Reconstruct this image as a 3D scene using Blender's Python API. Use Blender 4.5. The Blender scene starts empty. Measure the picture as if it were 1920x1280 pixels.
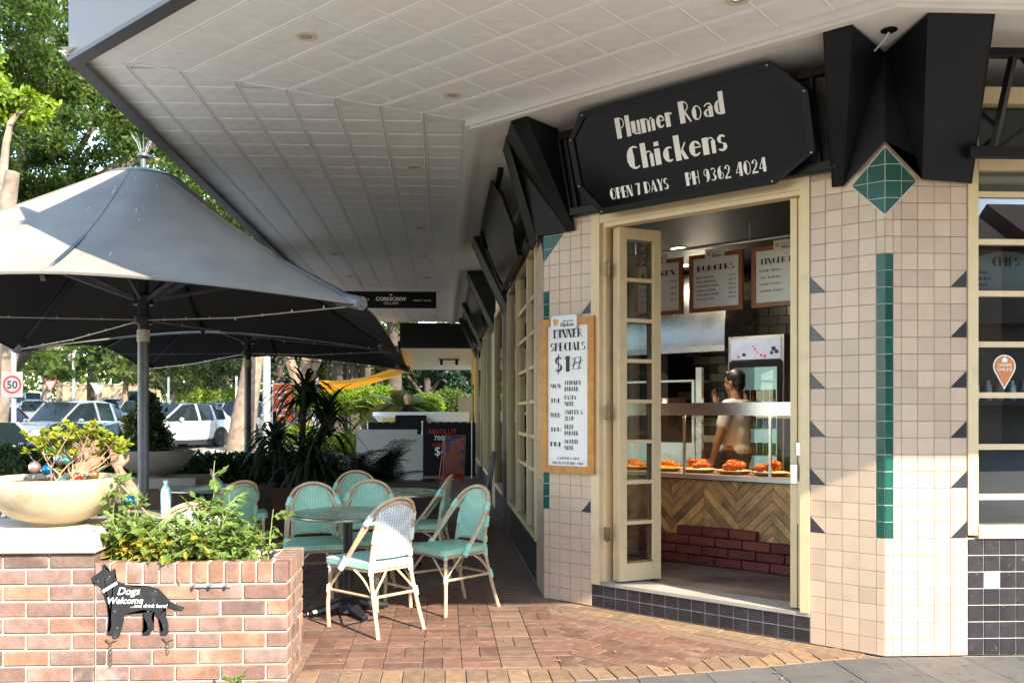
import bpy, math, random
import numpy as np
from mathutils import Vector, Matrix
from math import sin, cos, pi, radians, sqrt, atan2
random.seed(7); np.random.seed(7)
SC = bpy.context.scene
COL = SC.collection

# ------------------------------------------------------------------ camera, sky, sun, exposure
EYE = 1.445; FPX = 1640.0; CXP = 900.0; HYP = 775.0; YAW = radians(2.48)
cam = bpy.data.cameras.new('camera'); camo = bpy.data.objects.new('camera', cam); COL.objects.link(camo)
cam.sensor_width = 36.0; cam.lens = FPX / 1920 * 36.0
cam.shift_x = (960 - CXP) / 1920; cam.shift_y = (HYP - 640) / 1920
cam.clip_start = 0.05; cam.clip_end = 1500
camo.location = (0, 0, EYE); camo.rotation_euler = (pi / 2, 0, -YAW)
SC.camera = camo

SUN = Vector((0.70, -1.0, 0.775)).normalized()       # direction towards the sun
world = bpy.data.worlds.new('World'); SC.world = world; world.use_nodes = True
wn = world.node_tree.nodes; wl = world.node_tree.links
bg = wn.get('Background')
sky = wn.new('ShaderNodeTexSky'); sky.sky_type = 'NISHITA'; sky.sun_disc = False
sky.sun_elevation = math.asin(SUN.z); sky.sun_rotation = atan2(SUN.x, SUN.y)
sky.air_density = 1.0; sky.dust_density = 0.15; sky.ozone_density = 1.5
wl.new(sky.outputs[0], bg.inputs[0]); bg.inputs[1].default_value = 0.15
sl = bpy.data.lights.new('sun', 'SUN'); sl.energy = 2.45; sl.angle = radians(0.55); sl.color = (1.0, 0.95, 0.87)
slo = bpy.data.objects.new('sun', sl); COL.objects.link(slo); slo.location = (20, -30, 25)
slo.rotation_euler = SUN.to_track_quat('Z', 'Y').to_euler()
SC.view_settings.view_transform = 'Standard'; SC.view_settings.look = 'None'
SC.view_settings.exposure = 2.55; SC.view_settings.gamma = 1.0; SC.view_settings.use_curve_mapping = False
SC.view_settings.use_white_balance = True; SC.view_settings.white_balance_temperature = 7500; SC.view_settings.white_balance_tint = 10
SC.render.engine = 'CYCLES'
SC.cycles.max_bounces = 8; SC.cycles.diffuse_bounces = 5; SC.cycles.glossy_bounces = 4
SC.cycles.transparent_max_bounces = 12; SC.cycles.transmission_bounces = 6
SC.cycles.caustics_reflective = False; SC.cycles.caustics_refractive = False
SC.cycles.sample_clamp_indirect = 8.0

# ------------------------------------------------------------------ pixel -> world helpers
def ray(px, py):
    u = (px - CXP) / FPX; v = -(py - HYP) / FPX
    return Vector((sin(YAW) + u * cos(YAW), cos(YAW) - u * sin(YAW), v))
def G(px, py, z=0.0):
    d = ray(px, py); t = (z - EYE) / d.z; return Vector((d.x * t, d.y * t, z))
def YP(px, py, y):
    d = ray(px, py); t = y / d.y; return Vector((d.x * t, y, EYE + d.z * t))

# ------------------------------------------------------------------ materials
MATS = {}
def lin(c):
    return tuple(((v / 12.92) if v <= 0.04045 else ((v + 0.055) / 1.055) ** 2.4) for v in c)
def pm(name, col, rough=0.6, metal=0.0, var=0.12, scale=6.0, bump=0.0, bscale=60.0, spec=0.5, coat=0.0,
       rnd=0.0, island=0.0, col2=None, c2lo=0.5, c2hi=0.7, c2scale=3.0, emis=None, estr=0.0, trans=0.0, sheen=0.0, detail=6):
    if name in MATS: return MATS[name]
    m = bpy.data.materials.new(name); m.use_nodes = True
    nt = m.node_tree; N = nt.nodes; K = nt.links
    b = N['Principled BSDF']
    b.inputs['Roughness'].default_value = rough; b.inputs['Metallic'].default_value = metal
    b.inputs['Specular IOR Level'].default_value = spec
    if coat: b.inputs['Coat Weight'].default_value = coat; b.inputs['Coat Roughness'].default_value = 0.06
    if sheen: b.inputs['Sheen Weight'].default_value = sheen
    tc0 = N.new('ShaderNodeTexCoord'); oi = N.new('ShaderNodeObjectInfo'); om = N.new('ShaderNodeMath'); om.operation = 'MULTIPLY'; om.inputs[1].default_value = 37.0
    K.new(oi.outputs['Random'], om.inputs[0]); tva = N.new('ShaderNodeVectorMath'); tva.operation = 'ADD'; K.new(tc0.outputs['Object'], tva.inputs[0]); K.new(om.outputs[0], tva.inputs[1])
    class _T: outputs = {'Object': tva.outputs[0]}
    tc = _T
    nz = N.new('ShaderNodeTexNoise'); nz.inputs['Scale'].default_value = scale; nz.inputs['Detail'].default_value = detail
    nz.inputs['Roughness'].default_value = 0.6
    K.new(tc.outputs['Object'], nz.inputs['Vector'])
    mp = N.new('ShaderNodeMapRange'); mp.inputs['From Min'].default_value = 0.3; mp.inputs['From Max'].default_value = 0.7
    mp.inputs['To Min'].default_value = 1 - var; mp.inputs['To Max'].default_value = 1 + var
    K.new(nz.outputs['Fac'], mp.inputs['Value'])
    base = N.new('ShaderNodeRGB'); base.outputs[0].default_value = (*col, 1)
    cur = base.outputs[0]
    if col2:
        n2 = N.new('ShaderNodeTexNoise'); n2.inputs['Scale'].default_value = c2scale; n2.inputs['Detail'].default_value = 5
        K.new(tc.outputs['Object'], n2.inputs['Vector'])
        r2 = N.new('ShaderNodeMapRange'); r2.inputs['From Min'].default_value = c2lo; r2.inputs['From Max'].default_value = c2hi
        K.new(n2.outputs['Fac'], r2.inputs['Value'])
        mx = N.new('ShaderNodeMixRGB'); mx.inputs['Color2'].default_value = (*col2, 1)
        K.new(cur, mx.inputs['Color1']); K.new(r2.outputs[0], mx.inputs['Fac']); cur = mx.outputs[0]
    vm = N.new('ShaderNodeVectorMath'); vm.operation = 'SCALE'
    K.new(cur, vm.inputs[0]); K.new(mp.outputs[0], vm.inputs['Scale']); cur = vm.outputs[0]
    for src, amt in (('o', rnd), ('i', island)):
        if amt:
            if src == 'o': q = N.new('ShaderNodeObjectInfo').outputs['Random']
            else: q = N.new('ShaderNodeNewGeometry').outputs['Random Per Island']
            r3 = N.new('ShaderNodeMapRange'); r3.inputs['To Min'].default_value = 1 - amt; r3.inputs['To Max'].default_value = 1 + amt
            K.new(q, r3.inputs['Value'])
            v3 = N.new('ShaderNodeVectorMath'); v3.operation = 'SCALE'
            K.new(cur, v3.inputs[0]); K.new(r3.outputs[0], v3.inputs['Scale']); cur = v3.outputs[0]
    K.new(cur, b.inputs['Base Color'])
    rr = N.new('ShaderNodeMapRange'); rr.inputs['To Min'].default_value = max(0.02, rough - 0.08); rr.inputs['To Max'].default_value = min(1, rough + 0.08)
    K.new(nz.outputs['Fac'], rr.inputs['Value']); K.new(rr.outputs[0], b.inputs['Roughness'])
    if bump:
        n4 = N.new('ShaderNodeTexNoise'); n4.inputs['Scale'].default_value = bscale; n4.inputs['Detail'].default_value = 4
        K.new(tc.outputs['Object'], n4.inputs['Vector'])
        bp = N.new('ShaderNodeBump'); bp.inputs['Strength'].default_value = bump; bp.inputs['Distance'].default_value = 0.01
        K.new(n4.outputs['Fac'], bp.inputs['Height']); K.new(bp.outputs[0], b.inputs['Normal'])
    if emis: b.inputs['Emission Color'].default_value = (*emis, 1); b.inputs['Emission Strength'].default_value = estr
    if trans:
        tr = N.new('ShaderNodeBsdfTranslucent'); K.new(cur, tr.inputs['Color'])
        ms = N.new('ShaderNodeMixShader'); ms.inputs[0].default_value = trans
        K.new(b.outputs[0], ms.inputs[1]); K.new(tr.outputs[0], ms.inputs[2])
        K.new(ms.outputs[0], N['Material Output'].inputs['Surface'])
    MATS[name] = m
    return m
def glassmat(name, tint=(1, 1, 1), refl=1.0, rough=0.0):
    if name in MATS: return MATS[name]
    m = bpy.data.materials.new(name); m.use_nodes = True
    nt = m.node_tree; N = nt.nodes; K = nt.links
    N.remove(N['Principled BSDF'])
    t = N.new('ShaderNodeBsdfTransparent'); t.inputs[0].default_value = (*tint, 1)
    g = N.new('ShaderNodeBsdfGlossy'); g.inputs['Roughness'].default_value = rough
    fr = N.new('ShaderNodeFresnel'); fr.inputs[0].default_value = 1.52
    mu = N.new('ShaderNodeMath'); mu.operation = 'MULTIPLY'; mu.inputs[1].default_value = refl; mu.use_clamp = True
    K.new(fr.outputs[0], mu.inputs[0])
    mx = N.new('ShaderNodeMixShader'); K.new(mu.outputs[0], mx.inputs[0]); K.new(t.outputs[0], mx.inputs[1]); K.new(g.outputs[0], mx.inputs[2])
    K.new(mx.outputs[0], N['Material Output'].inputs['Surface'])
    MATS[name] = m; return m

pm('pink_tile', (0.545, 0.395, 0.285), 0.32, var=0.07, scale=3, rnd=0.09, bump=0.05, bscale=20, col2=(0.48, 0.34, 0.24), c2lo=0.55, c2hi=0.8, c2scale=4)
pm('grout', (0.50, 0.365, 0.265), 0.9, var=0.15, scale=20)
pm('pale_grout', (0.62, 0.60, 0.56), 0.9, var=0.15, scale=20)
pm('green_tile', (0.006, 0.075, 0.052), 0.2, spec=0.3, var=0.12, scale=5, rnd=0.18)
pm('black_tile', (0.020, 0.016, 0.021), 0.34, var=0.3, scale=14, rnd=0.25, col2=(0.10, 0.095, 0.09), c2lo=0.62, c2hi=0.78, c2scale=40)
pm('navy_tile', (0.025, 0.022, 0.032), 0.25, var=0.2, rnd=0.2)
pm('white_tile', (0.78, 0.77, 0.74), 0.3, var=0.05)
pm('cream', (0.70, 0.53, 0.31), 0.42, var=0.06, scale=8, bump=0.08, bscale=30, col2=(0.55, 0.43, 0.27), c2lo=0.6, c2hi=0.8, c2scale=9)
pm('ceiling_white', (0.92, 0.905, 0.87), 0.5, var=0.03, scale=2.2, bump=0.03, bscale=12)
pm('plaster', (0.85, 0.82, 0.77), 0.55, var=0.04, scale=1.5, col2=(0.70, 0.67, 0.6), c2lo=0.6, c2hi=0.85, c2scale=1.3)
pm('fascia_grey', (0.15, 0.145, 0.14), 0.5, var=0.06, scale=2)
pm('dark_trim', (0.075, 0.07, 0.07), 0.5, var=0.1)
pm('black_metal', (0.004, 0.004, 0.005), 0.42, spec=0.25, var=0.25, scale=5, bump=0.03, bscale=25)
pm('hood_black', (0.004, 0.0045, 0.006), 0.5, spec=0.22, var=0.35, scale=4, bump=0.05, bscale=8, col2=(0.013, 0.013, 0.014), c2lo=0.5, c2hi=0.8, c2scale=3.5)
pm('sign_black', (0.003, 0.003, 0.004), 0.16, var=0.2, scale=2.5, bump=0.10, bscale=2.5, spec=0.22)
pm('white_paint', (0.80, 0.79, 0.76), 0.5, var=0.04)
pm('letter_black', (0.012, 0.012, 0.014), 0.5, var=0.05)
pm('letter_white', (0.85, 0.85, 0.83), 0.5, var=0.02)
pm('letter_red', (0.55, 0.04, 0.03), 0.5, var=0.02)
pm('timber_orange', (0.52, 0.215, 0.04), 0.45, var=0.22, scale=16, bump=0.06, bscale=40)
pm('timber_menu', (0.30, 0.085, 0.020), 0.42, var=0.22, scale=16)
pm('steel', (0.55, 0.55, 0.56), 0.28, metal=1.0, var=0.08, scale=3)
pm('steel_dull', (0.42, 0.42, 0.42), 0.45, metal=0.9, var=0.12, scale=8)
pm('zinc', (0.38, 0.39, 0.40), 0.5, metal=0.6, var=0.15, scale=7, bump=0.05)
pm('brass_old', (0.22, 0.17, 0.10), 0.45, metal=0.8, var=0.3, scale=20)
pm('brick_planter', (0.185, 0.102, 0.078), 0.88, var=0.25, scale=14, bump=0.35, bscale=70, rnd=0.15, col2=(0.22, 0.155, 0.13), c2lo=0.42, c2hi=0.68, c2scale=5)
pm('brick_orange', (0.22, 0.115, 0.075), 0.88, var=0.22, scale=14, bump=0.35, bscale=70, rnd=0.16, col2=(0.34, 0.20, 0.14), c2lo=0.45, c2hi=0.7, c2scale=6)
pm('brick_brown', (0.14, 0.088, 0.073), 0.88, var=0.25, scale=14, bump=0.35, bscale=70, rnd=0.2, col2=(0.30, 0.23, 0.20), c2lo=0.5, c2hi=0.72, c2scale=6)
pm('mortar', (0.44, 0.39, 0.33), 0.95, var=0.12, scale=18, bump=0.4, bscale=120)
pm('paver_red', (0.145, 0.073, 0.050), 0.82, var=0.28, scale=18, bump=0.25, bscale=90, rnd=0.24, col2=(0.20, 0.13, 0.10), c2lo=0.5, c2hi=0.78, c2scale=5)
pm('paver_tan', (0.215, 0.135, 0.08), 0.82, var=0.25, scale=16, bump=0.25, bscale=90, rnd=0.2, col2=(0.13, 0.12, 0.115), c2lo=0.6, c2hi=0.78, c2scale=6)
pm('paver_joint', (0.19, 0.12, 0.085), 0.95, var=0.25, scale=25, bump=0.3, bscale=120)
pm('slab_grey', (0.098, 0.094, 0.090), 0.8, var=0.16, scale=9, bump=0.22, bscale=160, rnd=0.09, col2=(0.06, 0.057, 0.055), c2lo=0.60, c2hi=0.68, c2scale=11)
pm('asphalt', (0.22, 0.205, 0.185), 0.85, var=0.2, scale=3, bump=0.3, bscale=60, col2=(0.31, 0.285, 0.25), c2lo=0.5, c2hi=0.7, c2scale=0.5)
pm('concrete', (0.36, 0.33, 0.29), 0.85, var=0.15, scale=4, bump=0.25, bscale=60, col2=(0.26, 0.24, 0.21), c2lo=0.5, c2hi=0.7, c2scale=0.8)
pm('soil', (0.09, 0.055, 0.035), 0.95, var=0.4, scale=25, bump=0.6, bscale=60)
pm('cap_stone', (0.60, 0.54, 0.45), 0.7, var=0.08, scale=6, bump=0.1, bscale=60, col2=(0.55, 0.47, 0.36), c2lo=0.58, c2hi=0.8, c2scale=4)
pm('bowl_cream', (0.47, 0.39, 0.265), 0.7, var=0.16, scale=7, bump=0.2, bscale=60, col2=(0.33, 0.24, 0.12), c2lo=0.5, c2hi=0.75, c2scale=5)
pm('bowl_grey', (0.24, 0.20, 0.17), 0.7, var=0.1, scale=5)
pm('cane', (0.56, 0.41, 0.255), 0.42, var=0.2, scale=18, coat=0.15)
pm('wrap_mint', (0.34, 0.68, 0.50), 0.5, var=0.1, scale=30)
pm('wrap_white', (0.74, 0.78, 0.74), 0.5, var=0.06, scale=30)
pm('canopy_grey', (0.25, 0.235, 0.21), 0.9, spec=0.1, var=0.10, scale=3, bump=0.5, bscale=5, col2=(0.19, 0.18, 0.165), c2lo=0.45, c2hi=0.8, c2scale=1.6)
pm('canopy_shade_dark', (0.022, 0.021, 0.022), 0.85, var=0.2, scale=4)
pm('pole_black', (0.018, 0.018, 0.02), 0.35, var=0.2, scale=8)
pm('pole_grey', (0.13, 0.13, 0.14), 0.4, metal=0.3, var=0.2, scale=8)
pm('table_green', (0.20, 0.32, 0.22), 0.28, var=0.15, scale=6, col2=(0.36, 0.33, 0.17), c2lo=0.45, c2hi=0.65, c2scale=3)
pm('sail_orange', (0.80, 0.34, 0.02), 0.7, var=0.06, scale=3, trans=0.35)
pm('terracotta', (0.12, 0.04, 0.022), 0.7, var=0.25, scale=8)
pm('yellow_wall', (0.72, 0.45, 0.04), 0.6, var=0.06)
pm('bark_pale', (0.19, 0.14, 0.10), 0.9, var=0.4, scale=5, bump=0.7, bscale=14, col2=(0.22, 0.17, 0.13), c2lo=0.45, c2hi=0.65, c2scale=3)
pm('bark_dark', (0.065, 0.048, 0.036), 0.92, var=0.35, scale=5, bump=0.8, bscale=12)
pm('bark_pink', (0.23, 0.155, 0.11), 0.85, var=0.4, scale=6, bump=0.5, bscale=10)
pm('soffit_dark', (0.005, 0.005, 0.006), 0.6, spec=0.2, var=0.2)
pm('skin', (0.36, 0.17, 0.115), 0.5, var=0.06, scale=10)
pm('skin_arm', (0.38, 0.19, 0.12), 0.5, var=0.06, scale=10)
pm('hair_black', (0.008, 0.007, 0.007), 0.45, var=0.3, scale=30, bump=0.4, bscale=90)
pm('hair_blonde', (0.55, 0.40, 0.24), 0.5, var=0.3, scale=30, bump=0.4, bscale=90)
pm('shirt_white', (0.72, 0.70, 0.66), 0.8, var=0.06, scale=8, bump=0.15, bscale=10)
pm('shirt_olive', (0.20, 0.19, 0.14), 0.85, var=0.1, scale=8, bump=0.15, bscale=12)
pm('shirt_black', (0.015, 0.015, 0.017), 0.85, var=0.1)
pm('trousers_dark', (0.03, 0.03, 0.035), 0.85, var=0.1)
pm('cap_brown', (0.20, 0.12, 0.09), 0.8, var=0.12, scale=20, bump=0.1, bscale=100)
pm('rubber', (0.012, 0.012, 0.012), 0.75, var=0.2)
pm('rim_grey', (0.25, 0.25, 0.26), 0.35, metal=0.8, var=0.1)
pm('car_glass', (0.010, 0.016, 0.018), 0.05, var=0.05, spec=0.35)
pm('lamp_glass', (0.55, 0.57, 0.6), 0.1, var=0.05, coat=1.0)
pm('tail_red', (0.35, 0.01, 0.008), 0.15, var=0.05, coat=1.0)
for nm, c in dict(white=(0.50, 0.50, 0.50), silver=(0.24, 0.26, 0.275), grey=(0.085, 0.085, 0.085), red=(0.22, 0.012, 0.008), navy=(0.012, 0.022, 0.055), blue=(0.03, 0.17, 0.45), ice=(0.33, 0.35, 0.38)).items():
    pm('car_' + nm, c, 0.28, metal=0.25 if nm in ('silver', 'grey', 'ice') else 0.0, var=0.03, coat=1.0)
glassmat('glass', (0.93, 0.96, 0.95), 1.0)
glassmat('window_glass', (0.80, 0.86, 0.88), 1.15)
glassmat('case_glass', (0.95, 0.97, 0.96), 1.1)

def leafmat(name, c, c2, trans=0.35, amt=0.45):
    m = bpy.data.materials.new(name); m.use_nodes = True
    nt = m.node_tree; N = nt.nodes; K = nt.links
    b = N['Principled BSDF']; b.inputs['Roughness'].default_value = 0.45; b.inputs['Specular IOR Level'].default_value = 0.35
    ge = N.new('ShaderNodeNewGeometry'); cr = N.new('ShaderNodeMixRGB')
    cr.inputs['Color1'].default_value = (*c, 1); cr.inputs['Color2'].default_value = (*c2, 1)
    tc = N.new('ShaderNodeTexCoord'); nz = N.new('ShaderNodeTexNoise'); nz.inputs['Scale'].default_value = 0.7
    K.new(tc.outputs['Object'], nz.inputs['Vector'])
    ad = N.new('ShaderNodeMath'); ad.operation = 'ADD'; K.new(ge.outputs['Random Per Island'], ad.inputs[0]); K.new(nz.outputs['Fac'], ad.inputs[1])
    su = N.new('ShaderNodeMapRange'); su.inputs['From Min'].default_value = 0.35; su.inputs['From Max'].default_value = 1.5; K.new(ad.outputs[0], su.inputs['Value'])
    K.new(su.outputs[0], cr.inputs['Fac'])
    K.new(cr.outputs[0], b.inputs['Base Color'])
    tr = N.new('ShaderNodeBsdfTranslucent'); hs = N.new('ShaderNodeHueSaturation'); hs.inputs['Value'].default_value = 1.25; hs.inputs['Saturation'].default_value = 1.15; hs.inputs['Hue'].default_value = 0.485
    K.new(cr.outputs[0], hs.inputs['Color']); K.new(hs.outputs[0], tr.inputs['Color'])
    ms = N.new('ShaderNodeMixShader'); ms.inputs[0].default_value = trans
    K.new(b.outputs[0], ms.inputs[1]); K.new(tr.outputs[0], ms.inputs[2]); K.new(ms.outputs[0], N['Material Output'].inputs['Surface'])
    MATS[name] = m
leafmat('leaf_fig', (0.012, 0.042, 0.009), (0.085, 0.135, 0.02), 0.45)
leafmat('leaf_bright', (0.035, 0.08, 0.012), (0.13, 0.18, 0.035), 0.45)
leafmat('leaf_pale', (0.06, 0.10, 0.03), (0.19, 0.23, 0.09), 0.4)
leafmat('leaf_yellow', (0.10, 0.12, 0.02), (0.21, 0.20, 0.045), 0.4)
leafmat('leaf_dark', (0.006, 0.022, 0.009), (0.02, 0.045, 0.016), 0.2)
leafmat('leaf_lime', (0.09, 0.19, 0.012), (0.23, 0.31, 0.035), 0.45)
leafmat('leaf_tomato', (0.075, 0.15, 0.025), (0.21, 0.30, 0.085), 0.4)
leafmat('leaf_tomato_old', (0.28, 0.28, 0.04), (0.50, 0.40, 0.06), 0.45)
leafmat('leaf_azalea', (0.14, 0.22, 0.02), (0.36, 0.37, 0.04), 0.45)
leafmat('leaf_palm', (0.014, 0.030, 0.012), (0.045, 0.07, 0.03), 0.2)
leafmat('leaf_hedge', (0.014, 0.045, 0.012), (0.05, 0.10, 0.025), 0.25)
# ------------------------------------------------------------------ mesh building helpers
class MB:
    def __init__(s): s.v = []; s.f = []; s.m = []
    def add(s, vs, fs, mi=0):
        o = len(s.v); s.v.extend([tuple(p) for p in vs]); s.f.extend([tuple(i + o for i in q) for q in fs]); s.m.extend([mi] * len(fs)); return s
    def box(s, c, d, mi=0, rz=0.0, M=None, bev=0.0):
        x, y, z = d[0] / 2, d[1] / 2, d[2] / 2
        if bev > 0:
            b = min(bev, x * .9, y * .9, z * .9); vs = []
            for sx in (-1, 1):
                for sy in (-1, 1):
                    for sz in (-1, 1):
                        vs += [(sx * x, sy * (y - b), sz * (z - b)), (sx * (x - b), sy * y, sz * (z - b)), (sx * (x - b), sy * (y - b), sz * z)]
            def I(a, b_, c_, k): return ((a > 0) * 4 + (b_ > 0) * 2 + (c_ > 0)) * 3 + k
            fs = []
            for q in (-1, 1):
                r = [(-1, -1), (1, -1), (1, 1), (-1, 1)]
                fs.append([I(q, a, b_, 0) for a, b_ in (r if q > 0 else r[::-1])])
                fs.append([I(a, q, b_, 1) for a, b_ in (r[::-1] if q > 0 else r)])
                fs.append([I(a, b_, q, 2) for a, b_ in (r if q > 0 else r[::-1])])
            for a in (-1, 1):
                for b_ in (-1, 1):
                    e = [[I(a, b_, -1, 0), I(a, b_, 1, 0), I(a, b_, 1, 1), I(a, b_, -1, 1)],
                         [I(a, -1, b_, 0), I(a, 1, b_, 0), I(a, 1, b_, 2), I(a, -1, b_, 2)],
                         [I(-1, a, b_, 1), I(1, a, b_, 1), I(1, a, b_, 2), I(-1, a, b_, 2)]]
                    if a * b_ > 0: e = [e[0][::-1], e[1], e[2][::-1]]
                    else: e = [e[0], e[1][::-1], e[2]]
                    fs += e
            for a in (-1, 1):
                for b_ in (-1, 1):
                    for c_ in (-1, 1):
                        t = [I(a, b_, c_, 0), I(a, b_, c_, 1), I(a, b_, c_, 2)]
                        fs.append(t if a * b_ * c_ > 0 else t[::-1])
        else:
            vs = [(-x, -y, -z), (x, -y, -z), (x, y, -z), (-x, y, -z), (-x, -y, z), (x, -y, z), (x, y, z), (-x, y, z)]
            fs = [(0, 3, 2, 1), (4, 5, 6, 7), (0, 1, 5, 4), (1, 2, 6, 5), (2, 3, 7, 6), (3, 0, 4, 7)]
        T = Matrix.Translation(Vector(c)) @ (M.to_4x4() if M is not None else Matrix.Rotation(rz, 4, 'Z'))
        return s.add([T @ Vector(p) for p in vs], fs, mi)
    def box2(s, a, b, mi=0, bev=0.0):
        return s.box([(a[i] + b[i]) / 2 for i in range(3)], [abs(b[i] - a[i]) for i in range(3)], mi, bev=bev)
    def bar(s, a, b, w, h, mi=0, bev=0.0, up=(0, 0, 1)):
        a = Vector(a); b = Vector(b); d = b - a; L = d.length; d.normalize()
        u = Vector(up)
        if abs(d.dot(u)) > 0.98: u = Vector((0, 1, 0))
        sx = d.cross(u).normalized(); uz = sx.cross(d)
        M = Matrix((sx, d, uz)).transposed()
        return s.box((a + b) / 2, (w, L, h), mi, M=M, bev=bev)
    def tube(s, pts, r, n=8, mi=0, cap=True, closed=False, sq=1.0):
        pts = [Vector(p) for p in pts]; k = len(pts)
        rs = r if isinstance(r, (list, tuple)) else [r] * k
        vs = []; prev = None
        for i, p in enumerate(pts):
            if closed: d = pts[(i + 1) % k] - pts[i - 1]
            else: d = pts[min(i + 1, k - 1)] - pts[max(i - 1, 0)]
            d.normalize()
            if prev is None:
                u = Vector((0, 0, 1)) if abs(d.z) < 0.9 else Vector((1, 0, 0))
            else: u = prev
            x = d.cross(u).normalized(); u = x.cross(d).normalized(); prev = u
            for j in range(n):
                t = 2 * pi * j / n
                vs.append(p + (x * cos(t) + u * sin(t) * sq) * rs[i])
        fs = []
        for i in range(k if closed else k - 1):
            a, b = i * n, ((i + 1) % k) * n
            for j in range(n): fs.append((a + j, a + (j + 1) % n, b + (j + 1) % n, b + j))
        if cap and not closed: fs += [tuple(range(n))[::-1], tuple(range((k - 1) * n, k * n))]
        return s.add(vs, fs, mi)
    def lathe(s, prof, c=(0, 0, 0), n=24, mi=0, M=None, sy=1.0):
        vs = []; fs = []; c = Vector(c)
        for (r, z) in prof:
            for j in range(n):
                t = 2 * pi * j / n; p = Vector((r * cos(t), r * sin(t) * sy, z))
                vs.append(c + (M @ p if M is not None else p))
        for i in range(len(prof) - 1):
            for j in range(n): fs.append((i * n + j, i * n + (j + 1) % n, (i + 1) * n + (j + 1) % n, (i + 1) * n + j))
        if prof[0][0] > 1e-5: fs.append(tuple(range(n))[::-1])
        if prof[-1][0] > 1e-5: fs.append(tuple(range((len(prof) - 1) * n, len(prof) * n)))
        return s.add(vs, fs, mi)
    def ball(s, c, r, n=16, mi=0, M=None, k=9):
        r3 = r if isinstance(r, (list, tuple)) else (r, r, r)
        vs = []; fs = []; c = Vector(c)
        for i in range(k + 1):
            a = pi * i / k
            for j in range(n):
                t = 2 * pi * j / n; p = Vector((r3[0] * sin(a) * cos(t), r3[1] * sin(a) * sin(t), -r3[2] * cos(a)))
                vs.append(c + (M @ p if M is not None else p))
        for i in range(k):
            for j in range(n): fs.append((i * n + j, i * n + (j + 1) % n, (i + 1) * n + (j + 1) % n, (i + 1) * n + j))
        return s.add(vs, fs, mi)
    def prism(s, poly, f0, f1, mi=0):
        """poly: list of (a,b); f0,f1 map (a,b)->3D for the two sides"""
        n = len(poly); vs = [f0(*p) for p in poly] + [f1(*p) for p in poly]
        fs = [tuple(range(n))[::-1], tuple(range(n, 2 * n))] + [(i, (i + 1) % n, n + (i + 1) % n, n + i) for i in range(n)]
        return s.add(vs, fs, mi)
    def quad(s, a, b, c, d, mi=0): return s.add([a, b, c, d], [(0, 1, 2, 3)], mi)
    def mesh(s, name, mats, smooth=False, off=None, fix=True):
        me = bpy.data.meshes.new(name)
        vs = s.v if off is None else [(p[0] - off[0], p[1] - off[1], p[2] - off[2]) for p in s.v]
        me.from_pydata(vs, [], s.f)
        for m in (mats if isinstance(mats, (list, tuple)) else [mats]): me.materials.append(MATS[m] if isinstance(m, str) else m)
        if any(s.m): me.polygons.foreach_set('material_index', s.m)
        if fix:
            import bmesh
            bm = bmesh.new(); bm.from_mesh(me); bmesh.ops.recalc_face_normals(bm, faces=bm.faces); bm.to_mesh(me); bm.free()
        if smooth:
            me.polygons.foreach_set('use_smooth', [True] * len(me.polygons))
            try: me.set_sharp_from_angle(angle=radians(smooth if smooth is not True else 40))
            except Exception: pass
        me.update(); return me
    def build(s, name, mats, parent=None, smooth=False, world=False, loc=None, rz=0.0, fix=True):
        off = None
        if world and parent is not None: off = parent_world(parent)
        if loc is None and parent is None and s.v:      # top-level mesh: put the origin at its base
            A = np.array(s.v); off = ((A[:, 0].min() + A[:, 0].max()) / 2, (A[:, 1].min() + A[:, 1].max()) / 2, A[:, 2].min()); loc = off
        o = bpy.data.objects.new(name, s.mesh(name, mats, smooth, off, fix)); COL.objects.link(o)
        if loc is not None: o.location = loc
        o.rotation_euler = (0, 0, rz)
        if parent is not None: o.parent = parent
        return o
def parent_world(o):
    p = Vector((0, 0, 0))
    while o is not None: p += Vector(o.location); o = o.parent
    return p
def tag(o, label=None, cat=None, group=None, kind=None):
    if label: o['label'] = label
    if cat: o['category'] = cat
    if group: o['group'] = group
    if kind: o['kind'] = kind
    return o
def thing(name, label, cat, loc=(0, 0, 0), rz=0.0, group=None):
    o = bpy.data.objects.new(name, None); COL.objects.link(o); o.location = loc; o.rotation_euler = (0, 0, rz); o.empty_display_size = 0.1
    return tag(o, label, cat, group)
def put(name, me, parent, loc=(0, 0, 0), rot=(0, 0, 0), scale=None):
    o = bpy.data.objects.new(name, me); COL.objects.link(o); o.location = loc; o.rotation_euler = rot
    if scale: o.scale = scale
    if parent is not None: o.parent = parent
    return o
def dup(root, loc, rz, label=None, group=None):
    r = root.copy(); COL.objects.link(r); r.location = loc; r.rotation_euler = (0, 0, rz)
    if label: r['label'] = label
    if group: r['group'] = group
    for ch in list(root.children):
        c = ch.copy(); COL.objects.link(c); c.parent = r
        for g in list(ch.children):
            d = g.copy(); COL.objects.link(d); d.parent = c
    return r
def npmesh(name, V, F, mat, smooth=False):
    """fast mesh from numpy arrays, all faces with the same corner count"""
    me = bpy.data.meshes.new(name); nf, k = F.shape
    me.vertices.add(len(V)); me.vertices.foreach_set('co', np.ascontiguousarray(V, dtype=np.float32).ravel())
    me.loops.add(nf * k); me.loops.foreach_set('vertex_index', np.ascontiguousarray(F, dtype=np.int32).ravel())
    me.polygons.add(nf); me.polygons.foreach_set('loop_start', np.arange(0, nf * k, k, dtype=np.int32))
    me.materials.append(MATS[mat]); me.update(calc_edges=True); return me
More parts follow.
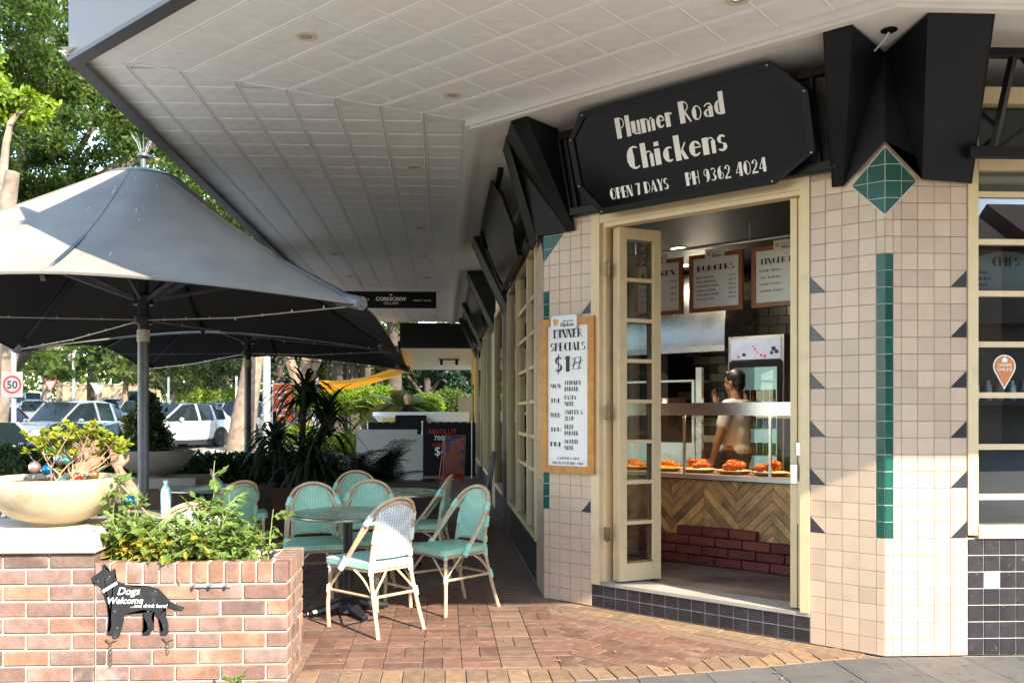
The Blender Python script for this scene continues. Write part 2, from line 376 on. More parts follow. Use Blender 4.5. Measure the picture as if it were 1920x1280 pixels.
def leafcloud(P, size, mat, name, aspect=0.5, droop=0.2, var=0.4, nrm=None):
    """one bent leaf (6 verts, 2 quads) at every point of P"""
    n = len(P); rng = np.random
    d = rng.normal(size=(n, 3)); d[:, 2] -= droop; d /= np.linalg.norm(d, axis=1)[:, None]
    a = rng.normal(size=(n, 3)); 
    if nrm is not None: a = np.cross(d, nrm + rng.normal(size=(n, 3)) * 0.5)
    else: a = np.cross(d, a)
    a /= np.linalg.norm(a, axis=1)[:, None] + 1e-9
    u = np.cross(d, a)
    s = size * (1 + var * (rng.rand(n) * 2 - 1)); s = s[:, None]; w = s * aspect / 2
    mid = P + d * s * 0.5 - u * s * 0.06
    tip = P + d * s
    V = np.stack([P - a * w * 0.25, P + a * w * 0.25, mid - a * w, mid + a * w, tip - a * w * 0.15, tip + a * w * 0.15], 1).reshape(-1, 3)
    b = np.arange(n)[:, None] * 6
    F = np.concatenate([b + np.array([[0, 1, 3, 2]]), b + np.array([[2, 3, 5, 4]])], 0)
    return npmesh(name, V, F, mat)
def pts_in(n, c, r, shell=0.55):
    d = np.random.normal(size=(n, 3)); d /= np.linalg.norm(d, axis=1)[:, None]
    q = (shell + (1 - shell) * np.random.rand(n)) ** 1.0
    return np.array(c) + d * q[:, None] * np.array(r)
def bake(o, name):
    """apply modifiers of o to a new plain mesh and drop o"""
    dg = bpy.context.evaluated_depsgraph_get(); dg.update()
    me = bpy.data.meshes.new_from_object(o.evaluated_get(dg)); me.name = name
    bpy.data.objects.remove(o, do_unlink=True); return me
def text_mesh(txt, size, mat, align='CENTER', shear=0.0, ext=0.001, spacing=1.0, bold=0.0):
    cu = bpy.data.curves.new('txt', 'FONT'); cu.body = txt; cu.size = size; cu.align_x = align; cu.shear = shear; cu.extrude = ext; cu.space_character = spacing
    cu.offset = bold; cu.resolution_u = 3
    o = bpy.data.objects.new('txt', cu); COL.objects.link(o)
    me = bake(o, 'lettering'); me.materials.clear(); me.materials.append(MATS[mat]); return me
def frame_M(x, n):
    """matrix whose columns are x axis, up(z), normal n -> for text in XY plane"""
    x = Vector(x).normalized(); n = Vector(n).normalized(); y = n.cross(x).normalized()
    return Matrix((x, y, n)).transposed()
# ------------------------------------------------------------------ heavy/thin deco lettering, drawn from strokes
def _arc(cx, cy, rx, ry, a0, a1, w0, w1): return ('A', cx, cy, rx, ry, a0, a1, w0, w1)
def _R(*a): return ('R',) + a
def _L(*a): return ('L',) + a
def _P(*a): return ('P', a)
th = 0.05
def _O(w, h, t=0.36): return [_arc(w / 2, h / 2, w / 2, h / 2, 90, 270, th, t), _arc(w / 2, h / 2, w / 2, h / 2, -90, 90, th, th)]
_S = lambda h, w: [_arc(w * .5, h * .73, w * .45, h * .25, 25, 265, th, .19), _arc(w * .5, h * .27, w * .5, h * .25, 85, -155, th, .19)]
GL = {
 'A': (.80, [_P((.30, 1), (.44, 1), (.78, 0), (.44, 0)), _L(.36, 1, .03, 0, th), _R(.14, .24, .5, .29)]),
 'B': (.68, [_R(0, 0, .28, 1), _arc(.28, .74, .28, .24, -90, 90, th, th), _arc(.28, .26, .36, .24, -90, 90, th, th)]),
 'C': (.74, [_arc(.42, .5, .40, .48, 55, 305, th, .36)]),
 'D': (.76, [_R(0, 0, .28, 1), _arc(.28, .5, .44, .475, -90, 90, th, th)]),
 'E': (.62, [_R(0, 0, .28, 1), _R(.28, .95, .58, 1), _R(.28, .48, .5, .53), _R(.28, 0, .58, .05)]),
 'F': (.58, [_R(0, 0, .28, 1), _R(.28, .95, .58, 1), _R(.28, .48, .5, .53)]),
 'G': (.80, [_arc(.42, .5, .40, .48, 55, 290, th, .36), _R(.66, .02, .73, .45), _R(.48, .41, .73, .46)]),
 'H': (.70, [_R(0, 0, .28, 1), _R(.28, .48, .62, .53), _R(.60, 0, .65, 1)]),
 'I': (.36, [_R(0, 0, .28, 1)]),
 'K': (.72, [_R(0, 0, .28, 1), _L(.28, .42, .62, 1, .06), _P((.30, .5), (.42, .6), (.70, 0), (.50, 0))]),
 'L': (.60, [_R(0, 0, .28, 1), _R(.28, 0, .56, .05)]),
 'M': (.98, [_R(0, 0, .05, 1), _P((.03, 1), (.28, 1), (.52, .1), (.44, .1)), _L(.48, .1, .70, 1, th), _R(.66, 0, .92, 1)]),
 'N': (.74, [_R(0, 0, .05, 1), _P((.0, 1), (.30, 1), (.67, 0), (.42, 0)), _R(.63, 0, .68, 1)]),
 'O': (.86, _O(.80, 1)), '0': (.74, _O(.68, 1, .30)),
 'P': (.66, [_R(0, 0, .28, 1), _arc(.28, .71, .32, .265, -90, 90, th, th)]),
 'R': (.72, [_R(0, 0, .28, 1), _arc(.28, .73, .30, .245, -90, 90, th, th), _L(.34, .48, .66, 0, .09)]),
 'S': (.64, _S(1, .58)),
 'T': (.70, [_R(.20, 0, .48, 1), _R(0, .95, .68, 1)]),
 'U': (.74, [_R(0, .3, .28, 1), _arc(.33, .3, .33, .28, 180, 360, .24, th), _R(.61, .3, .66, 1)]),
 'V': (.74, [_P((0, 1), (.30, 1), (.50, 0), (.36, 0)), _L(.44, 0, .70, 1, th)]),
 'W': (1.04, [_P((0, 1), (.28, 1), (.42, 0), (.30, 0)), _L(.36, 0, .52, .8, th), _P((.42, 1), (.68, 1), (.80, 0), (.68, 0)), _L(.74, 0, 1.0, 1, th)]),
 'X': (.78, [_P((0, 1), (.28, 1), (.74, 0), (.46, 0)), _L(.70, 1, .02, 0, th)]),
 'Y': (.72, [_P((0, 1), (.28, 1), (.48, .42), (.24, .42)), _L(.42, .42, .68, 1, th), _R(.24, 0, .50, .45)]),
 'Z': (.66, [_R(0, .95, .6, 1), _P((.34, 1), (.6, 1), (.28, 0), (.0, 0)), _R(0, 0, .6, .05)]),
 '&': (.80, [_arc(.32, .75, .2, .22, 0, 360, th, .1), _arc(.34, .27, .3, .25, 60, 330, th, .18), _L(.25, .62, .74, 0, .09)]),
 '$': (.70, _S(1, .58) + [_R(.25, -.12, .33, 1.12)]),
 '1': (.44, [_R(.10, 0, .38, 1), _L(.0, .8, .16, 1, th)]),
 '2': (.66, [_arc(.30, .70, .27, .27, -40, 175, .2, th), _L(.46, .52, .03, .06, .10), _R(0, 0, .58, .12)]),
 '3': (.64, [_arc(.27, .74, .25, .23, -90, 150, .16, th), _arc(.27, .26, .30, .24, -150, 90, th, .2)]),
 '4': (.72, [_R(.36, 0, .60, 1), _L(.40, .98, .02, .28, th), _R(0, .24, .70, .29)]),
 '5': (.62, [_R(.04, .95, .54, 1), _R(.04, .5, .10, 1), _arc(.25, .30, .30, .28, -150, 130, th, .2)]),
 '6': (.68, [_arc(.33, .30, .30, .28, 0, 360, th, th), _arc(.40, .5, .38, .48, 85, 265, th, .32)]),
 '7': (.62, [_R(0, .90, .58, 1), _P((.30, .95), (.58, 1), (.40, 0), (.12, 0))]),
 '8': (.66, [_arc(.31, .75, .25, .23, 0, 360, th, .16), _arc(.31, .26, .30, .25, 0, 360, th, .2)]),
 '9': (.68, [_arc(.33, .70, .30, .28, 0, 360, th, th), _arc(.26, .5, .38, .48, -95, 85, th, .32)]),
 '.': (.22, [_R(.02, 0, .14, .12)]), ':': (.22, [_R(.02, .1, .14, .22), _R(.02, .5, .14, .62)]),
 '-': (.4, [_R(.02, .4, .34, .48)]), "'": (.2, [_R(.02, .75, .12, 1)]),
 'l': (.33, [_R(0, 0, .25, 1)]),
 'u': (.62, [_R(0, .12, .25, .66), _arc(.30, .2, .28, .18, 180, 360, .2, th), _R(.40, 0, .56, .66)]),
 'm': (.96, [_R(0, 0, .25, .66), _arc(.36, .5, .13, .14, 0, 180, th, th), _R(.42, 0, .58, .52), _arc(.70, .5, .13, .14, 0, 180, th, th), _R(.72, 0, .90, .52)]),
 'e': (.62, [_arc(.30, .33, .29, .31, 20, 320, th, .26), _R(.2, .34, .58, .39)]),
 'r': (.48, [_R(0, 0, .25, .66), _arc(.33, .5, .13, .14, 20, 160, th, .1)]),
 'o': (.66, _O(.60, .66, .27)),
 'a': (.64, [_arc(.28, .2, .26, .18, 0, 360, th, .16), _R(.36, 0, .58, .48), _arc(.33, .46, .25, .18, 5, 165, th, .06)]),
 'd': (.66, [_arc(.30, .33, .28, .31, 60, 300, th, .2), _R(.36, 0, .60, 1)]),
 'h': (.64, [_R(0, 0, .25, 1), _arc(.37, .48, .17, .17, 0, 180, th, th), _R(.42, 0, .58, .5)]),
 'i': (.33, [_R(0, 0, .25, .66), _R(.02, .76, .24, .93)]),
 'c': (.58, [_arc(.32, .33, .30, .31, 55, 305, th, .28)]),
 'k': (.62, [_R(0, 0, .25, 1), _L(.25, .28, .52, .66, .06), _P((.26, .32), (.38, .42), (.60, 0), (.40, 0))]),
 'n': (.62, [_R(0, 0, .25, .66), _arc(.37, .48, .16, .16, 0, 180, th, th), _R(.40, 0, .57, .5)]),
 's': (.50, _S(.66, .44)),
 ' ': (.36, []),
}
def deco(txt, size, align='C', ext=0.0012, track=0.04, seg=9, kx=1.0):
    """mesh builder holding the text in the XY plane, z = 0..ext"""
    mb = MB(); x = 0.0; polys = []
    for ch in txt:
        adv, pr = GL.get(ch, GL.get(ch.upper(), GL[' ']))
        for p in pr:
            if p[0] == 'R':
                w = p[3] - p[1]; c = (p[1] + p[3]) / 2 * kx; hw = w / 2 * (kx if w > .33 or w < .12 else min(1.0, kx ** .25 * 1.02))
                if w < .12: hw = w / 2
                polys.append([(x + c - hw, p[2]), (x + c + hw, p[2]), (x + c + hw, p[4]), (x + c - hw, p[4])])
            elif p[0] == 'P': polys.append([(x + a * kx, b) for a, b in p[1]])
            elif p[0] == 'L':
                _, x0, y0, x1, y1, w = p; x0 *= kx; x1 *= kx; dx, dy = x1 - x0, y1 - y0; l = sqrt(dx * dx + dy * dy); nx, ny = -dy / l * w / 2, dx / l * w / 2
                polys.append([(x + x0 + nx, y0 + ny), (x + x0 - nx, y0 - ny), (x + x1 - nx, y1 - ny), (x + x1 + nx, y1 + ny)])
            else:
                _, cx, cy, rx, ry, a0, a1, w0, w1 = p; pr_ = None; cx *= kx; rx *= kx
                for i in range(seg + 1):
                    t = i / seg; a = radians(a0 + (a1 - a0) * t); w = w0 + (w1 - w0) * sin(pi * t) if abs(a1 - a0) < 359 else w0 + (w1 - w0) * max(0, -cos(a))
                    o = (x + cx + rx * cos(a), cy + ry * sin(a)); n_ = (x + cx + max(rx - w * kx ** .3, .02) * cos(a), cy + max(ry - min(w, th * 1.6), .02) * sin(a))
                    if pr_: polys.append([pr_[0], o, n_, pr_[1]])
                    pr_ = (o, n_)
        x += adv * kx + track
    tot = x - track; off = {'C': -tot / 2, 'L': 0, 'R': -tot}[align]
    for q in polys:
        vs = [((a + off) * size, b * size, ext) for a, b in q]; mb.add(vs, [tuple(range(len(q)))])
    return mb, tot * size
def deco_on(txt, size, mat, parent, org, xdir, nrm, name='lettering', align='C', track=0.04, width=None):
    """lay text on a plane: org = centre of baseline in parent's local coordinates"""
    mb, tot = deco(txt, size, align, 0.0, track)
    M = frame_M(xdir, nrm); k = 1.0
    if width is not None and width < tot:
        mb, tot = deco(txt, size, align, 0.0, track, kx=width / tot * .98); k = width / tot
    elif width is not None: k = width / tot
    org = Vector(org); mb.v = [tuple(org + M @ Vector((a * k, b, 0.0))) for a, b, c in mb.v]
    n = Vector(nrm).normalized()
    o = mb.build(name, mat, parent, fix=False, loc=(0, 0, 0))
    return o
def text_on(txt, size, mat, parent, org, xdir, nrm, name='lettering', align='CENTER', shear=0.0, spacing=1.0, bold=0.0):
    me = text_mesh(txt, size, mat, align, shear, 0.0005, spacing, bold)
    o = put(name, me, parent); M = frame_M(xdir, nrm).to_4x4(); M.translation = Vector(org); o.matrix_local = M; return o

# ------------------------------------------------------------------ chamfer frame of the shop corner
CL = Vector((0.80, 6.84, 0)); CR = Vector((2.635, 5.10, 0)); CLEN = (CR - CL).length
CU = (CR - CL).normalized(); CN = Vector((-CU.y, CU.x, 0))          # along the chamfer, into the building
def CW(s, t, z): return CL + CU * s + CN * t + Vector((0, 0, z))
CANG = atan2(CU.y, CU.x)
XL = 0.80; YR = 5.10; ZC = 3.64
# ------------------------------------------------------------------ ground
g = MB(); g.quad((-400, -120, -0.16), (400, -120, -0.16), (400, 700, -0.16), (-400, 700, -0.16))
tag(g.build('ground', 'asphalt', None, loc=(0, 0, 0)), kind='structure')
# the street: asphalt sheet a kerb below the footpath
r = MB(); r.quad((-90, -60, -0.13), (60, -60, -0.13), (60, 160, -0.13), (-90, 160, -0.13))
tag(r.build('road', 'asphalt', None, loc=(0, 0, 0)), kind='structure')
fp_root = MB()
# footpath bed: one thick slab following the shop corner (kerb step at its edges)
poly = [(40, -1.2), (40, 60), (-3.4, 60), (-4.6, 26), (-5.9, 19.5), (-5.9, 4.0), (-3.0, -1.2)]
fp_root.prism(poly, lambda a, b: (a, b, -0.16), lambda a, b: (a, b, -0.012))
footpath = tag(fp_root.build('footpath', 'concrete', None, loc=(0, 0, 0)), kind='structure')
# grey paving slabs along the front, laid on the bed
def edge_y(x):                      # line where grey slabs meet the brick border
    return 4.70 + max(0.0, x - 0.7) ** 1.25 * 0.19 if x < 2.62 else 5.085
rng = random.Random(3)
for i in range(24):
    x0 = -4.2 + 0.405 * i; x1 = x0 + 0.405
    for k in range(6):
        d0 = k * 0.605; d1 = d0 + 0.605; o_ = 0.0
        def ln(x, d): return (x, (edge_y(min(max(x, -4), 4.9)) - 0.008) - d)
        a = [ln(x0 + .003, d0 + .003), ln(x1 - .003, d0 + .003), ln(x1 - .003, d1 - .003), ln(x0 + .003, d1 - .003)]
        m = MB(); h = rng.uniform(-0.002, 0.002)
        m.prism(a[::-1], lambda u, v: (u, v, -0.03), lambda u, v: (u, v, 0.0 + h))
        m.build('slab', 'slab_grey', footpath, world=True)
# border + field of brick pavers in the forecourt
pav = MB(); pb = [(-0.80, 4.712), (0.7, 4.704), (1.5, 4.84), (2.6, 5.085), (0.79, 6.83), (0.79, 21.0), (-4.4, 21.0), (-4.4, 4.72)]
pav.prism(pb, lambda a, b: (a, b, -0.014), lambda a, b: (a, b, -0.0045))
paving = tag(pav.build('brick_paving', 'paver_joint', None, loc=(0, 0, 0)), kind='structure')
pl = MB(); pl.box((0, 0, 0), (0.2225, 0.1095, 0.03), bev=0.003)
pm('paver_strip', (0.165, 0.096, 0.064), 0.82, var=0.25, scale=16, bump=0.25, bscale=90, rnd=0.2, col2=(0.15, 0.11, 0.09), c2lo=0.55, c2hi=0.75, c2scale=6)
psh = [pl.mesh('paver', 'paver_red'), pl.mesh('paver', 'paver_tan'), pl.mesh('paver', 'paver_strip')]
ps = MB(); ps.box((0, 0, 0), (0.107, 0.107, 0.03), bev=0.005); pss = [ps.mesh('paver', 'paver_red'), ps.mesh('paver', 'paver_tan')]
far_p = MB(); cand = []
def inside(x, y):
    if x > 0.70 and y > 6.75: return False
    s = (Vector((x, y, 0)) - CL).dot(CN)
    if x > 0.6 and s > -0.33: return False
    return -0.80 < x and edge_y(x) + 0.27 < y
# field: alternating blocks of two pavers one way, two the other
bx = 0.226
for i in range(-24, 14):
    for j in range(0, 72):
        x = i * bx; y = 4.86 + j * bx
        if not (x > -4.2 and y < 20.8): continue
        cand.append((x, y, (i * 7 + j * 3) % 5))
near = []
for (x, y, k) in cand:
    hz = (k < 3)
    for q in (-1, 1):
        px, py = (x, y + q * 0.0565) if hz else (x + q * 0.0565, y)
        rot = 0 if hz else pi / 2
        tan_strip = (0.30 < px < 0.56)
        if px > 0.80: continue
        ok = inside(px, py) or (px <= -0.7 and py > 5.5 and px > -4.2)
        if not ok: continue
        near.append((sqrt(px * px + py * py), px, py, rot, 2 if tan_strip else 0))
# the triangle next to the chamfer: pavers turned parallel to the wall
for a in range(-2, 14):
    for b in range(2, 14):
        s = a * 0.226 + (0.113 if b % 2 else 0) - 0.6; t = -0.06 - b * 0.113 - 0.17
        w = CL + CU * s + CN * t
        if w.x > 0.80 and w.y > edge_y(w.x) + 0.2: near.append((w.length - 1, w.x, w.y, CANG, 0))
# border rows: soldier course along the grey slabs, tan course along the chamfer
x = -0.74
while x < 2.45:
    y = edge_y(x) + 0.115; sl_ = atan2(edge_y(x + .05) - edge_y(x - .05), .1)
    near.append((0, x, y, sl_ + pi / 2 - 0.25 * min(1, max(0, x - .8)), 1)); x += 0.116
s = 0.05
while s < 2.45:
    w = CL + CU * s + CN * -0.075; near.append((0, w.x, w.y, CANG, 1))
    if s < 2.3: w = CL + CU * (s + .11) + CN * -0.19; near.append((0, w.x, w.y, CANG, 1))
    s += 0.226
near.sort(key=lambda q: q[0])
for idx, (d, x, y, rot, k) in enumerate(near):
    dz = rng.uniform(-0.0015, 0.0025)
    if idx < 295:
        put('paver', psh[k], paving, (x, y, -0.0135 + dz * .6), (rng.uniform(-.003, .003), rng.uniform(-.003, .003), rot + rng.uniform(-.008, .008)))
    else: far_p.box((x, y, -0.0135 + dz), (0.220, 0.107, 0.03), rz=rot, mi=k)
o = far_p.build('paver', ['paver_red', 'paver_tan', 'paver_strip'], paving); o['kind'] = 'stuff'
# ------------------------------------------------------------------ the shop
def Cpx(px, py, t):
    d = ray(px, py); k = (CL.dot(CN) + t) / (d.dot(CN)); w = Vector((d.x * k, d.y * k, 0)) - CL
    return w.dot(CU), EYE + d.z * k
def clip(poly, a, b, c):            # keep a*x + b*y <= c
    out = []
    for i in range(len(poly)):
        p, q = poly[i - 1], poly[i]; fp_, fq = a * p[0] + b * p[1] - c, a * q[0] + b * q[1] - c
        if (fp_ <= 0) != (fq <= 0):
            t = fp_ / (fp_ - fq); out.append((p[0] + (q[0] - p[0]) * t, p[1] + (q[1] - p[1]) * t))
        if fq <= 0: out.append(q)
    return out
shop = thing('corner_shop', 'pink tiled corner shop with cream timber doors and black hoods', 'shop', (CL.x, CL.y, 0))
HJ = 0.445                          # tiled width of each pier on the chamfer
# --- right pier
def RW(a, off, z): return Vector((CR.x + a, YR + off, z))           # right facade: a along, off into building
pr = MB(); fpz = [CW(CLEN - HJ, .007, 0), CW(CLEN - .002, .007, 0), Vector((CR.x + .003, YR + .007, 0)), Vector((CR.x + .505, YR + .007, 0)), Vector((CR.x + .505, YR + .26, 0)), CW(CLEN - HJ, .30, 0)]
fpz = [(p.x, p.y) for p in fpz]
pr.prism(fpz, lambda a, b: (a, b, 0), lambda a, b: (a, b, ZC))
pierR = pr.build('pier', 'grout', shop, world=True)
pl_ = MB(); fl = [CW(HJ, .007, 0), CW(HJ, .30, 0), Vector((XL + .28, CL.y + .55, 0)), Vector((XL + .007, CL.y + .55, 0)), Vector((XL + .007, CL.y + .003, 0)), CW(.002, .007, 0)]
pl_.prism([(p.x, p.y) for p in fl], lambda a, b: (a, b, 0), lambda a, b: (a, b, ZC))
pierL = pl_.build('pier', 'grout', shop, world=True)
TILES = {}
def tile_mesh(poly, mat, bev=0.0015):
    """polygon (a,z) -> little tile, thickness along +y(local) = into wall"""
    key = (tuple((round(a, 4), round(b, 4)) for a, b in poly), mat)
    if key in TILES: return TILES[key]
    cx = sum(p[0] for p in poly) / len(poly); cz = sum(p[1] for p in poly) / len(poly); k = 0.965
    n = len(poly); vs = [(a, 0.006, b) for a, b in poly] + [(cx + (a - cx) * k, 0.0, cz + (b - cz) * k) for a, b in poly] + [(a, 0.002, b) for a, b in poly]
    fs = [tuple(range(n, 2 * n))] + [(2 * n + i, 2 * n + (i + 1) % n, n + (i + 1) % n, n + i) for i in range(n)] + [(i, (i + 1) % n, 2 * n + (i + 1) % n, 2 * n + i) for i in range(n)]
    m = MB(); m.add(vs, fs); TILES[key] = m.mesh('tile', mat); return TILES[key]
g_ = 0.0012
def sq(w, h): return [(g_, g_), (w - g_, g_), (w - g_, h - g_), (g_, h - g_)]
TRI = (0.7, 1.0, 1.3, 1.6, 1.9, 2.2)
rt = random.Random(5)
def lay(parent, org, ang, cols, rows, tri=None, green=None, joined=None, rot0=0.0):
    """cols: list of (a0,a1); org: function(a)->world xy; tri: (col index, 'L'/'R'); green: (col index, z0, z1)"""
    pw = parent_world(parent)
    for ci, (a0, a1) in enumerate(cols):
        for r in range(rows):
            z = r * 0.1; w = a1 - a0; b = org(a0)
            pos = (b.x - pw.x, b.y - pw.y, z)
            items = []
            if green and ci == green[0] and green[1] - .01 < z < green[2] - .01: items.append(('green_tile', [(.002, .002), (w - .0015, .002), (w - .0015, .098), (.002, .098)], 'green_tile'))
            elif tri and ci == tri[0] and any(abs(z - q) < .01 for q in TRI):
                if tri[1] == 'L':
                    items += [('navy_tile', [(g_, g_), (w - g_, g_), (g_, .1 - g_)], 'navy_tile'), ('tile', [(w - g_, g_ + .002), (w - g_, .1 - g_), (g_ + .002, .1 - g_)], 'pink_tile')]
                else:
                    items += [('navy_tile', [(g_, g_), (w - g_, g_), (w - g_, .1 - g_)], 'navy_tile'), ('tile', [(g_, g_ + .002), (w - g_ - .002, .1 - g_), (g_, .1 - g_)], 'pink_tile')]
            else: items.append(('tile', sq(w, .1), 'pink_tile'))
            for nm, poly, mt in items:
                if joined is not None:
                    me = tile_mesh(poly, mt); R = Matrix.Rotation(ang, 4, 'Z')
                    joined.add([R @ v.co + Vector(pos) for v in me.vertices], [tuple(p.vertices) for p in me.polygons], {'pink_tile': 0, 'green_tile': 1, 'navy_tile': 2}[mt])
                else:
                    put(nm, tile_mesh(poly, mt), parent, (pos[0], pos[1], pos[2]), (rt.uniform(-.004, .004), 0, ang + rt.uniform(-.004, .004)))
cc = [(CLEN - HJ, CLEN - .35), (CLEN - .35, CLEN - .25), (CLEN - .25, CLEN - .15), (CLEN - .15, CLEN - .05), (CLEN - .05, CLEN - .001)]
lay(pierR, lambda s: CW(s, 0, 0), CANG, cc, 29, tri=(0, 'L'), green=(4, .7, 2.4))
cr = [(0.001, .05), (.05, .10), (.10, .20), (.20, .30), (.30, .40), (.40, .50)]
lay(pierR, lambda a: RW(a, 0, 0), 0.0, cr, 29, tri=(5, 'R'), green=(0, .7, 2.4))
jl = MB(); cl_ = [(.001, .05), (.05, .15), (.15, .25), (.25, .35), (.35, HJ)]
lay(pierL, lambda s: CW(s, 0, 0), CANG, cl_, 31, tri=(4, 'R'), green=(0, .7, 2.4), joined=jl)
lay(pierL, lambda a: Vector((XL, CL.y + .55 - a, 0)), -pi / 2, [(.0, .1), (.1, .2), (.2, .3), (.3, .4), (.4, .5), (.5, .549)], 31, green=(5, .7, 2.4), joined=jl)
o = jl.build('tile', ['pink_tile', 'green_tile', 'navy_tile'], pierL, fix=False, loc=(0, 0, 0)); o['kind'] = 'stuff'
# green diamonds wrapped round the corners, a little proud
def diamond(parent, faces):
    pw = parent_world(parent)
    for (org, ang, sgn) in faces:
        for i in range(2):
            for j in range(4):
                a0, a1, z0, z1 = i * .1, (i + 1) * .1, 2.63 + j * .1, 2.73 + j * .1; e_ = .0022
                p = [(a0 + e_, z0 + e_), (a1 - e_, z0 + e_), (a1 - e_, z1 - e_), (a0 + e_, z1 - e_)]
                p = clip(p, 1 / .19, 1 / .2, 1 + 2.83 / .2); p = clip(p, 1 / .19, -1 / .2, 1 - 2.83 / .2)
                if len(p) < 3: continue
                if sgn < 0: p = [(-a, z) for a, z in p][::-1]
                b = org; put('green_tile', tile_mesh([(a, z - 2.63) for a, z in p], 'green_tile'), parent, (b.x - pw.x, b.y - pw.y, 2.63), (0, 0, ang))
for par, fs_ in ((pierR, [lambda a, o_, z: CW(CLEN - a, o_, z), lambda a, o_, z: RW(a, o_, z)]), (pierL, [lambda a, o_, z: CW(a, o_, z), lambda a, o_, z: Vector((XL + o_, CL.y + a, z))])):
    gm_ = MB()
    for f_ in fs_:
        gm_.add([f_(.001, .0045, .7), f_(.05, .0045, .7), f_(.05, .0045, 2.4), f_(.001, .0045, 2.4)], [(0, 1, 2, 3)])
        gm_.add([f_(.0, -.0002, 2.62), f_(.198, -.0002, 2.83), f_(.0, -.0002, 3.04)], [(0, 1, 2)])
    gm_.build('grout_bed', 'pale_grout', par, world=True)
diamond(pierR, [(CR + Vector((0, -.004, 0)), 0.0, 1), (CW(CLEN, -.004, 0), CANG, -1)])
diamond(pierL, [(CW(0, -.004, 0), CANG, 1), (CL + Vector((-.004, 0, 0)), -pi / 2, -1)])

# --- step in front of the door: two rows of black tiles with a worn concrete sill
st = MB(); a0, a1 = HJ + .002, CLEN - HJ - .002
st.prism([(a0, .008), (a1, .008), (a1, .6), (a0, .6)], lambda s, t: tuple(CW(s, t, 0)), lambda s, t: tuple(CW(s, t, .165)))
step = st.build('step', 'pale_grout', shop, world=True)
pw = parent_world(step); nst = 16; wst = (a1 - a0) / nst
for i in range(nst):
    for j in range(2):
        b = CW(a0 + i * wst, 0, 0); put('black_tile', tile_mesh([(.003, .003), (wst - .003, .003), (wst - .003, .080), (.003, .080)], 'black_tile'), step, (b.x - pw.x, b.y - pw.y, .001 + j * .083), (rt.uniform(-.006, .006), 0, CANG))
sill = MB(); sill.prism([(a0, -.006), (a1, -.006), (a1, .25), (a0, .25)], lambda s, t: tuple(CW(s, t, .166)), lambda s, t: tuple(CW(s, t, .19)))
sill.build('sill', 'concrete', shop, world=True)

# --- door frame, folding doors
ZD0, ZD1 = .19, 2.86
fr = MB()
def cbox(mb, s0, s1, t0, t1, z0, z1, mi=0): mb.prism([(s0, t0), (s1, t0), (s1, t1), (s0, t1)], lambda s, t: tuple(CW(s, t, z0)), lambda s, t: tuple(CW(s, t, z1)), mi)
cbox(fr, HJ + .001, HJ + .075, -.012, .12, .17, 2.94); cbox(fr, HJ + .075, HJ + .105, .03, .12, .19, 2.86)
cbox(fr, CLEN - HJ - .060, CLEN - HJ - .001, -.012, .12, .19, 2.94)
cbox(fr, HJ + .076, CLEN - HJ - .061, -.010, .12, 2.861, 2.95); cbox(fr, HJ + .106, CLEN - HJ - .061, .0, .09, 2.83, 2.86)
cbox(fr, HJ + .002, CLEN - HJ - .002, -.016, .0, 2.951, 3.02)
fr.build('door_frame', 'cream', shop, world=True)
def leaf_door(s0, t0, s1, t1, panes=8, thick=.042, flip=False):
    """door leaf standing between two plan points (chamfer coordinates)"""
    p0, p1 = CW(s0, t0, 0), CW(s1, t1, 0); d = (p1 - p0); W = d.length; d.normalize(); n = Vector((-d.y, d.x, 0))
    z0, z1 = ZD0 + .012, ZD1 - .035
    def B(mb, a0, a1, h0, h1, th_=thick, mi=0):
        mb.prism([(a0, -th_ / 2), (a1, -th_ / 2), (a1, th_ / 2), (a0, th_ / 2)], lambda a, t: tuple(p0 + d * a + n * t + Vector((0, 0, h0))), lambda a, t: tuple(p0 + d * a + n * t + Vector((0, 0, h1))), mi)
    m = MB(); sw = .062
    B(m, 0, sw, z0, z1); B(m, W - sw, W, z0, z1); B(m, sw, W - sw, z0, z0 + .13, thick - .002); B(m, sw, W - sw, z1 - .085, z1, thick - .002)
    dr = m.build('folding_door', 'cream', shop, world=True)
    ph = (z1 - .085 - z0 - .13) / panes
    for i in range(panes):
        h = z0 + .13 + i * ph
        if i:
            q = MB(); B(q, sw, W - sw, h - .014, h + .014, thick - .006); q.build('glazing_bar', 'cream', dr, world=True)
        q = MB(); B(q, sw, W - sw, h + .014, h + ph - .014, .006); q.build('pane', 'glass', dr, world=True)
        q = MB()
        for (aa, bb, c0, c1) in ((sw, sw + .010, h + .014, h + ph - .014), (W - sw - .010, W - sw, h + .014, h + ph - .014)): B(q, aa, bb, c0, c1, .022)
        q.build('glazing_bead', 'cream', dr, world=True)
    return dr, p0, d, n, W
dL, p0, d_, n_, W_ = leaf_door(.600, .075, .755, .405)
# lock plate, keyholes, bolt, sticker on the left leaf
m = MB()
for (a, z, w, h, o_) in ((.028, 1.34, .03, .10, -.026), (.03, 1.08, .022, .16, -.026)):
    c = p0 + d_ * a + n_ * o_ + Vector((0, 0, z)); m.box(c, (w, .008, h), rz=atan2(d_.y, d_.x), bev=.002)
m.build('lock', 'steel', dL, world=True, smooth=True)
m = MB(); c = p0 + d_ * .07 - n_ * .023 + Vector((0, 0, .29)); m.box(c, (.07, .003, .05), rz=atan2(d_.y, d_.x)); m.build('label', 'white_paint', dL, world=True)
m = MB(); c = p0 + d_ * (W_ - .012) - n_ * .027 + Vector((0, 0, .30)); m.tube([c - Vector((0, 0, .12)), c + Vector((0, 0, .12))], .007, 8); m.build('bolt', 'steel_dull', dL, world=True, smooth=True)
leaf_door(.645, .050, .800, .385)
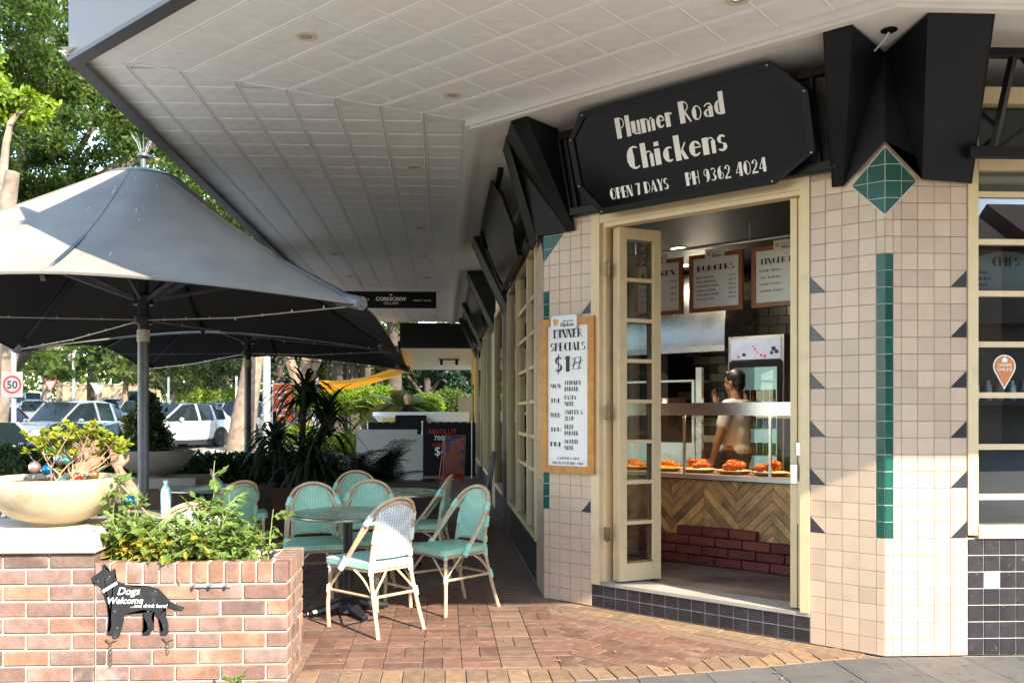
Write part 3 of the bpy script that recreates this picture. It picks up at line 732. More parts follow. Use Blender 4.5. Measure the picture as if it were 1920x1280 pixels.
# right leaves folded against the jamb, seen edge on
dR, p0, d_, n_, W_ = leaf_door(1.962, .045, 1.925, .42)
leaf_door(2.01, .05, 2.015, .42)
m = MB()
m.box(CW(1.975, .018, 1.06), (.05, .012, .13), rz=CANG, bev=.004); m.box(CW(2.015, .015, 1.22), (.05, .02, .09), rz=CANG, bev=.004)
m.build('lock', 'steel', dR, world=True, smooth=True)
m = MB(); m.box(CW(2.022, .03, .88), (.05, .04, .28), rz=CANG, bev=.004); m.build('letter_flap', 'cream', dR, world=True)
# hinges on the left frame
for z in (2.52, 1.45, .55):
    m = MB(); m.tube([CW(.575, .012, z - .055), CW(.575, .012, z + .055)], .010, 8); m.box(CW(.570, .018, z), (.05, .012, .10), rz=CANG); m.build('hinge', 'brass_old', shop, world=True, smooth=True)

# --- right window with glazing bars
ww = MB(); x0 = CR.x + .506
def rbox(mb, a0, a1, f0, f1, z0, z1, mi=0): mb.box2((a0, YR + f0, z0), (a1, YR + f1, z1), mi)
rbox(ww, x0, x0 + .062, -.006, .12, .72, 3.6); rbox(ww, x0 + .062, x0 + 2.2, -.010, .12, 2.90, 2.965); rbox(ww, x0 + .062, x0 + 2.2, -.012, .12, .70, .775)
rbox(ww, x0 + .062, x0 + 2.2, .0, .10, 3.30, 3.40)
win = ww.build('window', 'cream', shop, world=True)
zb = [.775, .945, 1.245, 1.555, 1.86, 2.165, 2.475, 2.76, 2.90]
for i in range(1, 8):
    q = MB(); rbox(q, x0 + .063, x0 + 2.2, .012 + .0004 * i, .06, zb[i] - .017, zb[i] + .017); q.build('glazing_bar', 'cream', win, world=True)
for i in range(8):
    q = MB(); rbox(q, x0 + .0625, x0 + 2.2, .032, .037, zb[i] + (.0175 if i else .001), zb[i + 1] - (.0175 if i < 7 else .001)); q.build('pane', 'window_glass', win, world=True)
q = MB(); rbox(q, x0 + .064, x0 + 2.2, .05, .056, 2.765, 2.895); q.build('blind', 'cream', win, world=True)
q = MB(); rbox(q, x0 + .063, x0 + 2.2, .06, .07, 3.0, 3.29); q.build('highlight_pane', 'car_glass', win, world=True)
# black tile base under the window
bs = MB(); bs.box2((x0 + .002, YR + .012, 0), (x0 + 2.2, YR + .2, .699)); base = bs.build('window_base', 'pale_grout', shop, world=True)
pw = parent_world(base)
for i in range(12):
    for j in range(7):
        wt = (i == 1 and j == 4)
        put('white_tile' if wt else 'black_tile', tile_mesh([(.003, .003), (.097, .003), (.097, .097), (.003, .097)], 'white_tile' if wt else 'black_tile'), base, (x0 + .004 + i * .1 - pw.x, YR + .006 - pw.y, .0 + j * .0995), (rt.uniform(-.004, .004), 0, 0))
# sticker and family menu in the window
stk = MB()
pts = [(.062 * cos(a), .062 * sin(a)) for a in [radians(q) for q in range(-30, 211, 20)]] + [(0, -.125)]
sc = Vector((x0 + .245, YR + .028, 1.73))
stk.prism(pts, lambda a, b: (sc.x + a, sc.y + .002, sc.z + b), lambda a, b: (sc.x + a, sc.y, sc.z + b))
pm('sticker_orange', (0.62, 0.20, 0.05), 0.5, var=.05); stko = stk.build('window_sticker', 'sticker_orange'); tag(stko, 'orange drop shaped ordering sticker on the window glass', 'sticker')
ol = MB(); pts2 = [(a * 1.14, b * 1.12) for a, b in pts]; ol.prism(pts2, lambda a, b: (sc.x + a, sc.y + .0025, sc.z + b), lambda a, b: (sc.x + a, sc.y + .0021, sc.z + b)); ol.build('outline', 'white_paint', stko, world=True)
lo = parent_world(stko)
for k, t_ in enumerate(('ORDER', 'ONLINE')): text_on(t_, .026, 'letter_white', stko, Vector((sc.x, sc.y - .001, sc.z - .002 - k * .026)) - lo, (1, 0, 0), (0, -1, 0))
hm = MB(); hm.prism([(-.016, 0), (.016, 0), (.016, .018), (0, .032), (-.016, .018)], lambda a, b: (sc.x + a, sc.y - .0005, sc.z + .024 + b), lambda a, b: (sc.x + a, sc.y - .001, sc.z + .024 + b)); hm.build('emblem', 'letter_white', stko, world=True)
# ------------------------------------------------------------------ hoods, truss, shop sign, dinner board
def mirror_pt(p):
    """mirror a world point across the middle of the chamfer"""
    w = Vector(p) - CL; s = w.dot(CU); t = w.dot(CN); return CW(CLEN - s, t, p[2])
def rcam(px, py, z): return G(px, py, z)
ZT = 3.615
RT1 = rcam(1740, 25, ZT); RT2 = rcam(1865, 25, ZT)
RB1 = Vector((2.850, YR - .020, 2.835)); RB2 = Vector((3.150, YR - .020, 2.815))
VT = Vector((CR.x - .01, CR.y - .02, 3.585)); VB = Vector((CR.x - .01, CR.y - .02, 3.06))
# left half of the W lives on the chamfer
LT1 = rcam(1598, 47, ZT); LT2 = rcam(1544, 59, ZT)
LB1 = CW(CLEN - .235, -.02, 2.835); LB2 = CW(CLEN - .300, -.02, 2.84)
def hood(parent, f, name='pier_hood'):
    global VT, VB, RT1, RT2
    o = []
    for (V0, V1, A0, A1, B0, B1, inward) in ((VT, VB, RT1, RB1, RT2, RB2, Vector((0, 1, 0))), (VT, VB, LT1, LB1, LT2, LB2, CN)):
        m = MB(); th_ = inward * .03
        P = [f(p) for p in (V0, V1, A0, A1, B0, B1)]
        m.add(P, [(0, 1, 3, 2)]); m.add(P, [(2, 3, 5, 4)])
        wB0 = f(B0 + inward * .42 if inward.y > .9 else B0 + CN * .40); wB1 = f(B1 + inward * .015)
        m.add([P[4], P[5], wB1, wB0], [(0, 1, 2, 3)])
        m.add([P[1], P[3], P[5], wB1], [(0, 1, 2, 3)])
        me = m.build(name, 'hood_black', parent, world=True, fix=False)
        # folded seam strips
        q = MB()
        a, b = P[2], P[3]; q.tube([a, b], .004, 6); a, b = P[4], P[5]; q.tube([a, b], .004, 6)
        q.build('seam', 'black_metal', me, world=True)
hood(shop, lambda p: Vector(p))
_s = (VT, VB, RT1, RT2, RB1, RB2); ow = Vector((-1, -.42, 0)).normalized()
VT = VT + Vector((.24, -.44, 0)) * .62; VB = Vector((CR.x + .02, CR.y - .06, 2.84)); RT1 = Vector((RT1.x, YR - .30, ZT)); RT2 = Vector((RT2.x, YR - .28, ZT))
hood(shop, mirror_pt); VT, VB, RT1, RT2, RB1, RB2 = _s
# rails that carry the sign between the two hoods
m = MB()
for z, t in ((3.50, -.20), (2.965, -.05)):
    m.bar(CW(.30, t, z), CW(CLEN - .25, t, z), .07, .06, bev=.004)
for s in (.36, CLEN - .36, .30, CLEN - .50):
    m.bar(CW(s, -.06, 2.99), CW(s, -.21, 3.49), .02, .035, bev=.003)
for s0, s1 in ((.31, .48), (CLEN - .48, CLEN - .31)):
    m.prism([(s0, 0), (s1, 0), (s1, 1), (s0, 1)], lambda s, v: tuple(CW(s, -.045 - .15 * v, 3.0 + .49 * v)), lambda s, v: tuple(CW(s, -.040 - .15 * v, 3.0 + .49 * v)))
m.build('sign_rail', 'black_metal', shop, world=True)
# perforations: small bolts in the rails
m = MB()
for s in (.42, CLEN - .40):
    for k in range(10):
        v = .1 + k * .085; m.ball(CW(s, -.052 - .15 * v, 3.0 + .49 * v), .008, 6, k=4)
m.build('rivet', 'dark_trim', shop, world=True)
# --- the sign: eight sided tilted panel
sg = thing('shop_sign', 'glossy black eight sided sign with white shop name over the door', 'sign', CW(CLEN / 2, -.15, 2.9))
sB = Vector((0, 0, 0))
tilt = atan2(.24, .70)
SX = CU; SY = (Vector((0, 0, 1)) * cos(tilt) - CN * sin(tilt)); SN = SX.cross(SY).normalized()
if SN.dot(CN) > 0: SN = -SN
org = CW(1.31, -.10, 2.90)          # bottom centre of the sign
def SP(a, b, n=0.0): return org + SX * a + SY * b + SN * n
oct_ = lambda g: [(-.86 + g, .23), (-.70 + g * .6, 0 + g), (.60 - g * .6, 0 + g), (.87 - g, .15), (.87 - g, .51), (.66 - g * .6, .73 - g), (-.72 + g * .6, .73 - g), (-.86 + g, .56)]
m = MB(); po = oct_(0); pi_ = oct_(.045)
n8 = 8
for a, b in ((0.0, .034),):
    vs = [SP(*p, 0) for p in po] + [SP(*p, .034) for p in po] + [SP(*p, .034) for p in pi_] + [SP(*p, .016) for p in pi_]
    fs = []
    for i in range(8):
        j = (i + 1) % 8; fs += [(i, j, 8 + j, 8 + i), (8 + i, 8 + j, 16 + j, 16 + i), (16 + i, 16 + j, 24 + j, 24 + i)]
    m.add(vs, fs)
m.build('frame', 'black_metal', sg, world=True)
m = MB(); m.prism(pi_, lambda a, b: tuple(SP(a, b, 0)), lambda a, b: tuple(SP(a, b, .018))); spn = m.build('panel', 'sign_black', sg, world=True)
m = MB()
for p, q in zip(po, pi_): m.ball(SP((p[0] + q[0]) / 2, (p[1] + q[1]) / 2, .034), .008, 6, k=4)
m.build('screw', 'steel_dull', sg, world=True)
lo = parent_world(spn)
for txt, sz, a, b, w in (('Plumer Road', .140, -.06, .490, .80), ('Chickens', .165, -.045, .262, .75), ('OPEN 7 DAYS', .080, -.365, .090, .47), ('PH 9362 4024', .088, .280, .088, .56)):
    deco_on(txt, sz, 'letter_white', spn, SP(a, b, .0195) - lo, SX, SN, width=w)
# --- dinner specials board on the left pier
bd = thing('menu_board', 'tall dinner specials board in orange timber frame on the left pier', 'menu board', CW(.245, -.02, .99))
bl = parent_world(bd)
def BP(s, z, t): return CW(.245 + s, -.012 - t, .99 + z)
m = MB()
def bbox(mb, s0, s1, z0, z1, t0, t1): mb.prism([(s0, z0), (s1, z0), (s1, z1), (s0, z1)], lambda s, z: tuple(BP(s, z, t0)), lambda s, z: tuple(BP(s, z, t1)))
bbox(m, -.245, -.19, 0, 1.185, 0, .03); bbox(m, .19, .245, 0, 1.185, 0, .03); bbox(m, -.19, .19, 0, .055, 0, .0295); bbox(m, -.19, .19, 1.13, 1.185, 0, .0295)
m.build('frame', 'timber_orange', bd, world=True)
m = MB(); bbox(m, -.19, .19, .055, 1.13, .002, .012); pnl = m.build('panel', 'white_tile', bd, world=True); lo = parent_world(pnl)
def BT(txt, s, z, h, w, mat='letter_black', al='C'): deco_on(txt, h, mat, pnl, BP(s, z, .0135) - lo, CU, -CN, width=w, align=al)
BT('DINNER', 0, 1.035, .065, .27); BT('SPECIALS', 0, .935, .065, .33)
BT('$1', -.05, .775, .12, .15); 
m = MB(); 
for a0, b0, a1, b1 in ((.03, .79, .13, .80), (.04, .82, .14, .86), (.03, .85, .12, .84), (.05, .80, .07, .875), (.10, .79, .12, .88), (.03, .875, .13, .885)): m.bar(BP(a0, b0, .0136), BP(a1, b1, .0136), .001, .016, up=tuple(CN))
m.build('scribble', 'letter_black', pnl, world=True)
rows_ = [('MON', 'CHICKEN', 'BURGER'), ('TUE', 'PASTA', 'NITE'), ('WED', 'SNITTY &', 'SLAW'), ('THU', 'BEEF', 'BURGER'), ('FRI', 'NOODLE', 'NITE')]
for k, (d_, l1, l2) in enumerate(rows_):
    z = .655 - k * .112
    BT(d_, -.115, z - .005, .034, .10); w1 = .155 * len(l1) / 7.2; w2 = .155 * len(l2) / 7.2
    BT(l1, -.03, z + .018, .034, w1, al='L'); BT(l2, -.03, z - .030, .034, w2, al='L')
BT('4.30PM TO 8.30PM', 0, .103, .020, .20); BT('DINE IN CUSTOMERS ONLY', 0, .066, .020, .29)
m = MB(); 
def plaque(mb, s0, s1, z0, z1, t0, t1, r=.02):
    pts = []
    for cx_, cz_, a_ in ((s1 - r, z1 - r, 0), (s0 + r, z1 - r, 90), (s0 + r, z0 + r, 180), (s1 - r, z0 + r, 270)):
        for k in range(5): pts.append((cx_ + r * cos(radians(a_ + k * 22.5)), cz_ + r * sin(radians(a_ + k * 22.5))))
    mb.prism(pts, lambda s, z: tuple(BP(s, z, t0)), lambda s, z: tuple(BP(s, z, t1)))
plaque(m, -.14, .10, 1.10, 1.205, .031, .04); pq = m.build('header_plaque', 'white_tile', bd, world=True); lo = parent_world(pq)
pm('logo_orange', (0.75, 0.33, 0.10), .5, var=.05)
deco_on('Chickens', .032, 'letter_black', pq, BP(.015, 1.118, .0413) - lo, CU, -CN, width=.13)
text_on('Plumer Road', .018, 'letter_black', pq, BP(.02, 1.155, .0413) - lo, CU, -CN)
m = MB()
for a, b, r in ((-.095, 1.150, .022), (-.112, 1.165, .011), (-.078, 1.165, .012), (-.10, 1.178, .010)):
    m.prism([(a + r * cos(q * pi / 5), b + r * sin(q * pi / 5)) for q in range(10)], lambda s, z: tuple(BP(s, z, .0402)), lambda s, z: tuple(BP(s, z, .0409 + r * .01)))
m.build('emblem', 'logo_orange', pq, world=True)
# --- truss in front of the right window
tr = thing('window_truss', 'black steel truss with diagonal braces above the right window', 'truss', (3.6, 4.85, 2.95))
m = MB(); m.bar((3.10, 4.86, 3.50), (5.4, 4.86, 3.50), .05, .05, bev=.004); m.bar((3.05, 4.95, 2.96), (5.4, 4.95, 2.96), .06, .06, bev=.004); m.build('chord', 'black_metal', tr, world=True)
for k in range(4):
    xx = 3.20 + k * .62
    m = MB(); m.bar((xx, 4.95, 2.98), (xx + .06, 4.86, 3.49), .045, .03); m.build('post', 'black_metal', tr, world=True)
    m = MB(); m.bar((xx + .10, 4.86, 3.49), (xx + .36, 4.905, 3.24), .02, .02); m.bar((xx + .03, 4.95, 2.99), (xx + .36, 4.905, 3.24), .02, .02); m.build('brace', 'black_metal', tr, world=True)
# pipe stub and black ceiling rose at the corner
rs = thing('ceiling_rose', 'round black ceiling plate with a pale cable above the corner hood', 'ceiling plate', G(1667, 58, 3.615))
lo = parent_world(rs)
m = MB(); m.lathe([(.04, .0), (.045, -.008), (.03, -.016), (.0, -.017)], (0, 0, .008), 16); m.build('plate', 'black_metal', rs, smooth=True)
m = MB(); m.tube([(0, 0, -.008), (.0, .05, -.03), (-.01, .12, -.05), (-.01, .25, -.06)], .006, 6); m.build('cable', 'plaster', rs, smooth=True)
# ------------------------------------------------------------------ street awning
AX = -2.25; AT = -3.11; AY = 2.03; CO = .59; YE = 21.0
aw = thing('street_awning', 'wide white street awning with pressed metal soffit and grey fascia', 'awning', (XL, YE - 6, 3.58))
awl = parent_world(aw)
S0 = (AX - CL.x - CN.x * AT) / CU.x                                   # chamfer/left corner of the outer edge
cA = CW(S0, AT, 0); S1 = (AY - CL.y - CN.y * AT) / CU.y; cB = CW(S1, AT, 0)
m = MB(); m.prism([(AX, YE), (cA.x, cA.y), (cB.x, cB.y), (14, AY), (14, YE)], lambda a, b: (a, b, ZC + .012), lambda a, b: (a, b, ZC + .05))
m.build('soffit', 'ceiling_white', aw, world=True)
m = MB(); m.prism([(XL + .02, YE), (CL.x + .02, CL.y), (CR.x, CR.y + .02), (14, YR + .02), (14, YE)], lambda a, b: (a, b, ZC + .051), lambda a, b: (a, b, ZC + .22)); m.build('roof', 'zinc', shop, world=True)
# parapet wall above the roof edge of the building
m = MB(); m.prism([(XL, YE), (CL.x, CL.y), (CR.x, CR.y), (14, YR), (14, YR + .25), (CR.x + .1, YR + .25), (XL + .25, CL.y + .1), (XL + .25, YE)], lambda a, b: (a, b, ZC + .225), lambda a, b: (a, b, ZC + .9))
m.build('parapet', 'plaster', shop, world=True)
# fascia with dark bottom lip
def run(mb, pts, d0, d1, z0, z1):
    """extrude along polyline pts; d0,d1 offsets to the left of travel direction, mitred"""
    pts = [Vector(p) for p in pts]; n = len(pts); offs = []
    for i in range(n):
        d = [(pts[j + 1] - pts[j]).normalized() for j in range(n - 1)]
        na = [Vector((-q.y, q.x, 0)) for q in d]
        if i == 0: k = na[0]
        elif i == n - 1: k = na[-1]
        else: k = (na[i - 1] + na[i]) / (1 + na[i - 1].dot(na[i]))
        offs.append(k)
    for i in range(n - 1):
        a, b, ka, kb = pts[i], pts[i + 1], offs[i], offs[i + 1]
        q = [a + ka * d0, b + kb * d0, b + kb * d1, a + ka * d1]
        mb.prism([(p.x, p.y) for p in q], lambda x, y: (x, y, z0), lambda x, y: (x, y, z1))
path = [(AX, YE, 0), (cA.x, cA.y, 0), (cB.x, cB.y, 0), (14, AY, 0)]
m = MB(); run(m, path[:2], -.03, .0, 3.612, 3.72); run(m, path[1:], -.03, .0, 3.612, 4.02); m.build('fascia', 'fascia_grey', aw, world=True)
m = MB(); run(m, path, -.034, .055, 3.585, 3.611); m.build('fascia_lip', 'dark_trim', aw, world=True)
cpath = [(XL - CO, YE, 0)] + [tuple(CW(s, -CO, 0)) for s in ((XL - CO - CL.x + CN.x * CO) / CU.x, (YR - CO - CL.y + CN.y * CO) / CU.y)] + [(14, YR - CO, 0)]
m = MB(); run(m, cpath, -.035, .0, 3.60, ZC + .012); run(m, cpath, .0, .05, 3.585, 3.628); run(m, cpath, .05, .085, 3.60, 3.626)
m.build('cornice', 'plaster', aw, world=True)
m = MB(); run(m, cpath, .001, CO + .01, 3.622, ZC + .011); m.build('bulkhead', 'plaster', aw, world=True)
# pressed metal panels + strips
P_ = .3135
def cell_geo():
    a = P_ / 2 - .012; b = .155 - .019
    vs = [(-a, -b, 0), (a, -b, 0), (a, b, 0), (-a, b, 0), (0, -b, 0), (a, 0, 0), (0, b, 0), (-a, 0, 0), (-a * .52, -b * .52, -.0045), (a * .52, -b * .52, -.0045), (a * .52, b * .52, -.0045), (-a * .52, b * .52, -.0045), (0, 0, -.001)]
    fs = [(0, 4, 8), (4, 1, 9), (1, 5, 9), (5, 2, 10), (2, 6, 10), (6, 3, 11), (3, 7, 11), (7, 0, 8), (4, 9, 12), (4, 12, 8), (5, 10, 12), (5, 12, 9), (6, 11, 12), (6, 12, 10), (7, 8, 12), (7, 12, 11)]
    # transverse bead at one end
    e = P_ / 2
    vs += [(e - .011, -b, 0), (e, -b, -.006), (e + .011, -b, 0), (e - .011, b, 0), (e, b, -.006), (e + .011, b, 0)]
    fs += [(13, 14, 17, 16), (14, 15, 18, 17)]
    return vs, fs
cv, cf = cell_geo(); cm = MB(); cm.add(cv, cf); cell_me = cm.mesh('ceiling_panel', 'ceiling_white', fix=False)
far_c = MB(); n_single = 0; zc_ = ZC + .006
def in_left(x, y):    # left of the mitre
    q = Vector((x, y, 0)); a = Vector(cpath[1]); b = Vector((cA.x, cA.y, 0)); d = b - a
    return (d.x * (q.y - a.y) - d.y * (q.x - a.x)) < 0
rows = []
for k in range(8):
    xc = XL - CO - .035 - .155 - .3105 * k
    for j in range(52):
        y = 5.5 + j * P_
        if y > YE - .1 or not in_left(xc, y): continue
        rows.append((y + abs(xc) * .1, xc, y, pi / 2))
    # chamfer section
    t = -CO - .035 - .155 - .3105 * k
    for j in range(-6, 18):
        s = j * P_ + .1; w = CW(s, t, 0)
        if in_left(w.x, w.y) or w.y < 2.3: continue
        if s > CLEN + (-t) * .42 + .2: continue
        if w.y > 4.2: rows.append((w.length - 2.5, w.x, w.y, CANG))
rows.sort()
for i, (d, x, y, ang) in enumerate(rows):
    if i < 230: put('ceiling_panel', cell_me, aw, (x - awl.x, y - awl.y, zc_ - awl.z), (0, 0, ang))
    else:
        R = Matrix.Rotation(ang, 3, 'Z'); far_c.add([R @ Vector(v) + Vector((x, y, zc_)) for v in cv], cf)
o = far_c.build('ceiling_panel', 'ceiling_white', aw, world=True, fix=False); o['kind'] = 'stuff'
def mitre_y(x):
    a = Vector(cpath[1]); b = cA; return a.y + (x - a.x) / (b.x - a.x) * (b.y - a.y)
for k in range(8):
    m = MB(); x = XL - CO - .035 - .3105 * (k + 1); y0 = mitre_y(x)
    for o_ in (-.011, .011): m.box2((x + o_ - .008, y0, ZC + .001), (x + o_ + .008, YE - .05, ZC + .011), bev=.003)
    m.build('batten', 'ceiling_white', aw, world=True)
    m = MB(); t = -CO - .035 - .3105 * (k + 1)
    s_ = (x - CL.x - CN.x * t) / CU.x
    for o_ in (-.011, .011): m.bar(CW(s_, t + o_, ZC + .006), CW(CLEN - s_, t + o_, ZC + .006), .016, .010, bev=.003)
    m.build('batten', 'ceiling_white', aw, world=True)
# mitre stain ridge
m = MB(); a = Vector(cpath[1]); m.bar((a.x, a.y, ZC + .006), (cA.x + .1, cA.y + .05, ZC + .006), .016, .010, bev=.003); m.build('mitre_bead', 'ceiling_white', aw, world=True)
# recessed downlights
pm('lamp_off', (0.62, 0.60, 0.55), 0.25, var=.1, metal=.3); pm('rim_cream', (0.72, 0.66, 0.52), .5, var=.05)
for i, (px, py) in enumerate([(575, 70), (848, 180), (777, 315), (788, 428), (627, 477), (795, 481), (655, 519), (800, 521), (1383, 2), (703, 593), (814, 594)]):
    p = G(px, py, ZC - .004)
    dl = thing('downlight', {0: 'recessed downlight between the fascia corner and the door sign', 1: 'recessed downlight next to the corner of the cornice', 2: 'recessed downlight beside the first long tilted sign', 8: 'recessed downlight above the eight sided door sign'}.get(i, 'small recessed downlight in the soffit toward the hanging wine sign'), 'downlight', p, group='recessed downlights in the awning soffit')
    m = MB(); m.lathe([(.062, .006), (.062, 0), (.045, -.003), (.038, .0), (.038, .006)], n=20); m.build('rim', 'rim_cream', dl, smooth=True)
    m = MB(); m.lathe([(.037, .004), (.02, .0005), (.0, -.001)], n=16); m.build('lamp', 'lamp_off', dl, smooth=True)

# ------------------------------------------------------------------ left facade of the shop: windows, piers, hoods, tilted signs
Z1 = 2.90
def bay(y0, y1, posts):
    b = MB(); b.box2((XL + .012, y0, 0), (XL + .2, y1, .36)); bs_ = b.build('window_base', 'black_tile', shop, world=True)
    f = MB()
    for p in posts: f.box2((XL - .015, p - .035, .361), (XL + .10, p + .035, Z1 + .05))
    ps_ = posts
    for a, c in zip(ps_[:-1], ps_[1:]):
        f.box2((XL - .010, a + .036, Z1 - .03), (XL + .09, c - .036, Z1 + .045)); f.box2((XL - .012, a + .036, .362), (XL + .095, c - .036, .42))
    w = f.build('window', 'cream', shop, world=True)
    for a, c in zip(ps_[:-1], ps_[1:]):
        for z in ((.95, 1.24, 1.55, 1.86, 2.17, 2.48) if y0 < 8 and a < 9 else ()):
            q = MB(); q.box2((XL + .005, a + .036, z - .016), (XL + .06, c - .036, z + .016)); q.build('glazing_bar', 'cream', w, world=True)
        q = MB(); q.box2((XL + .030, a + .036, .42), (XL + .036, c - .036, Z1 - .03)); q.build('pane', 'window_glass', w, world=True)
    h = MB(); h.box2((XL + .012, y0, Z1 + .051), (XL + .14, y1, ZC)); h.build('window_head', 'plaster', shop, world=True)
def pier(y0, y1, black=False):
    m = MB(); m.box2((XL + .007, y0, 0), (XL + .25, y1, ZC)); p = m.build('pier', 'grout', shop, world=True)
    j = MB(); n = int(round((y1 - y0) / .1))
    lay(p, lambda a: Vector((XL, y1 - a, 0)), -pi / 2, [(i * .1, (i + 1) * .1) for i in range(n)], 31, tri=(n - 1, 'R'), joined=j)
    o = j.build('tile', ['black_tile' if black else 'pink_tile', 'green_tile', 'wrap_white' if black else 'navy_tile'], p, fix=False, loc=(0, 0, 0)); o['kind'] = 'stuff'
bay(7.392, 10.59, [7.43, 8.10, 9.30, 10.55]); pier(10.6, 11.4, True); bay(11.402, 13.19, [11.44, 13.15]); pier(13.2, 14.0); bay(14.002, 16.99, [14.04, 15.5, 16.95]); pier(17.0, 17.8, True); bay(17.802, 20.9, [17.85, 20.85])
def lhood(yc, w=.8):
    m = MB(); x = XL
    P = [Vector((x - .42, yc - w / 2 + .10, 3.605)), Vector((x - .42, yc + w / 2 - .10, 3.605)), Vector((x - .02, yc + w / 2 - .1, 2.80)), Vector((x - .02, yc - w / 2 + .1, 2.80)), Vector((x - .0, yc - w / 2, 3.605)), Vector((x, yc + w / 2, 3.605)), Vector((x, yc + w / 2, 2.72)), Vector((x, yc - w / 2, 2.72))]
    m.add(P, [(0, 1, 2, 3), (0, 3, 7, 4), (1, 5, 6, 2), (3, 2, 6, 7), (0, 4, 5, 1)])
    return m.build('pier_hood', 'hood_black', shop, world=True)
for yh in (11.0, 13.6, 17.4, 20.2): lhood(yh)
for i, (y0, y1, lab) in enumerate(((7.75, 10.3, 'long black tilted sign panel over the windows beside the corner hood'), (14.2, 16.8, 'long black tilted sign panel over the second row of windows'), (18.0, 19.6, 'black tilted sign panel over the windows by the awning end'))):
    sgn = thing('shop_sign', lab, 'sign', (XL - .15, (y0 + y1) / 2, 2.88)); lo = parent_world(sgn)
    def TP(y, v, n=0.0): return Vector((XL - .07 - .25 * v - n * .95, y, 2.90 + .66 * v - n * .3))
    c_ = .20; pol = [(y0, .25), (y0 + c_, 0), (y1 - c_, 0), (y1, .25), (y1, .75), (y1 - c_, 1), (y0 + c_, 1), (y0, .75)]
    m = MB(); m.prism(pol, lambda a, b: tuple(TP(a, b, 0)), lambda a, b: tuple(TP(a, b, .02))); m.build('panel', 'sign_black', sgn, world=True)
    m = MB()
    for k in range(8): m.bar(TP(*pol[k], .02), TP(*pol[(k + 1) % 8], .02), .045, .02)
    m.build('frame', 'black_metal', sgn, world=True)
    m = MB(); m.bar((XL - .30, y0 - .3, 3.52), (XL - .30, y1 + .3, 3.52), .05, .05); m.bar((XL - .06, y0 - .3, 2.93), (XL - .06, y1 + .3, 2.93), .05, .05); m.build('rail', 'black_metal', sgn, world=True)
    if i: deco_on(['', 'CAFE AND GRILL', 'TAKE AWAY'][i], .30, 'letter_white', sgn, TP((y0 + y1) / 2, .28, .023) - lo, (0, -1, 0), (-1, 0, -.35)) if False else None
# hanging wine shop sign
hs = thing('hanging_sign', 'black hanging board reading corkscrew cellars under the awning', 'sign', YP(733, 578, 15.0))
lo = parent_world(hs)
A, B = YP(636, 546, 15.0), YP(818, 578, 15.0)
m = MB(); m.box2((A.x, 14.98, B.z), (B.x, 15.02, A.z)); bo = m.build('board', 'soffit_dark', hs, world=True); lo = parent_world(bo)
cxs = (YP(648, 560, 15).x + B.x) / 2
text_on('CORKSCREW', .085, 'letter_white', bo, Vector((cxs, 14.978, B.z + .125)), (1, 0, 0), (0, -1, 0), bold=.002)
text_on('CELLARS', .06, 'letter_white', bo, Vector((cxs, 14.978, B.z + .06)), (1, 0, 0), (0, -1, 0), spacing=1.1)
text_on('LOCAL PEOPLE', .045, 'letter_white', bo, Vector((cxs - .55, 14.978, B.z + .13)), (1, 0, 0), (0, -1, 0), spacing=1.2)
text_on('GREAT WINE', .045, 'letter_white', bo, Vector((cxs + .53, 14.978, B.z + .115)), (1, 0, 0), (0, -1, 0), spacing=1.2)
for ch in list(bo.children): ch.location = Vector(ch.location) - lo
m = MB(); m.prism([(-.03, 0), (.03, 0), (.02, .02), (-.02, .02)], lambda a, b: (cxs + a, 14.9795, B.z + .215 + b), lambda a, b: (cxs + a, 14.979, B.z + .215 + b)); m.build('emblem', 'letter_white', bo, world=True)
for xx in (A.x + .3, B.x - .3):
    m = MB(); m.tube([(xx, 15, A.z), (xx, 15, ZC)], .006, 6); m.build('hanger', 'steel_dull', hs, world=True)

# ------------------------------------------------------------------ neighbouring shop: lower dark fascia, soffit, yellow wall
nb = thing('neighbour_shop', 'neighbouring shop with black fascia, low white soffit and yellow wall', 'shop', (.9, 26, 0))
xa = YP(750, 620, 21.1).x
m = MB(); m.box2((xa, 21.05, 3.02), (XL + 1.5, 21.20, 3.62)); m.build('fascia', 'soffit_dark', nb, world=True)
ZN = lambda y: 3.03 - (y - 21.2) * .082
m = MB(); m.prism([(21.201, 3.03), (25.2, ZN(25.2)), (25.2, ZN(25.2) + .05), (21.201, 3.12)], lambda y, z: (xa, y, z), lambda y, z: (XL + 1.5, y, z)); m.build('soffit', 'plaster', nb, world=True)
m = MB(); m.prism([(21.21, 3.0), (25.2, ZN(25.2) - .03), (25.2, ZN(25.2) + .09), (21.21, 3.2)], lambda y, z: (xa - .06, y, z), lambda y, z: (xa - .002, y, z)); m.build('side_fascia', 'soffit_dark', nb, world=True)
m = MB(); m.prism([(21.21, 0), (24.4, 0), (24.4, ZN(24.4)), (21.21, 3.028)], lambda y, z: (XL + .02, y, z), lambda y, z: (XL + .3, y, z)); m.build('wall', 'yellow_wall', nb, world=True)
m = MB(); m.box2((XL - .0, 22.6, .0), (XL + .018, 23.6, 2.2)); m.build('shop_door', 'car_glass', nb, world=True)
m = MB(); m.box2((XL - .35, 23.9, 0), (XL - .0, 24.2, 1.9)); m.build('timber_stand', 'cap_stone', nb, world=True)
tl = thing('track_light', 'black track light with two spots under the low soffit', 'lamp', (YP(842, 670, 23).x, 23, 2.83)); lo = parent_world(tl)
m = MB(); m.box((0, 0, .03), (.55, .04, .03)); m.build('rail', 'black_metal', tl)
for q in (-.2, .2):
    m = MB(); m.tube([(q, 0, .015), (q, -.05, -.10)], .04, 10); m.build('spot', 'black_metal', tl, smooth=True)
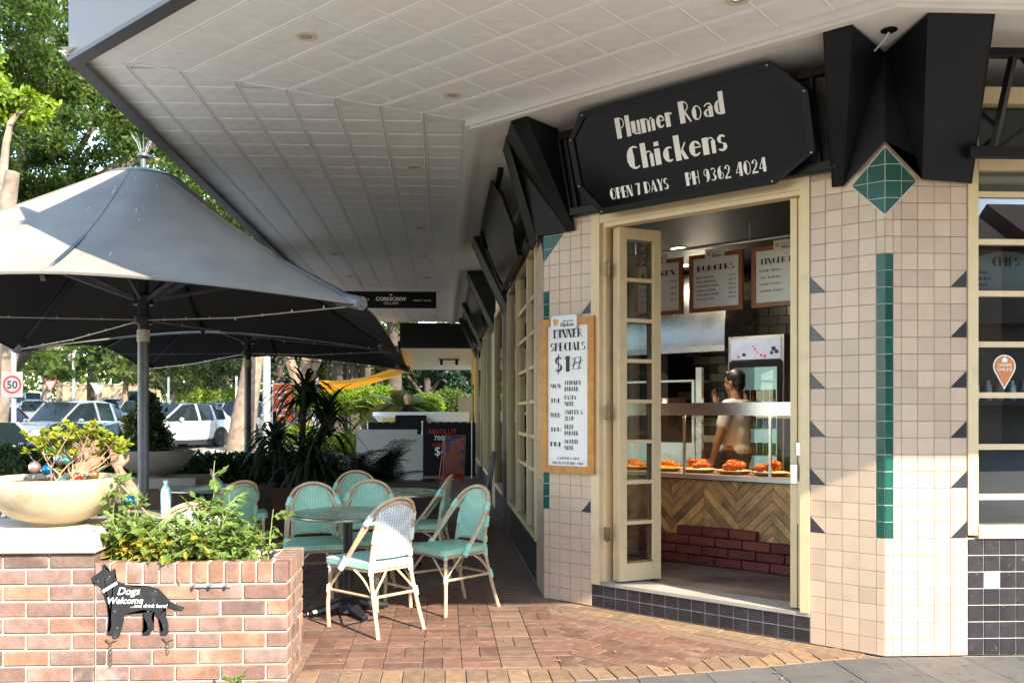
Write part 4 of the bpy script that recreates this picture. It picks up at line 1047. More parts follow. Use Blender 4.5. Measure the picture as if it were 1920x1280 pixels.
# hidden back-of-building masses that carry the roof
m = MB(); m.box2((6.5, YR + .3, 0), (14, YE, ZC)); m.build('side_wall', 'plaster', shop, world=True)
# ------------------------------------------------------------------ inside the take-away shop
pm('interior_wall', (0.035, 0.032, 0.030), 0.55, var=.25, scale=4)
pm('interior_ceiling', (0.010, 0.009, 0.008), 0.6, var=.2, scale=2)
pm('floor_vinyl', (0.30, 0.225, 0.165), 0.42, var=.2, scale=6, col2=(.10, .08, .065), c2lo=.45, c2hi=.7, c2scale=3)
pm('wall_tile_pale', (0.42, 0.38, 0.27), .3, var=.2, rnd=.3); pm('wall_tile_dark', (0.02, 0.014, 0.012), .3, var=.2, rnd=.4)
ZF = .19; ZI = 3.02
m = MB(); m.prism([(XL + .26, CL.y + .5), (CW(HJ, .28, 0).x, CW(HJ, .28, 0).y), (CW(HJ, .251, 0).x, CW(HJ, .251, 0).y), (CW(CLEN - HJ, .251, 0).x, CW(CLEN - HJ, .251, 0).y), (CR.x + .2, YR + .27), (6.4, YR + .27), (6.4, 20.8), (XL + .26, 20.8)], lambda a, b: (a, b, 0.02), lambda a, b: (a, b, ZF - .004)); m.build('floor', 'floor_vinyl', shop, world=True)
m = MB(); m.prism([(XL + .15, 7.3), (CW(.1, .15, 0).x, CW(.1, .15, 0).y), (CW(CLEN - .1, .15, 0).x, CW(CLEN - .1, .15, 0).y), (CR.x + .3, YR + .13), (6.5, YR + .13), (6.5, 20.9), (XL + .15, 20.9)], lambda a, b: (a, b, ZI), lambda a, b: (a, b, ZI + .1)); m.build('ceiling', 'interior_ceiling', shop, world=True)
# back wall behind the counter with brick-bond tiles
TB = 3.75
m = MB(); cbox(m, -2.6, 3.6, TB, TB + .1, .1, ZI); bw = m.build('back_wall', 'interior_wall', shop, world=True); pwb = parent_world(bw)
tm = {}
for mt in ('wall_tile_pale', 'wall_tile_dark'):
    q = MB(); q.box((0, 0, 0), (.192, .012, .092), bev=.003); tm[mt] = q.mesh('wall_tile', mt)
rw = random.Random(11)
for j in range(20):
    for i in range(14):
        s = -.75 + i * .2 + (.1 if j % 2 else 0); z = 1.05 + j * .1; w = CW(s, TB - .006, z) - pwb
        if not (-.8 < s < 2.0): continue
        put('wall_tile', tm['wall_tile_pale' if rw.random() < .24 else 'wall_tile_dark'], bw, w, (0, 0, CANG))
# dark partition boxes to right/left so windows do not look straight through
m = MB(); cbox(m, 1.9, 2.0, 1.9, TB, .1, ZI); m.build('partition', 'interior_wall', shop, world=True)
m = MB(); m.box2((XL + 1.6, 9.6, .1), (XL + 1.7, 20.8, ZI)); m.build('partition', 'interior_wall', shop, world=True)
# --- serving counter: herringbone timber front, brick plinth, glass case
ct = thing('serving_counter', 'food counter with herringbone timber front, brick plinth and glass case', 'counter', CW(.6, 1.6, ZF))
TC = 1.235; cs0, cs1 = -.75, 1.88
def ctp(mb, s0, s1, t0, t1, z0, z1, mi=0): cbox(mb, s0, s1, t0, t1, z0, z1, mi)
m = MB(); ctp(m, cs0, cs1, TC + .03, TC + .75, ZF, .90); body = m.build('body', 'interior_wall', ct, world=True); lo = parent_world(body)
pm('plank', (0.50, 0.27, 0.10), .5, var=.35, scale=11, bump=.1, bscale=40, rnd=.38, col2=(.20, .115, .05), c2lo=.5, c2hi=.72, c2scale=4)
# herringbone planks clipped to the front rectangle
PWd, PLn = .064, .42; k2 = sqrt(.5)
for i in range(-16, 34):
    for j in range(-14, 16):
        for o_ in (0, 1):
            # zigzag herringbone columns of width PLn*k2
            cxx = cs0 + (2 * i + o_) * PLn * k2; zz = .10 + j * PWd / k2
            dx, dz = (k2, k2) if o_ == 0 else (k2, -k2)
            p0 = (cxx, zz + (0 if o_ == 0 else PLn * k2)); 
            e = PWd / k2 - .006
            poly = [(p0[0], p0[1]), (p0[0] + PLn * k2, p0[1] + (PLn * k2 if o_ == 0 else -PLn * k2)), (p0[0] + PLn * k2, p0[1] + (PLn * k2 if o_ == 0 else -PLn * k2) + e), (p0[0], p0[1] + e)]
            for c_ in ((-1, 0, -cs0 - .002), (1, 0, cs1 - .002), (0, -1, -ZF - .16), (0, 1, .888)): 
                poly = clip(poly, *c_) if len(poly) > 2 else poly
            if len(poly) < 3: continue
            ar = abs(sum(poly[q - 1][0] * poly[q][1] - poly[q][0] * poly[q - 1][1] for q in range(len(poly)))) / 2
            if ar < .0008: continue
            q = MB(); dp = rw.uniform(.018, .024)
            q.prism(poly, lambda s, z: tuple(CW(s, TC + .03, z)), lambda s, z: tuple(CW(s, TC + .03 - dp, z)))
            q.build('plank', 'plank', body, world=True)
# brick plinth, stepped
pm('brick_dark_red', (0.16, 0.032, 0.022), .8, var=.25, scale=12, bump=.4, bscale=40, rnd=.25)
q = MB(); q.box((0, 0, 0), (.226, .10, .072), bev=.006); bme = q.mesh('brick', 'brick_dark_red', smooth=True)
for j in range(5):
    s = cs0 + .1 + (.116 if j % 2 else 0)
    while s < cs1:
        top = 3 + (1 if (s < .40 or .62 < s < 1.18) else 0) 
        if j < top: put('brick', bme, ct, CW(s, TC - .028 + .004 * j, ZF + .04 + j * .079) - parent_world(ct), (0, rw.uniform(-.02, .02), CANG + rw.uniform(-.02, .02)))
        s += .234
# counter shelf, glass case
m = MB(); ctp(m, cs0, cs1, TC - .06, TC + .70, .901, .935); m.build('shelf', 'steel_dull', ct, world=True)
m = MB(); ctp(m, cs0, cs1, TC + .02, TC + .60, 1.50, 1.535); ctp(m, cs0, cs1, TC - .01, TC + .02, 1.43, 1.535); m.build('case_top', 'steel', ct, world=True)
m = MB(); ctp(m, cs0, cs1, TC - .015, TC - .009, .936, 1.43); m.build('glass', 'case_glass', ct, world=True)
for s in (-.2, .55, 1.30):
    m = MB(); ctp(m, s, s + .02, TC - .008, TC + .01, .936, 1.43); m.build('upright', 'steel', ct, world=True)
# heat lamps: glowing warm tubes under the case top
pm('heat_lamp', (1, .5, .2), .5, var=0, emis=(1.0, .42, .12), estr=3.0)
for s in (.05, .42, .86, 1.30, 1.66):
    m = MB(); m.tube([CW(s - .12, TC + .10, 1.455), CW(s + .12, TC + .10, 1.455)], .012, 8); hl = m.build('heat_lamp', 'heat_lamp', ct, world=True)
hlamp = bpy.data.lights.new('heat_lamp_light', 'AREA'); hlamp.shape = 'RECTANGLE'; hlamp.size = 2.2; hlamp.size_y = .08; hlamp.energy = 6; hlamp.color = (1, .50, .20)
ho = bpy.data.objects.new('heat_lamp_light', hlamp); COL.objects.link(ho); ho.location = CW(.75, TC + .14, 1.44); ho.rotation_euler = (0, 0, CANG)
# trays with roast chicken and chips
pm('tray', (.55, .50, .44), .3, var=.05); pm('roast', (.34, .085, .018), .28, island=.45, var=.45, scale=25, bump=.3, bscale=40); pm('chips', (.62, .27, .03), .5, var=.3, scale=60, bump=.6, bscale=90)
rf = random.Random(2)
for i, (s, kind_, lab) in enumerate(((-.06, 'c', 'oval tray of golden chips in the glass case, behind the left leaf'), (.26, 'c', 'oval tray heaped with golden chips beside the door leaf'), (.58, 'r', 'oval tray of roast chicken between chips and the case upright'), (.90, 'r', 'oval tray piled with orange roast chicken in front of the worker'), (1.22, 'r', 'oval tray of browned chicken pieces below the heat lamp'), (1.52, 'c', 'oval tray of chips beside the door jamb'), (1.78, 'r', 'oval tray of roast chicken at the end of the case'))):
    tr_ = thing('food_tray', lab, 'tray', CW(s, TC + .22, .936), CANG)
    q = MB(); q.lathe([(.10, 0), (.13, .010), (.155, .032), (.151, .034), (.125, .014), (.0, .012)], n=24, sy=.9); q.build('tray', 'tray', tr_, smooth=True)
    q = MB()
    for k in range(16 if kind_ == 'r' else 40):
        if kind_ == 'r':
            a = rf.uniform(0, 6.28); rr = rf.uniform(0, .105); q.ball((rr * cos(a), rr * .7 * sin(a), .05 + rf.uniform(0, .06) * (1 - rr * 4)), (rf.uniform(.03, .06), rf.uniform(.022, .035), rf.uniform(.02, .035)), 10, M=Matrix.Rotation(rf.uniform(0, 6), 3, 'Z'), k=6)
        else:
            a = rf.uniform(0, 6.28); rr = rf.uniform(0, .115); h = .02 + (.15 - rr) * .35 + rf.uniform(0, .02); b = rf.uniform(0, 6.28); v = Vector((cos(b), sin(b), rf.uniform(-.4, .5))) * .035; c = Vector((rr * cos(a), rr * .7 * sin(a), h)); q.bar(c - v, c + v, .012, .012)
    if kind_ == 'c': q.ball((0, 0, .02), (.12, .10, .035), 14, k=6)
    q.build('chicken' if kind_ == 'r' else 'chips', 'roast' if kind_ == 'r' else 'chips', tr_, smooth=True)
# --- hanging menu boards on a pipe
pm('menu_white', (0.74, 0.72, 0.66), .45, var=.04)
TM = 1.36
mr = thing('menu_rail', 'pale pipe hung from the ceiling carrying the menu boards', 'pipe', CW(.7, TM, 2.85)); lo = parent_world(mr)
m = MB(); m.tube([CW(-.6, TM, 2.865), CW(1.95, TM, 2.865)], .012, 8); m.build('pipe', 'steel_dull', mr, world=True, smooth=True)
for s in (.0, 1.08):
    m = MB(); m.tube([CW(s, TM, 2.865), CW(s, TM, ZI)], .010, 8); m.build('dropper', 'steel_dull', mr, world=True, smooth=True)
def menu(s0, s1, z0, z1, title, lines, label):
    mo = thing('menu_board', label, 'menu board', CW((s0 + s1) / 2, TM - .03, z0)); lo = parent_world(mo); f_ = .035
    m = MB()
    for a, b, c, d, dd in ((s0, s0 + f_, z0, z1, 0), (s1 - f_, s1, z0, z1, 0), (s0 + f_, s1 - f_, z0, z0 + f_, .001), (s0 + f_, s1 - f_, z1 - f_, z1, .001)): cbox(m, a, b, TM - .04 + dd, TM - .015, c, d)
    m.build('frame', 'timber_menu', mo, world=True)
    m = MB(); cbox(m, s0 + f_, s1 - f_, TM - .03, TM - .018, z0 + f_, z1 - f_); pn = m.build('panel', 'menu_white', mo, world=True); lo = parent_world(pn)
    W = s1 - s0 - 2 * f_; sc_ = (s0 + s1) / 2
    deco_on(title, .048, 'letter_black', pn, CW(sc_, TM - .0315, z1 - .145) - lo, CU, -CN, width=min(W * .82, .055 * len(title)))
    n = len(lines)
    for k, (a, b) in enumerate(lines):
        z = z1 - .205 - k * (z1 - z0 - .27) / max(n, 1)
        deco_on(a, .017, 'letter_black', pn, CW(s0 + f_ + .03, TM - .0315, z) - lo, CU, -CN, align='L', width=W * .5 * min(1, len(a) / 14))
        deco_on(b, .017, 'letter_black', pn, CW(s1 - f_ - .02, TM - .0315, z) - lo, CU, -CN, align='R', width=W * .17)
    m = MB(); cbox(m, sc_ - .085, sc_ + .085, TM - .052, TM - .041, z1 - .045, z1 + .035); hp = m.build('header_plaque', 'menu_white', mo, world=True); lo = parent_world(hp)
    deco_on('Chickens', .024, 'letter_black', hp, CW(sc_ + .02, TM - .0535, z1 - .035) - lo, CU, -CN, width=.085); text_on('Plumer Road', .014, 'letter_black', hp, CW(sc_ + .02, TM - .0535, z1 - .003) - lo, CU, -CN)
    m = MB()
    for a, b, r in ((-.055, -.008, .015), (-.066, .003, .008), (-.042, .004, .008)): m.prism([(sc_ + a + r * cos(q * pi / 5), z1 + b + r * sin(q * pi / 5)) for q in range(10)], lambda s, z: tuple(CW(s, TM - .0525, z)), lambda s, z: tuple(CW(s, TM - .053 - r * .02, z)))
    m.build('emblem', 'logo_orange', hp, world=True)
def ms(px, py): return Cpx(px, py, TM - .03)
a, b = ms(1293, 588)[0], ms(1393, 588)[0]; zt, zb_ = ms(1343, 474)[1], ms(1343, 583)[1]
menu(a, b, zb_, zt, 'BURGERS', [('BEEF BURGER', '$9.50'), ('CHEESEBURGER', '$10.50'), ('MARINATED BURGER', '$11.50'), ('WORKS BURGER', '$12.50'), ('VEGETARIAN BURGER', '$10.50'), ('BACON & EGG', '$9.00')], 'burgers menu board in orange timber frame hanging above the counter')
menu(a - (b - a) * 1.13, a - (b - a) * .13, zb_, zt, 'CHICKEN', [('WHOLE CHICKEN', '$17.50'), ('HALF CHICKEN', '$9.50'), ('QUARTER CHICKEN', '$7.50'), ('CHICKEN & CHIPS', '$12.50')], 'chicken menu board hanging above the counter, half behind the door leaf')
menu(b + (b - a) * .16, b + (b - a) * 1.30, zb_, zt, 'FINGER FOOD', [('DEVIL WINGS', '$7.50'), ('SXY TENDERS', '$7.50'), ('CURRY PUFFS', '$4.50'), ('SPRING ROLLS', '$4.50')], 'finger food menu board hanging above the counter')
# --- ceiling downlight, lit
pm('lit_disc', (1, .95, .85), .5, var=0, emis=(1, .93, .8), estr=3)
d_ = Cpx(1273, 466, 1.9); p = G(1273, 466, ZI - .006)
dl = thing('ceiling_light', 'lit round ceiling light inside above the counter', 'ceiling light', p)
m = MB(); m.lathe([(.09, .006), (.09, 0), (.075, -.003), (.075, .006)], n=20); m.build('rim', 'steel', dl, smooth=True)
m = MB(); m.lathe([(.074, .003), (.0, .0025)], n=20); m.build('lamp', 'lit_disc', dl)
pl_ = bpy.data.lights.new('ceiling_light_bulb', 'AREA'); pl_.shape = 'DISK'; pl_.size = .14; pl_.energy = 6; pl_.color = (1, .9, .75)
po_ = bpy.data.objects.new('ceiling_light_bulb', pl_); COL.objects.link(po_); po_.location = p - Vector((0, 0, .012))
# second lamp deeper in the kitchen, seen reflected in the door panes
p2 = CW(-.35, 2.9, ZI - .006); dl2 = thing('ceiling_light', 'lit round ceiling light inside over the kitchen shelf', 'ceiling light', p2)
m = MB(); m.lathe([(.09, .006), (.09, 0), (.075, -.003), (.075, .006)], n=20); m.build('rim', 'steel', dl2, smooth=True)
m = MB(); m.lathe([(.074, .003), (.0, .0025)], n=20); m.build('lamp', 'lit_disc', dl2)
po2 = bpy.data.objects.new('ceiling_light_bulb', pl_); COL.objects.link(po2); po2.location = p2 - Vector((0, 0, .012))
# --- kitchen range hood
def CPX(px, py, t): s, z = Cpx(px, py, t); return s, z
hd = thing('range_hood', 'brushed steel kitchen range hood behind the counter', 'range hood', CW(.1, 3.3, 1.9))
s1_, zt_ = CPX(1358, 580, 2.95); _, zb2 = CPX(1300, 655, 2.95); s0_ = -1.4
m = MB()
prof = [(2.95, zb2), (2.95, zb2 + .10), (3.25, ZI - .02), (TB - .02, ZI - .02), (TB - .02, zb2)]
m.prism(prof, lambda t, z: tuple(CW(s0_, t, z)), lambda t, z: tuple(CW(s1_, t, z)))
m = MB(); pr_ = [(2.95, zb2), (2.95, zb2 + .06)] + [(2.95 + .35 * (1 - cos(q * pi / 12)), zb2 + .06 + (ZI - zb2 - .1) * sin(q * pi / 12)) for q in range(1, 7)] + [(TB - .02, ZI - .03), (TB - .02, zb2)]
m.prism(pr_, lambda t, z: tuple(CW(s0_, t, z)), lambda t, z: tuple(CW(s1_, t, z))); m.build('canopy', 'steel', hd, world=True, smooth=25)
m = MB(); cbox(m, s0_, s1_ + .004, 2.94, 2.949, zb2 - .03, zb2 + .03); m.build('lip', 'steel_dull', hd, world=True)
# --- shelf unit with bowls
ks = thing('kitchen_shelf', 'steel kitchen shelf with a lamp post behind the counter', 'shelf', CW(-.2, 2.6, ZF))
s_a = -1.2; s_b, zsh = CPX(1310, 712, 2.6)
m = MB(); cbox(m, s_a, s_b, 2.5, 2.9, zsh - .02, zsh); cbox(m, s_a, s_b, 2.5, 2.9, zsh - .30, zsh - .27); cbox(m, s_a, s_b, 2.52, 2.9, ZF, 1.15); m.build('shelf', 'steel', ks, world=True)
m = MB(); cbox(m, s_b - .025, s_b, 2.5, 2.53, 1.15, zsh - .021); cbox(m, s_b + .03, s_b + .09, 2.48, 2.53, ZF, zsh + .12); m.build('post', 'steel', ks, world=True)
for k, (px, r, mt, lab) in enumerate(((1243, .12, 'steel', 'steel mixing bowl on the kitchen shelf'), (1268, .10, 'terracotta', 'brown bowl on the kitchen shelf by the post'))):
    s_, _ = CPX(px, 750, 2.62); q = MB(); q.lathe([(r * .5, 0), (r * .8, .03), (r, .09), (r * .96, .09), (r * .74, .035), (0, .02)], n=20); bo_ = q.build('bowl', mt, None, smooth=True, loc=CW(s_, 2.64, zsh - .268)); tag(bo_, lab, 'bowl')
# --- drinks fridge, lit
fs0, fz1 = CPX(1366, 632, 3.0); fs1, _ = CPX(1470, 632, 3.0)
fg = thing('drinks_fridge', 'glass door drinks fridge with a lit header behind the counter', 'fridge', CW((fs0 + fs1) / 2, 3.3, ZF), CANG)
FW = fs1 - fs0; FH = fz1 - ZF
def fb(mb, x0, x1, y0, y1, z0, z1): mb.box2((x0, y0, z0), (x1, y1, z1))
m = MB(); fb(m, -FW / 2, -FW / 2 + .03, -.3, .35, 0, FH); fb(m, FW / 2 - .03, FW / 2, -.3, .35, 0, FH); fb(m, -FW / 2 + .03, FW / 2 - .03, .30, .349, 0, FH); fb(m, -FW / 2 + .03, FW / 2 - .03, -.299, .30, 0, .12); fb(m, -FW / 2 + .03, FW / 2 - .03, -.29, .30, FH - .03, FH)
m.build('cabinet', 'steel_dull', fg)
pm('header_lit', (.28, .32, .42), .4, var=.2, scale=5, emis=(.5, .65, 1), estr=.05); pm('fridge_lit', (.7, .85, .85), .4, var=.1, emis=(.5, .85, .85), estr=.10)
m = MB(); fb(m, -FW / 2 + .03, FW / 2 - .03, -.31, -.285, FH - .24, FH - .031); hdx = m.build('header', 'header_lit', fg)
for (x, z, r) in ((-.12, .05, .018), (-.02, .13, .009), (.0, .10, .010), (.02, .07, .009), (.06, .04, .012), (.19, .10, .022), (.22, .07, .020), (.17, .06, .016), (.10, .03, .014), (-.18, .03, .012)):
    m = MB(); m.prism([(x + r * cos(q * pi / 4) * (1 + .4 * (q % 2)), FH - .24 + z + r * sin(q * pi / 4)) for q in range(8)], lambda a, b: (a, -.3105, b), lambda a, b: (a, -.3115, b))
    m.build('print', 'letter_black' if r > .014 else 'letter_red', hdx)
m = MB(); fb(m, -FW / 2 + .03, FW / 2 - .03, .27, .299, .13, FH - .26); m.build('back_panel', 'fridge_lit', fg)
m = MB(); fb(m, -FW / 2 + .02, -FW / 2 + .06, -.33, -.301, .12, FH - .26); fb(m, FW / 2 - .06, FW / 2 - .02, -.33, -.301, .12, FH - .26); fb(m, -FW / 2 + .06, FW / 2 - .06, -.33, -.301, FH - .32, FH - .26); fb(m, -FW / 2 + .06, FW / 2 - .06, -.33, -.301, .12, .18); m.build('door_frame', 'black_metal', fg)
m = MB(); fb(m, -FW / 2 + .06, FW / 2 - .06, -.318, -.312, .18, FH - .32); m.build('door_glass', 'case_glass', fg)
cans = []
for c, nm in (((.5, .6, .6), 'silver'), ((.05, .25, .05), 'green'), ((.05, .25, .5), 'blue'), ((.5, .04, .04), 'red'), ((.5, .2, .04), 'orange')): pm('can_' + nm, c, .25, metal=.5, var=.1)
q = MB(); q.lathe([(.02, 0), (.03, .008), (.03, .11), (.024, .118), (.0, .118)], n=12); 
for k in range(5):
    z = .30 + k * .27
    if z + .2 > FH - .3: break
    m = MB(); fb(m, -FW / 2 + .031, FW / 2 - .031, -.25, .26, z - .012, z); m.build('shelf', 'white_tile', fg)
    for i in range(int((FW - .14) / .068)):
        cn = ['green', 'silver', 'blue', 'red', 'orange'][(i // 3 + k * 2) % 5]
        o = put('drink_can', q.mesh('drink_can', 'can_' + cn, True), None, fg.location + Matrix.Rotation(CANG, 3, 'Z') @ Vector((-FW / 2 + .09 + i * .068, -.2, z)), (0, 0, i))
        tag(o, cn + ' drink can on a lit fridge shelf', 'can', 'drink cans in the fridge')
# oven / warmer cabinet under the shelf side, seen through the glass
# --- family menu paddle inside the right window
fmn = thing('menu_paddle', 'round grey menu paddle listing small to family sizes in the window', 'menu board', (3.50, YR + .30, 2.18)); lo = parent_world(fmn)
m = MB(); m.prism([(.27 * cos(radians(q)), .14 * sin(radians(q)) + .13) for q in range(0, 360, 20)], lambda a, b: (3.50 + a, YR + .20, 2.18 + b), lambda a, b: (3.50 + a, YR + .19, 2.18 + b)); pm('paddle_grey', (.42, .42, .38), .5, var=.1); pn = m.build('paddle', 'paddle_grey', fmn, world=True); lo = parent_world(pn)
deco_on('CHIPS', .055, 'letter_black', pn, Vector((3.50, YR + .187, 2.36)) - lo, (1, 0, 0), (0, -1, 0))
for k, t_ in enumerate(('SMALL', 'MEDIUM', 'LARGE', 'FAMILY')): deco_on(t_, .02, 'letter_black', pn, Vector((3.31, YR + .187, 2.31 - k * .038)) - lo, (1, 0, 0), (0, -1, 0), align='L')
# shelves with jars behind the right window
wsf = thing('window_shelf', 'dark shelf unit standing inside the right window', 'shelf', (4.2, YR + .8, ZF))
m = MB(); m.box2((3.3, YR + .55, ZF), (5.6, YR + .95, .72)); m.box2((3.3, YR + .6, 1.50), (5.6, YR + .95, 1.53)); m.box2((3.3, YR + .94, .72), (5.6, YR + .97, 2.6)); m.box2((3.3, YR + .6, 2.05), (5.6, YR + .95, 2.08)); m.build('frame', 'interior_wall', wsf, world=True)
for k in range(9):
    xx = 3.38 + k * .085; q = MB(); q.lathe([(.028, 0), (.03, .01), (.03, .10), (.018, .12), (.018, .14), (.0, .14)], n=10)
    o = q.build('jar', ['can_silver', 'steel_dull', 'bowl_cream'][k % 3], None, True, loc=(xx, YR + .72, 1.531)); tag(o, 'small jar in the row on the window shelf', 'jar', 'jars on the window shelf')
# ------------------------------------------------------------------ woven bistro chairs, tables
def weavemat(name, c1, c2, sc=95.0):
    m = bpy.data.materials.new(name); m.use_nodes = True; nt = m.node_tree; N = nt.nodes; K = nt.links; b = N['Principled BSDF']; b.inputs['Roughness'].default_value = .5
    tc = N.new('ShaderNodeTexCoord'); ck = []
    for ax in ('X', 'Z', 'Y'):
        w = N.new('ShaderNodeTexWave'); w.wave_type = 'BANDS'; w.bands_direction = ax; w.inputs['Scale'].default_value = sc / 3.14 / 2; w.inputs['Distortion'].default_value = .0
        K.new(tc.outputs['Object'], w.inputs['Vector']); ck.append(w.outputs['Fac'])
    a = N.new('ShaderNodeMath'); a.operation = 'MULTIPLY'; K.new(ck[0], a.inputs[0])
    s = N.new('ShaderNodeMath'); s.operation = 'MAXIMUM'; K.new(ck[1], s.inputs[0]); K.new(ck[2], s.inputs[1]); K.new(s.outputs[0], a.inputs[1])
    mx = N.new('ShaderNodeMixRGB'); mx.inputs['Color1'].default_value = (*c2, 1); mx.inputs['Color2'].default_value = (*c1, 1); K.new(a.outputs[0], mx.inputs['Fac']); K.new(mx.outputs[0], b.inputs['Base Color'])
    bp = N.new('ShaderNodeBump'); bp.inputs['Strength'].default_value = .5; bp.inputs['Distance'].default_value = .003; K.new(a.outputs[0], bp.inputs['Height']); K.new(bp.outputs[0], b.inputs['Normal'])
    MATS[name] = m
weavemat('weave_mint', (.42, .69, .50), (.27, .52, .37)); weavemat('weave_white', (.84, .86, .86), (.40, .46, .50)); weavemat('weave_mint_sunlit', (.60, .80, .70), (.34, .60, .48))
def smooth_path(pts, k=6):
    pts = [Vector(p) for p in pts]; out = []
    for i in range(len(pts) - 1):
        p0 = pts[max(i - 1, 0)]; p1 = pts[i]; p2 = pts[i + 1]; p3 = pts[min(i + 2, len(pts) - 1)]
        for j in range(k):
            t = j / k; out.append(.5 * ((2 * p1) + (p2 - p0) * t + (2 * p0 - 5 * p1 + 4 * p2 - p3) * t * t + (3 * p1 - p0 - 3 * p2 + p3) * t ** 3))
    out.append(pts[-1]); return out
def make_chair(white=False):
    wv, wr = ('weave_white', 'wrap_white') if white else ('weave_mint', 'wrap_mint')
    t = thing('bistro_chair', 'x', 'chair', group=None)
    R = .0135
    legs = []
    for s in (-1, 1):
        m = MB(); m.tube(smooth_path([(s * .205, .205, .0), (s * .212, .207, .16), (s * .200, .200, .30), (s * .198, .198, .455)], 4), R, 8); m.build('leg', 'cane', t, smooth=True)
        m = MB(); m.tube(smooth_path([(s * .195, -.315, .0), (s * .180, -.255, .20), (s * .168, -.205, .42), (s * .158, -.215, .58), (s * .152, -.250, .74)], 4), R, 8); m.build('leg', 'cane', t, smooth=True)
    for off, dz in ((0, 0), (.030, -.010)):
        h = [(.222 - off * .35, .03, .435), (.215 - off * .5, -.09, .585), (.198 - off, -.195, .735 + dz), (.150 - off * .9, -.255, .832 + dz * 1.8), (.075 - off * .4, -.283, .878 + dz * 2.6), (0, -.290, .890 + dz * 2.9)]
        pts = h + [(-a, b, c) for a, b, c in h[::-1][1:]]
        m = MB(); m.tube(smooth_path(pts, 4), .0125, 8); m.build('back_hoop', 'cane', t, smooth=True)
    # woven back panel
    m = MB(); nx, nz = 8, 9; vs = []
    for j in range(nz + 1):
        z = .495 + .365 * j / nz; hw = .148 + .012 * sin(pi * j / nz)
        if z > .74: hw = .155 * sqrt(max(0, 1 - ((z - .74) / .128) ** 2)) + .004
        yb = -.210 - .20 * max(0, z - .50) ** 1.15
        for i in range(nx + 1):
            u = -1 + 2 * i / nx; vs.append((u * hw, yb - .022 * (1 - u * u), z))
    fs = [(j * (nx + 1) + i, j * (nx + 1) + i + 1, (j + 1) * (nx + 1) + i + 1, (j + 1) * (nx + 1) + i) for j in range(nz) for i in range(nx)]
    n = len(vs); m.add(vs, fs); m.add([(a, b + .012, c) for a, b, c in vs], [f[::-1] for f in fs])
    rim = [i for i in range(nx + 1)] + [j * (nx + 1) + nx for j in range(1, nz + 1)] + [nz * (nx + 1) + i for i in range(nx - 1, -1, -1)] + [j * (nx + 1) for j in range(nz - 1, 0, -1)]
    k = len(rim)
    for i in range(k):
        a, b = rim[i], rim[(i + 1) % k]; m.f.append((a, b, n + b, n + a)); m.m.append(0)
    m.build('back_panel', wv, t, smooth=30)
    # woven seat pad with rounded corners
    m = MB(); out = []
    for cx_, cy_, a0 in ((.185, .205, 0), (-.185, .205, 90), (-.150, -.195, 180), (.150, -.195, 270)):
        for q in range(5): out.append((cx_ + .035 * cos(radians(a0 + q * 22.5)), cy_ + .035 * sin(radians(a0 + q * 22.5))))
    m.prism(out, lambda a, b: (a, b, .430), lambda a, b: (a, b, .468)); ins = [(a * .9, b * .9) for a, b in out]
    nn = len(out); m.add([(a, b, .468) for a, b in out] + [(a * .93, b * .93 + .001, .476) for a, b in out], [(i, (i + 1) % nn, nn + (i + 1) % nn, nn + i) for i in range(nn)] + [tuple(range(nn, 2 * nn))])
    m.f.pop(1); m.m.pop(1)
    m.build('seat', 'weave_mint_sunlit' if white else wv, t, smooth=35)  # seat of the white chair: mint made paler, sun glare put into the colour
    # rails, stretchers and curved braces
    m = MB()
    for s in (-1, 1):
        m.tube([(s * .200, .20, .415), (s * .170, -.205, .415)], .010, 6); m.tube([(s * .207, .203, .255), (s * .178, -.248, .255)], .0095, 6)
        m.tube(smooth_path([(s * .205, .195, .27), (s * .203, .11, .36), (s * .200, .05, .415)], 4), .008, 6); m.tube(smooth_path([(s * .178, -.235, .27), (s * .186, -.15, .36), (s * .192, -.06, .415)], 4), .008, 6)
        m.tube(smooth_path([(s * .198, .205, .27), (s * .11, .205, .36), (s * .05, .203, .415)], 4), .008, 6); m.tube(smooth_path([(s * .170, -.245, .27), (s * .09, -.225, .36), (s * .04, -.21, .415)], 4), .008, 6)
    m.tube([(-.20, .205, .415), (.20, .205, .415)], .010, 6); m.tube([(-.17, -.205, .415), (.17, -.205, .415)], .010, 6); m.tube([(-.175, -.25, .255), (.175, -.25, .255)], .0095, 6)
    m.tube([(-.155, -.215, .505), (.155, -.215, .505)], .009, 6)
    m.build('stretcher', 'cane', t, smooth=True)
    for s in (-1, 1):
        for a, b, r in (((s * .207, .205, .235), (s * .205, .203, .285), .0175), ((s * .180, -.256, .225), (s * .176, -.242, .285), .0175), ((s * .199, .199, .40), (s * .198, .198, .44), .018), ((s * .169, -.205, .39), (s * .166, -.206, .45), .018),
                        ((s * .226, .045, .415), (s * .216, -.01, .49), .022), ((s * .158, -.222, .60), (s * .154, -.24, .68), .019), ((s * .200, -.19, .72), (s * .178, -.225, .78), .021), ((s * .157, -.213, .49), (s * .157, -.216, .535), .018), ((s * .200, -.19, .725), (s * .152, -.248, .735), .012)):
            m = MB(); m.tube([a, b], r, 8); m.build('binding', wr, t, smooth=True)
    if white: 
        pass
    return t
chair_m = make_chair(); chair_w = make_chair(True)
CHG = 'bistro chairs on the brick forecourt'
def place(proto, used, x, y, dx, dy, label):
    rz = atan2(-dx, dy)
    if not used[0]:
        proto.location = (x, y, .0025); proto.rotation_euler = (0, 0, rz); proto['label'] = label; proto['group'] = CHG; used[0] = True; return proto
    return dup(proto, (x, y, .0025), rz, label, CHG)
um, uw = [False], [False]
place(chair_w, uw, -.478, 5.965, -.345, .373, 'bistro chair with white woven back, sunlit beside the round table')
place(chair_w, uw, -1.62, 5.72, -.35, 1, 'bistro chair with pale woven back behind the tomato plants')
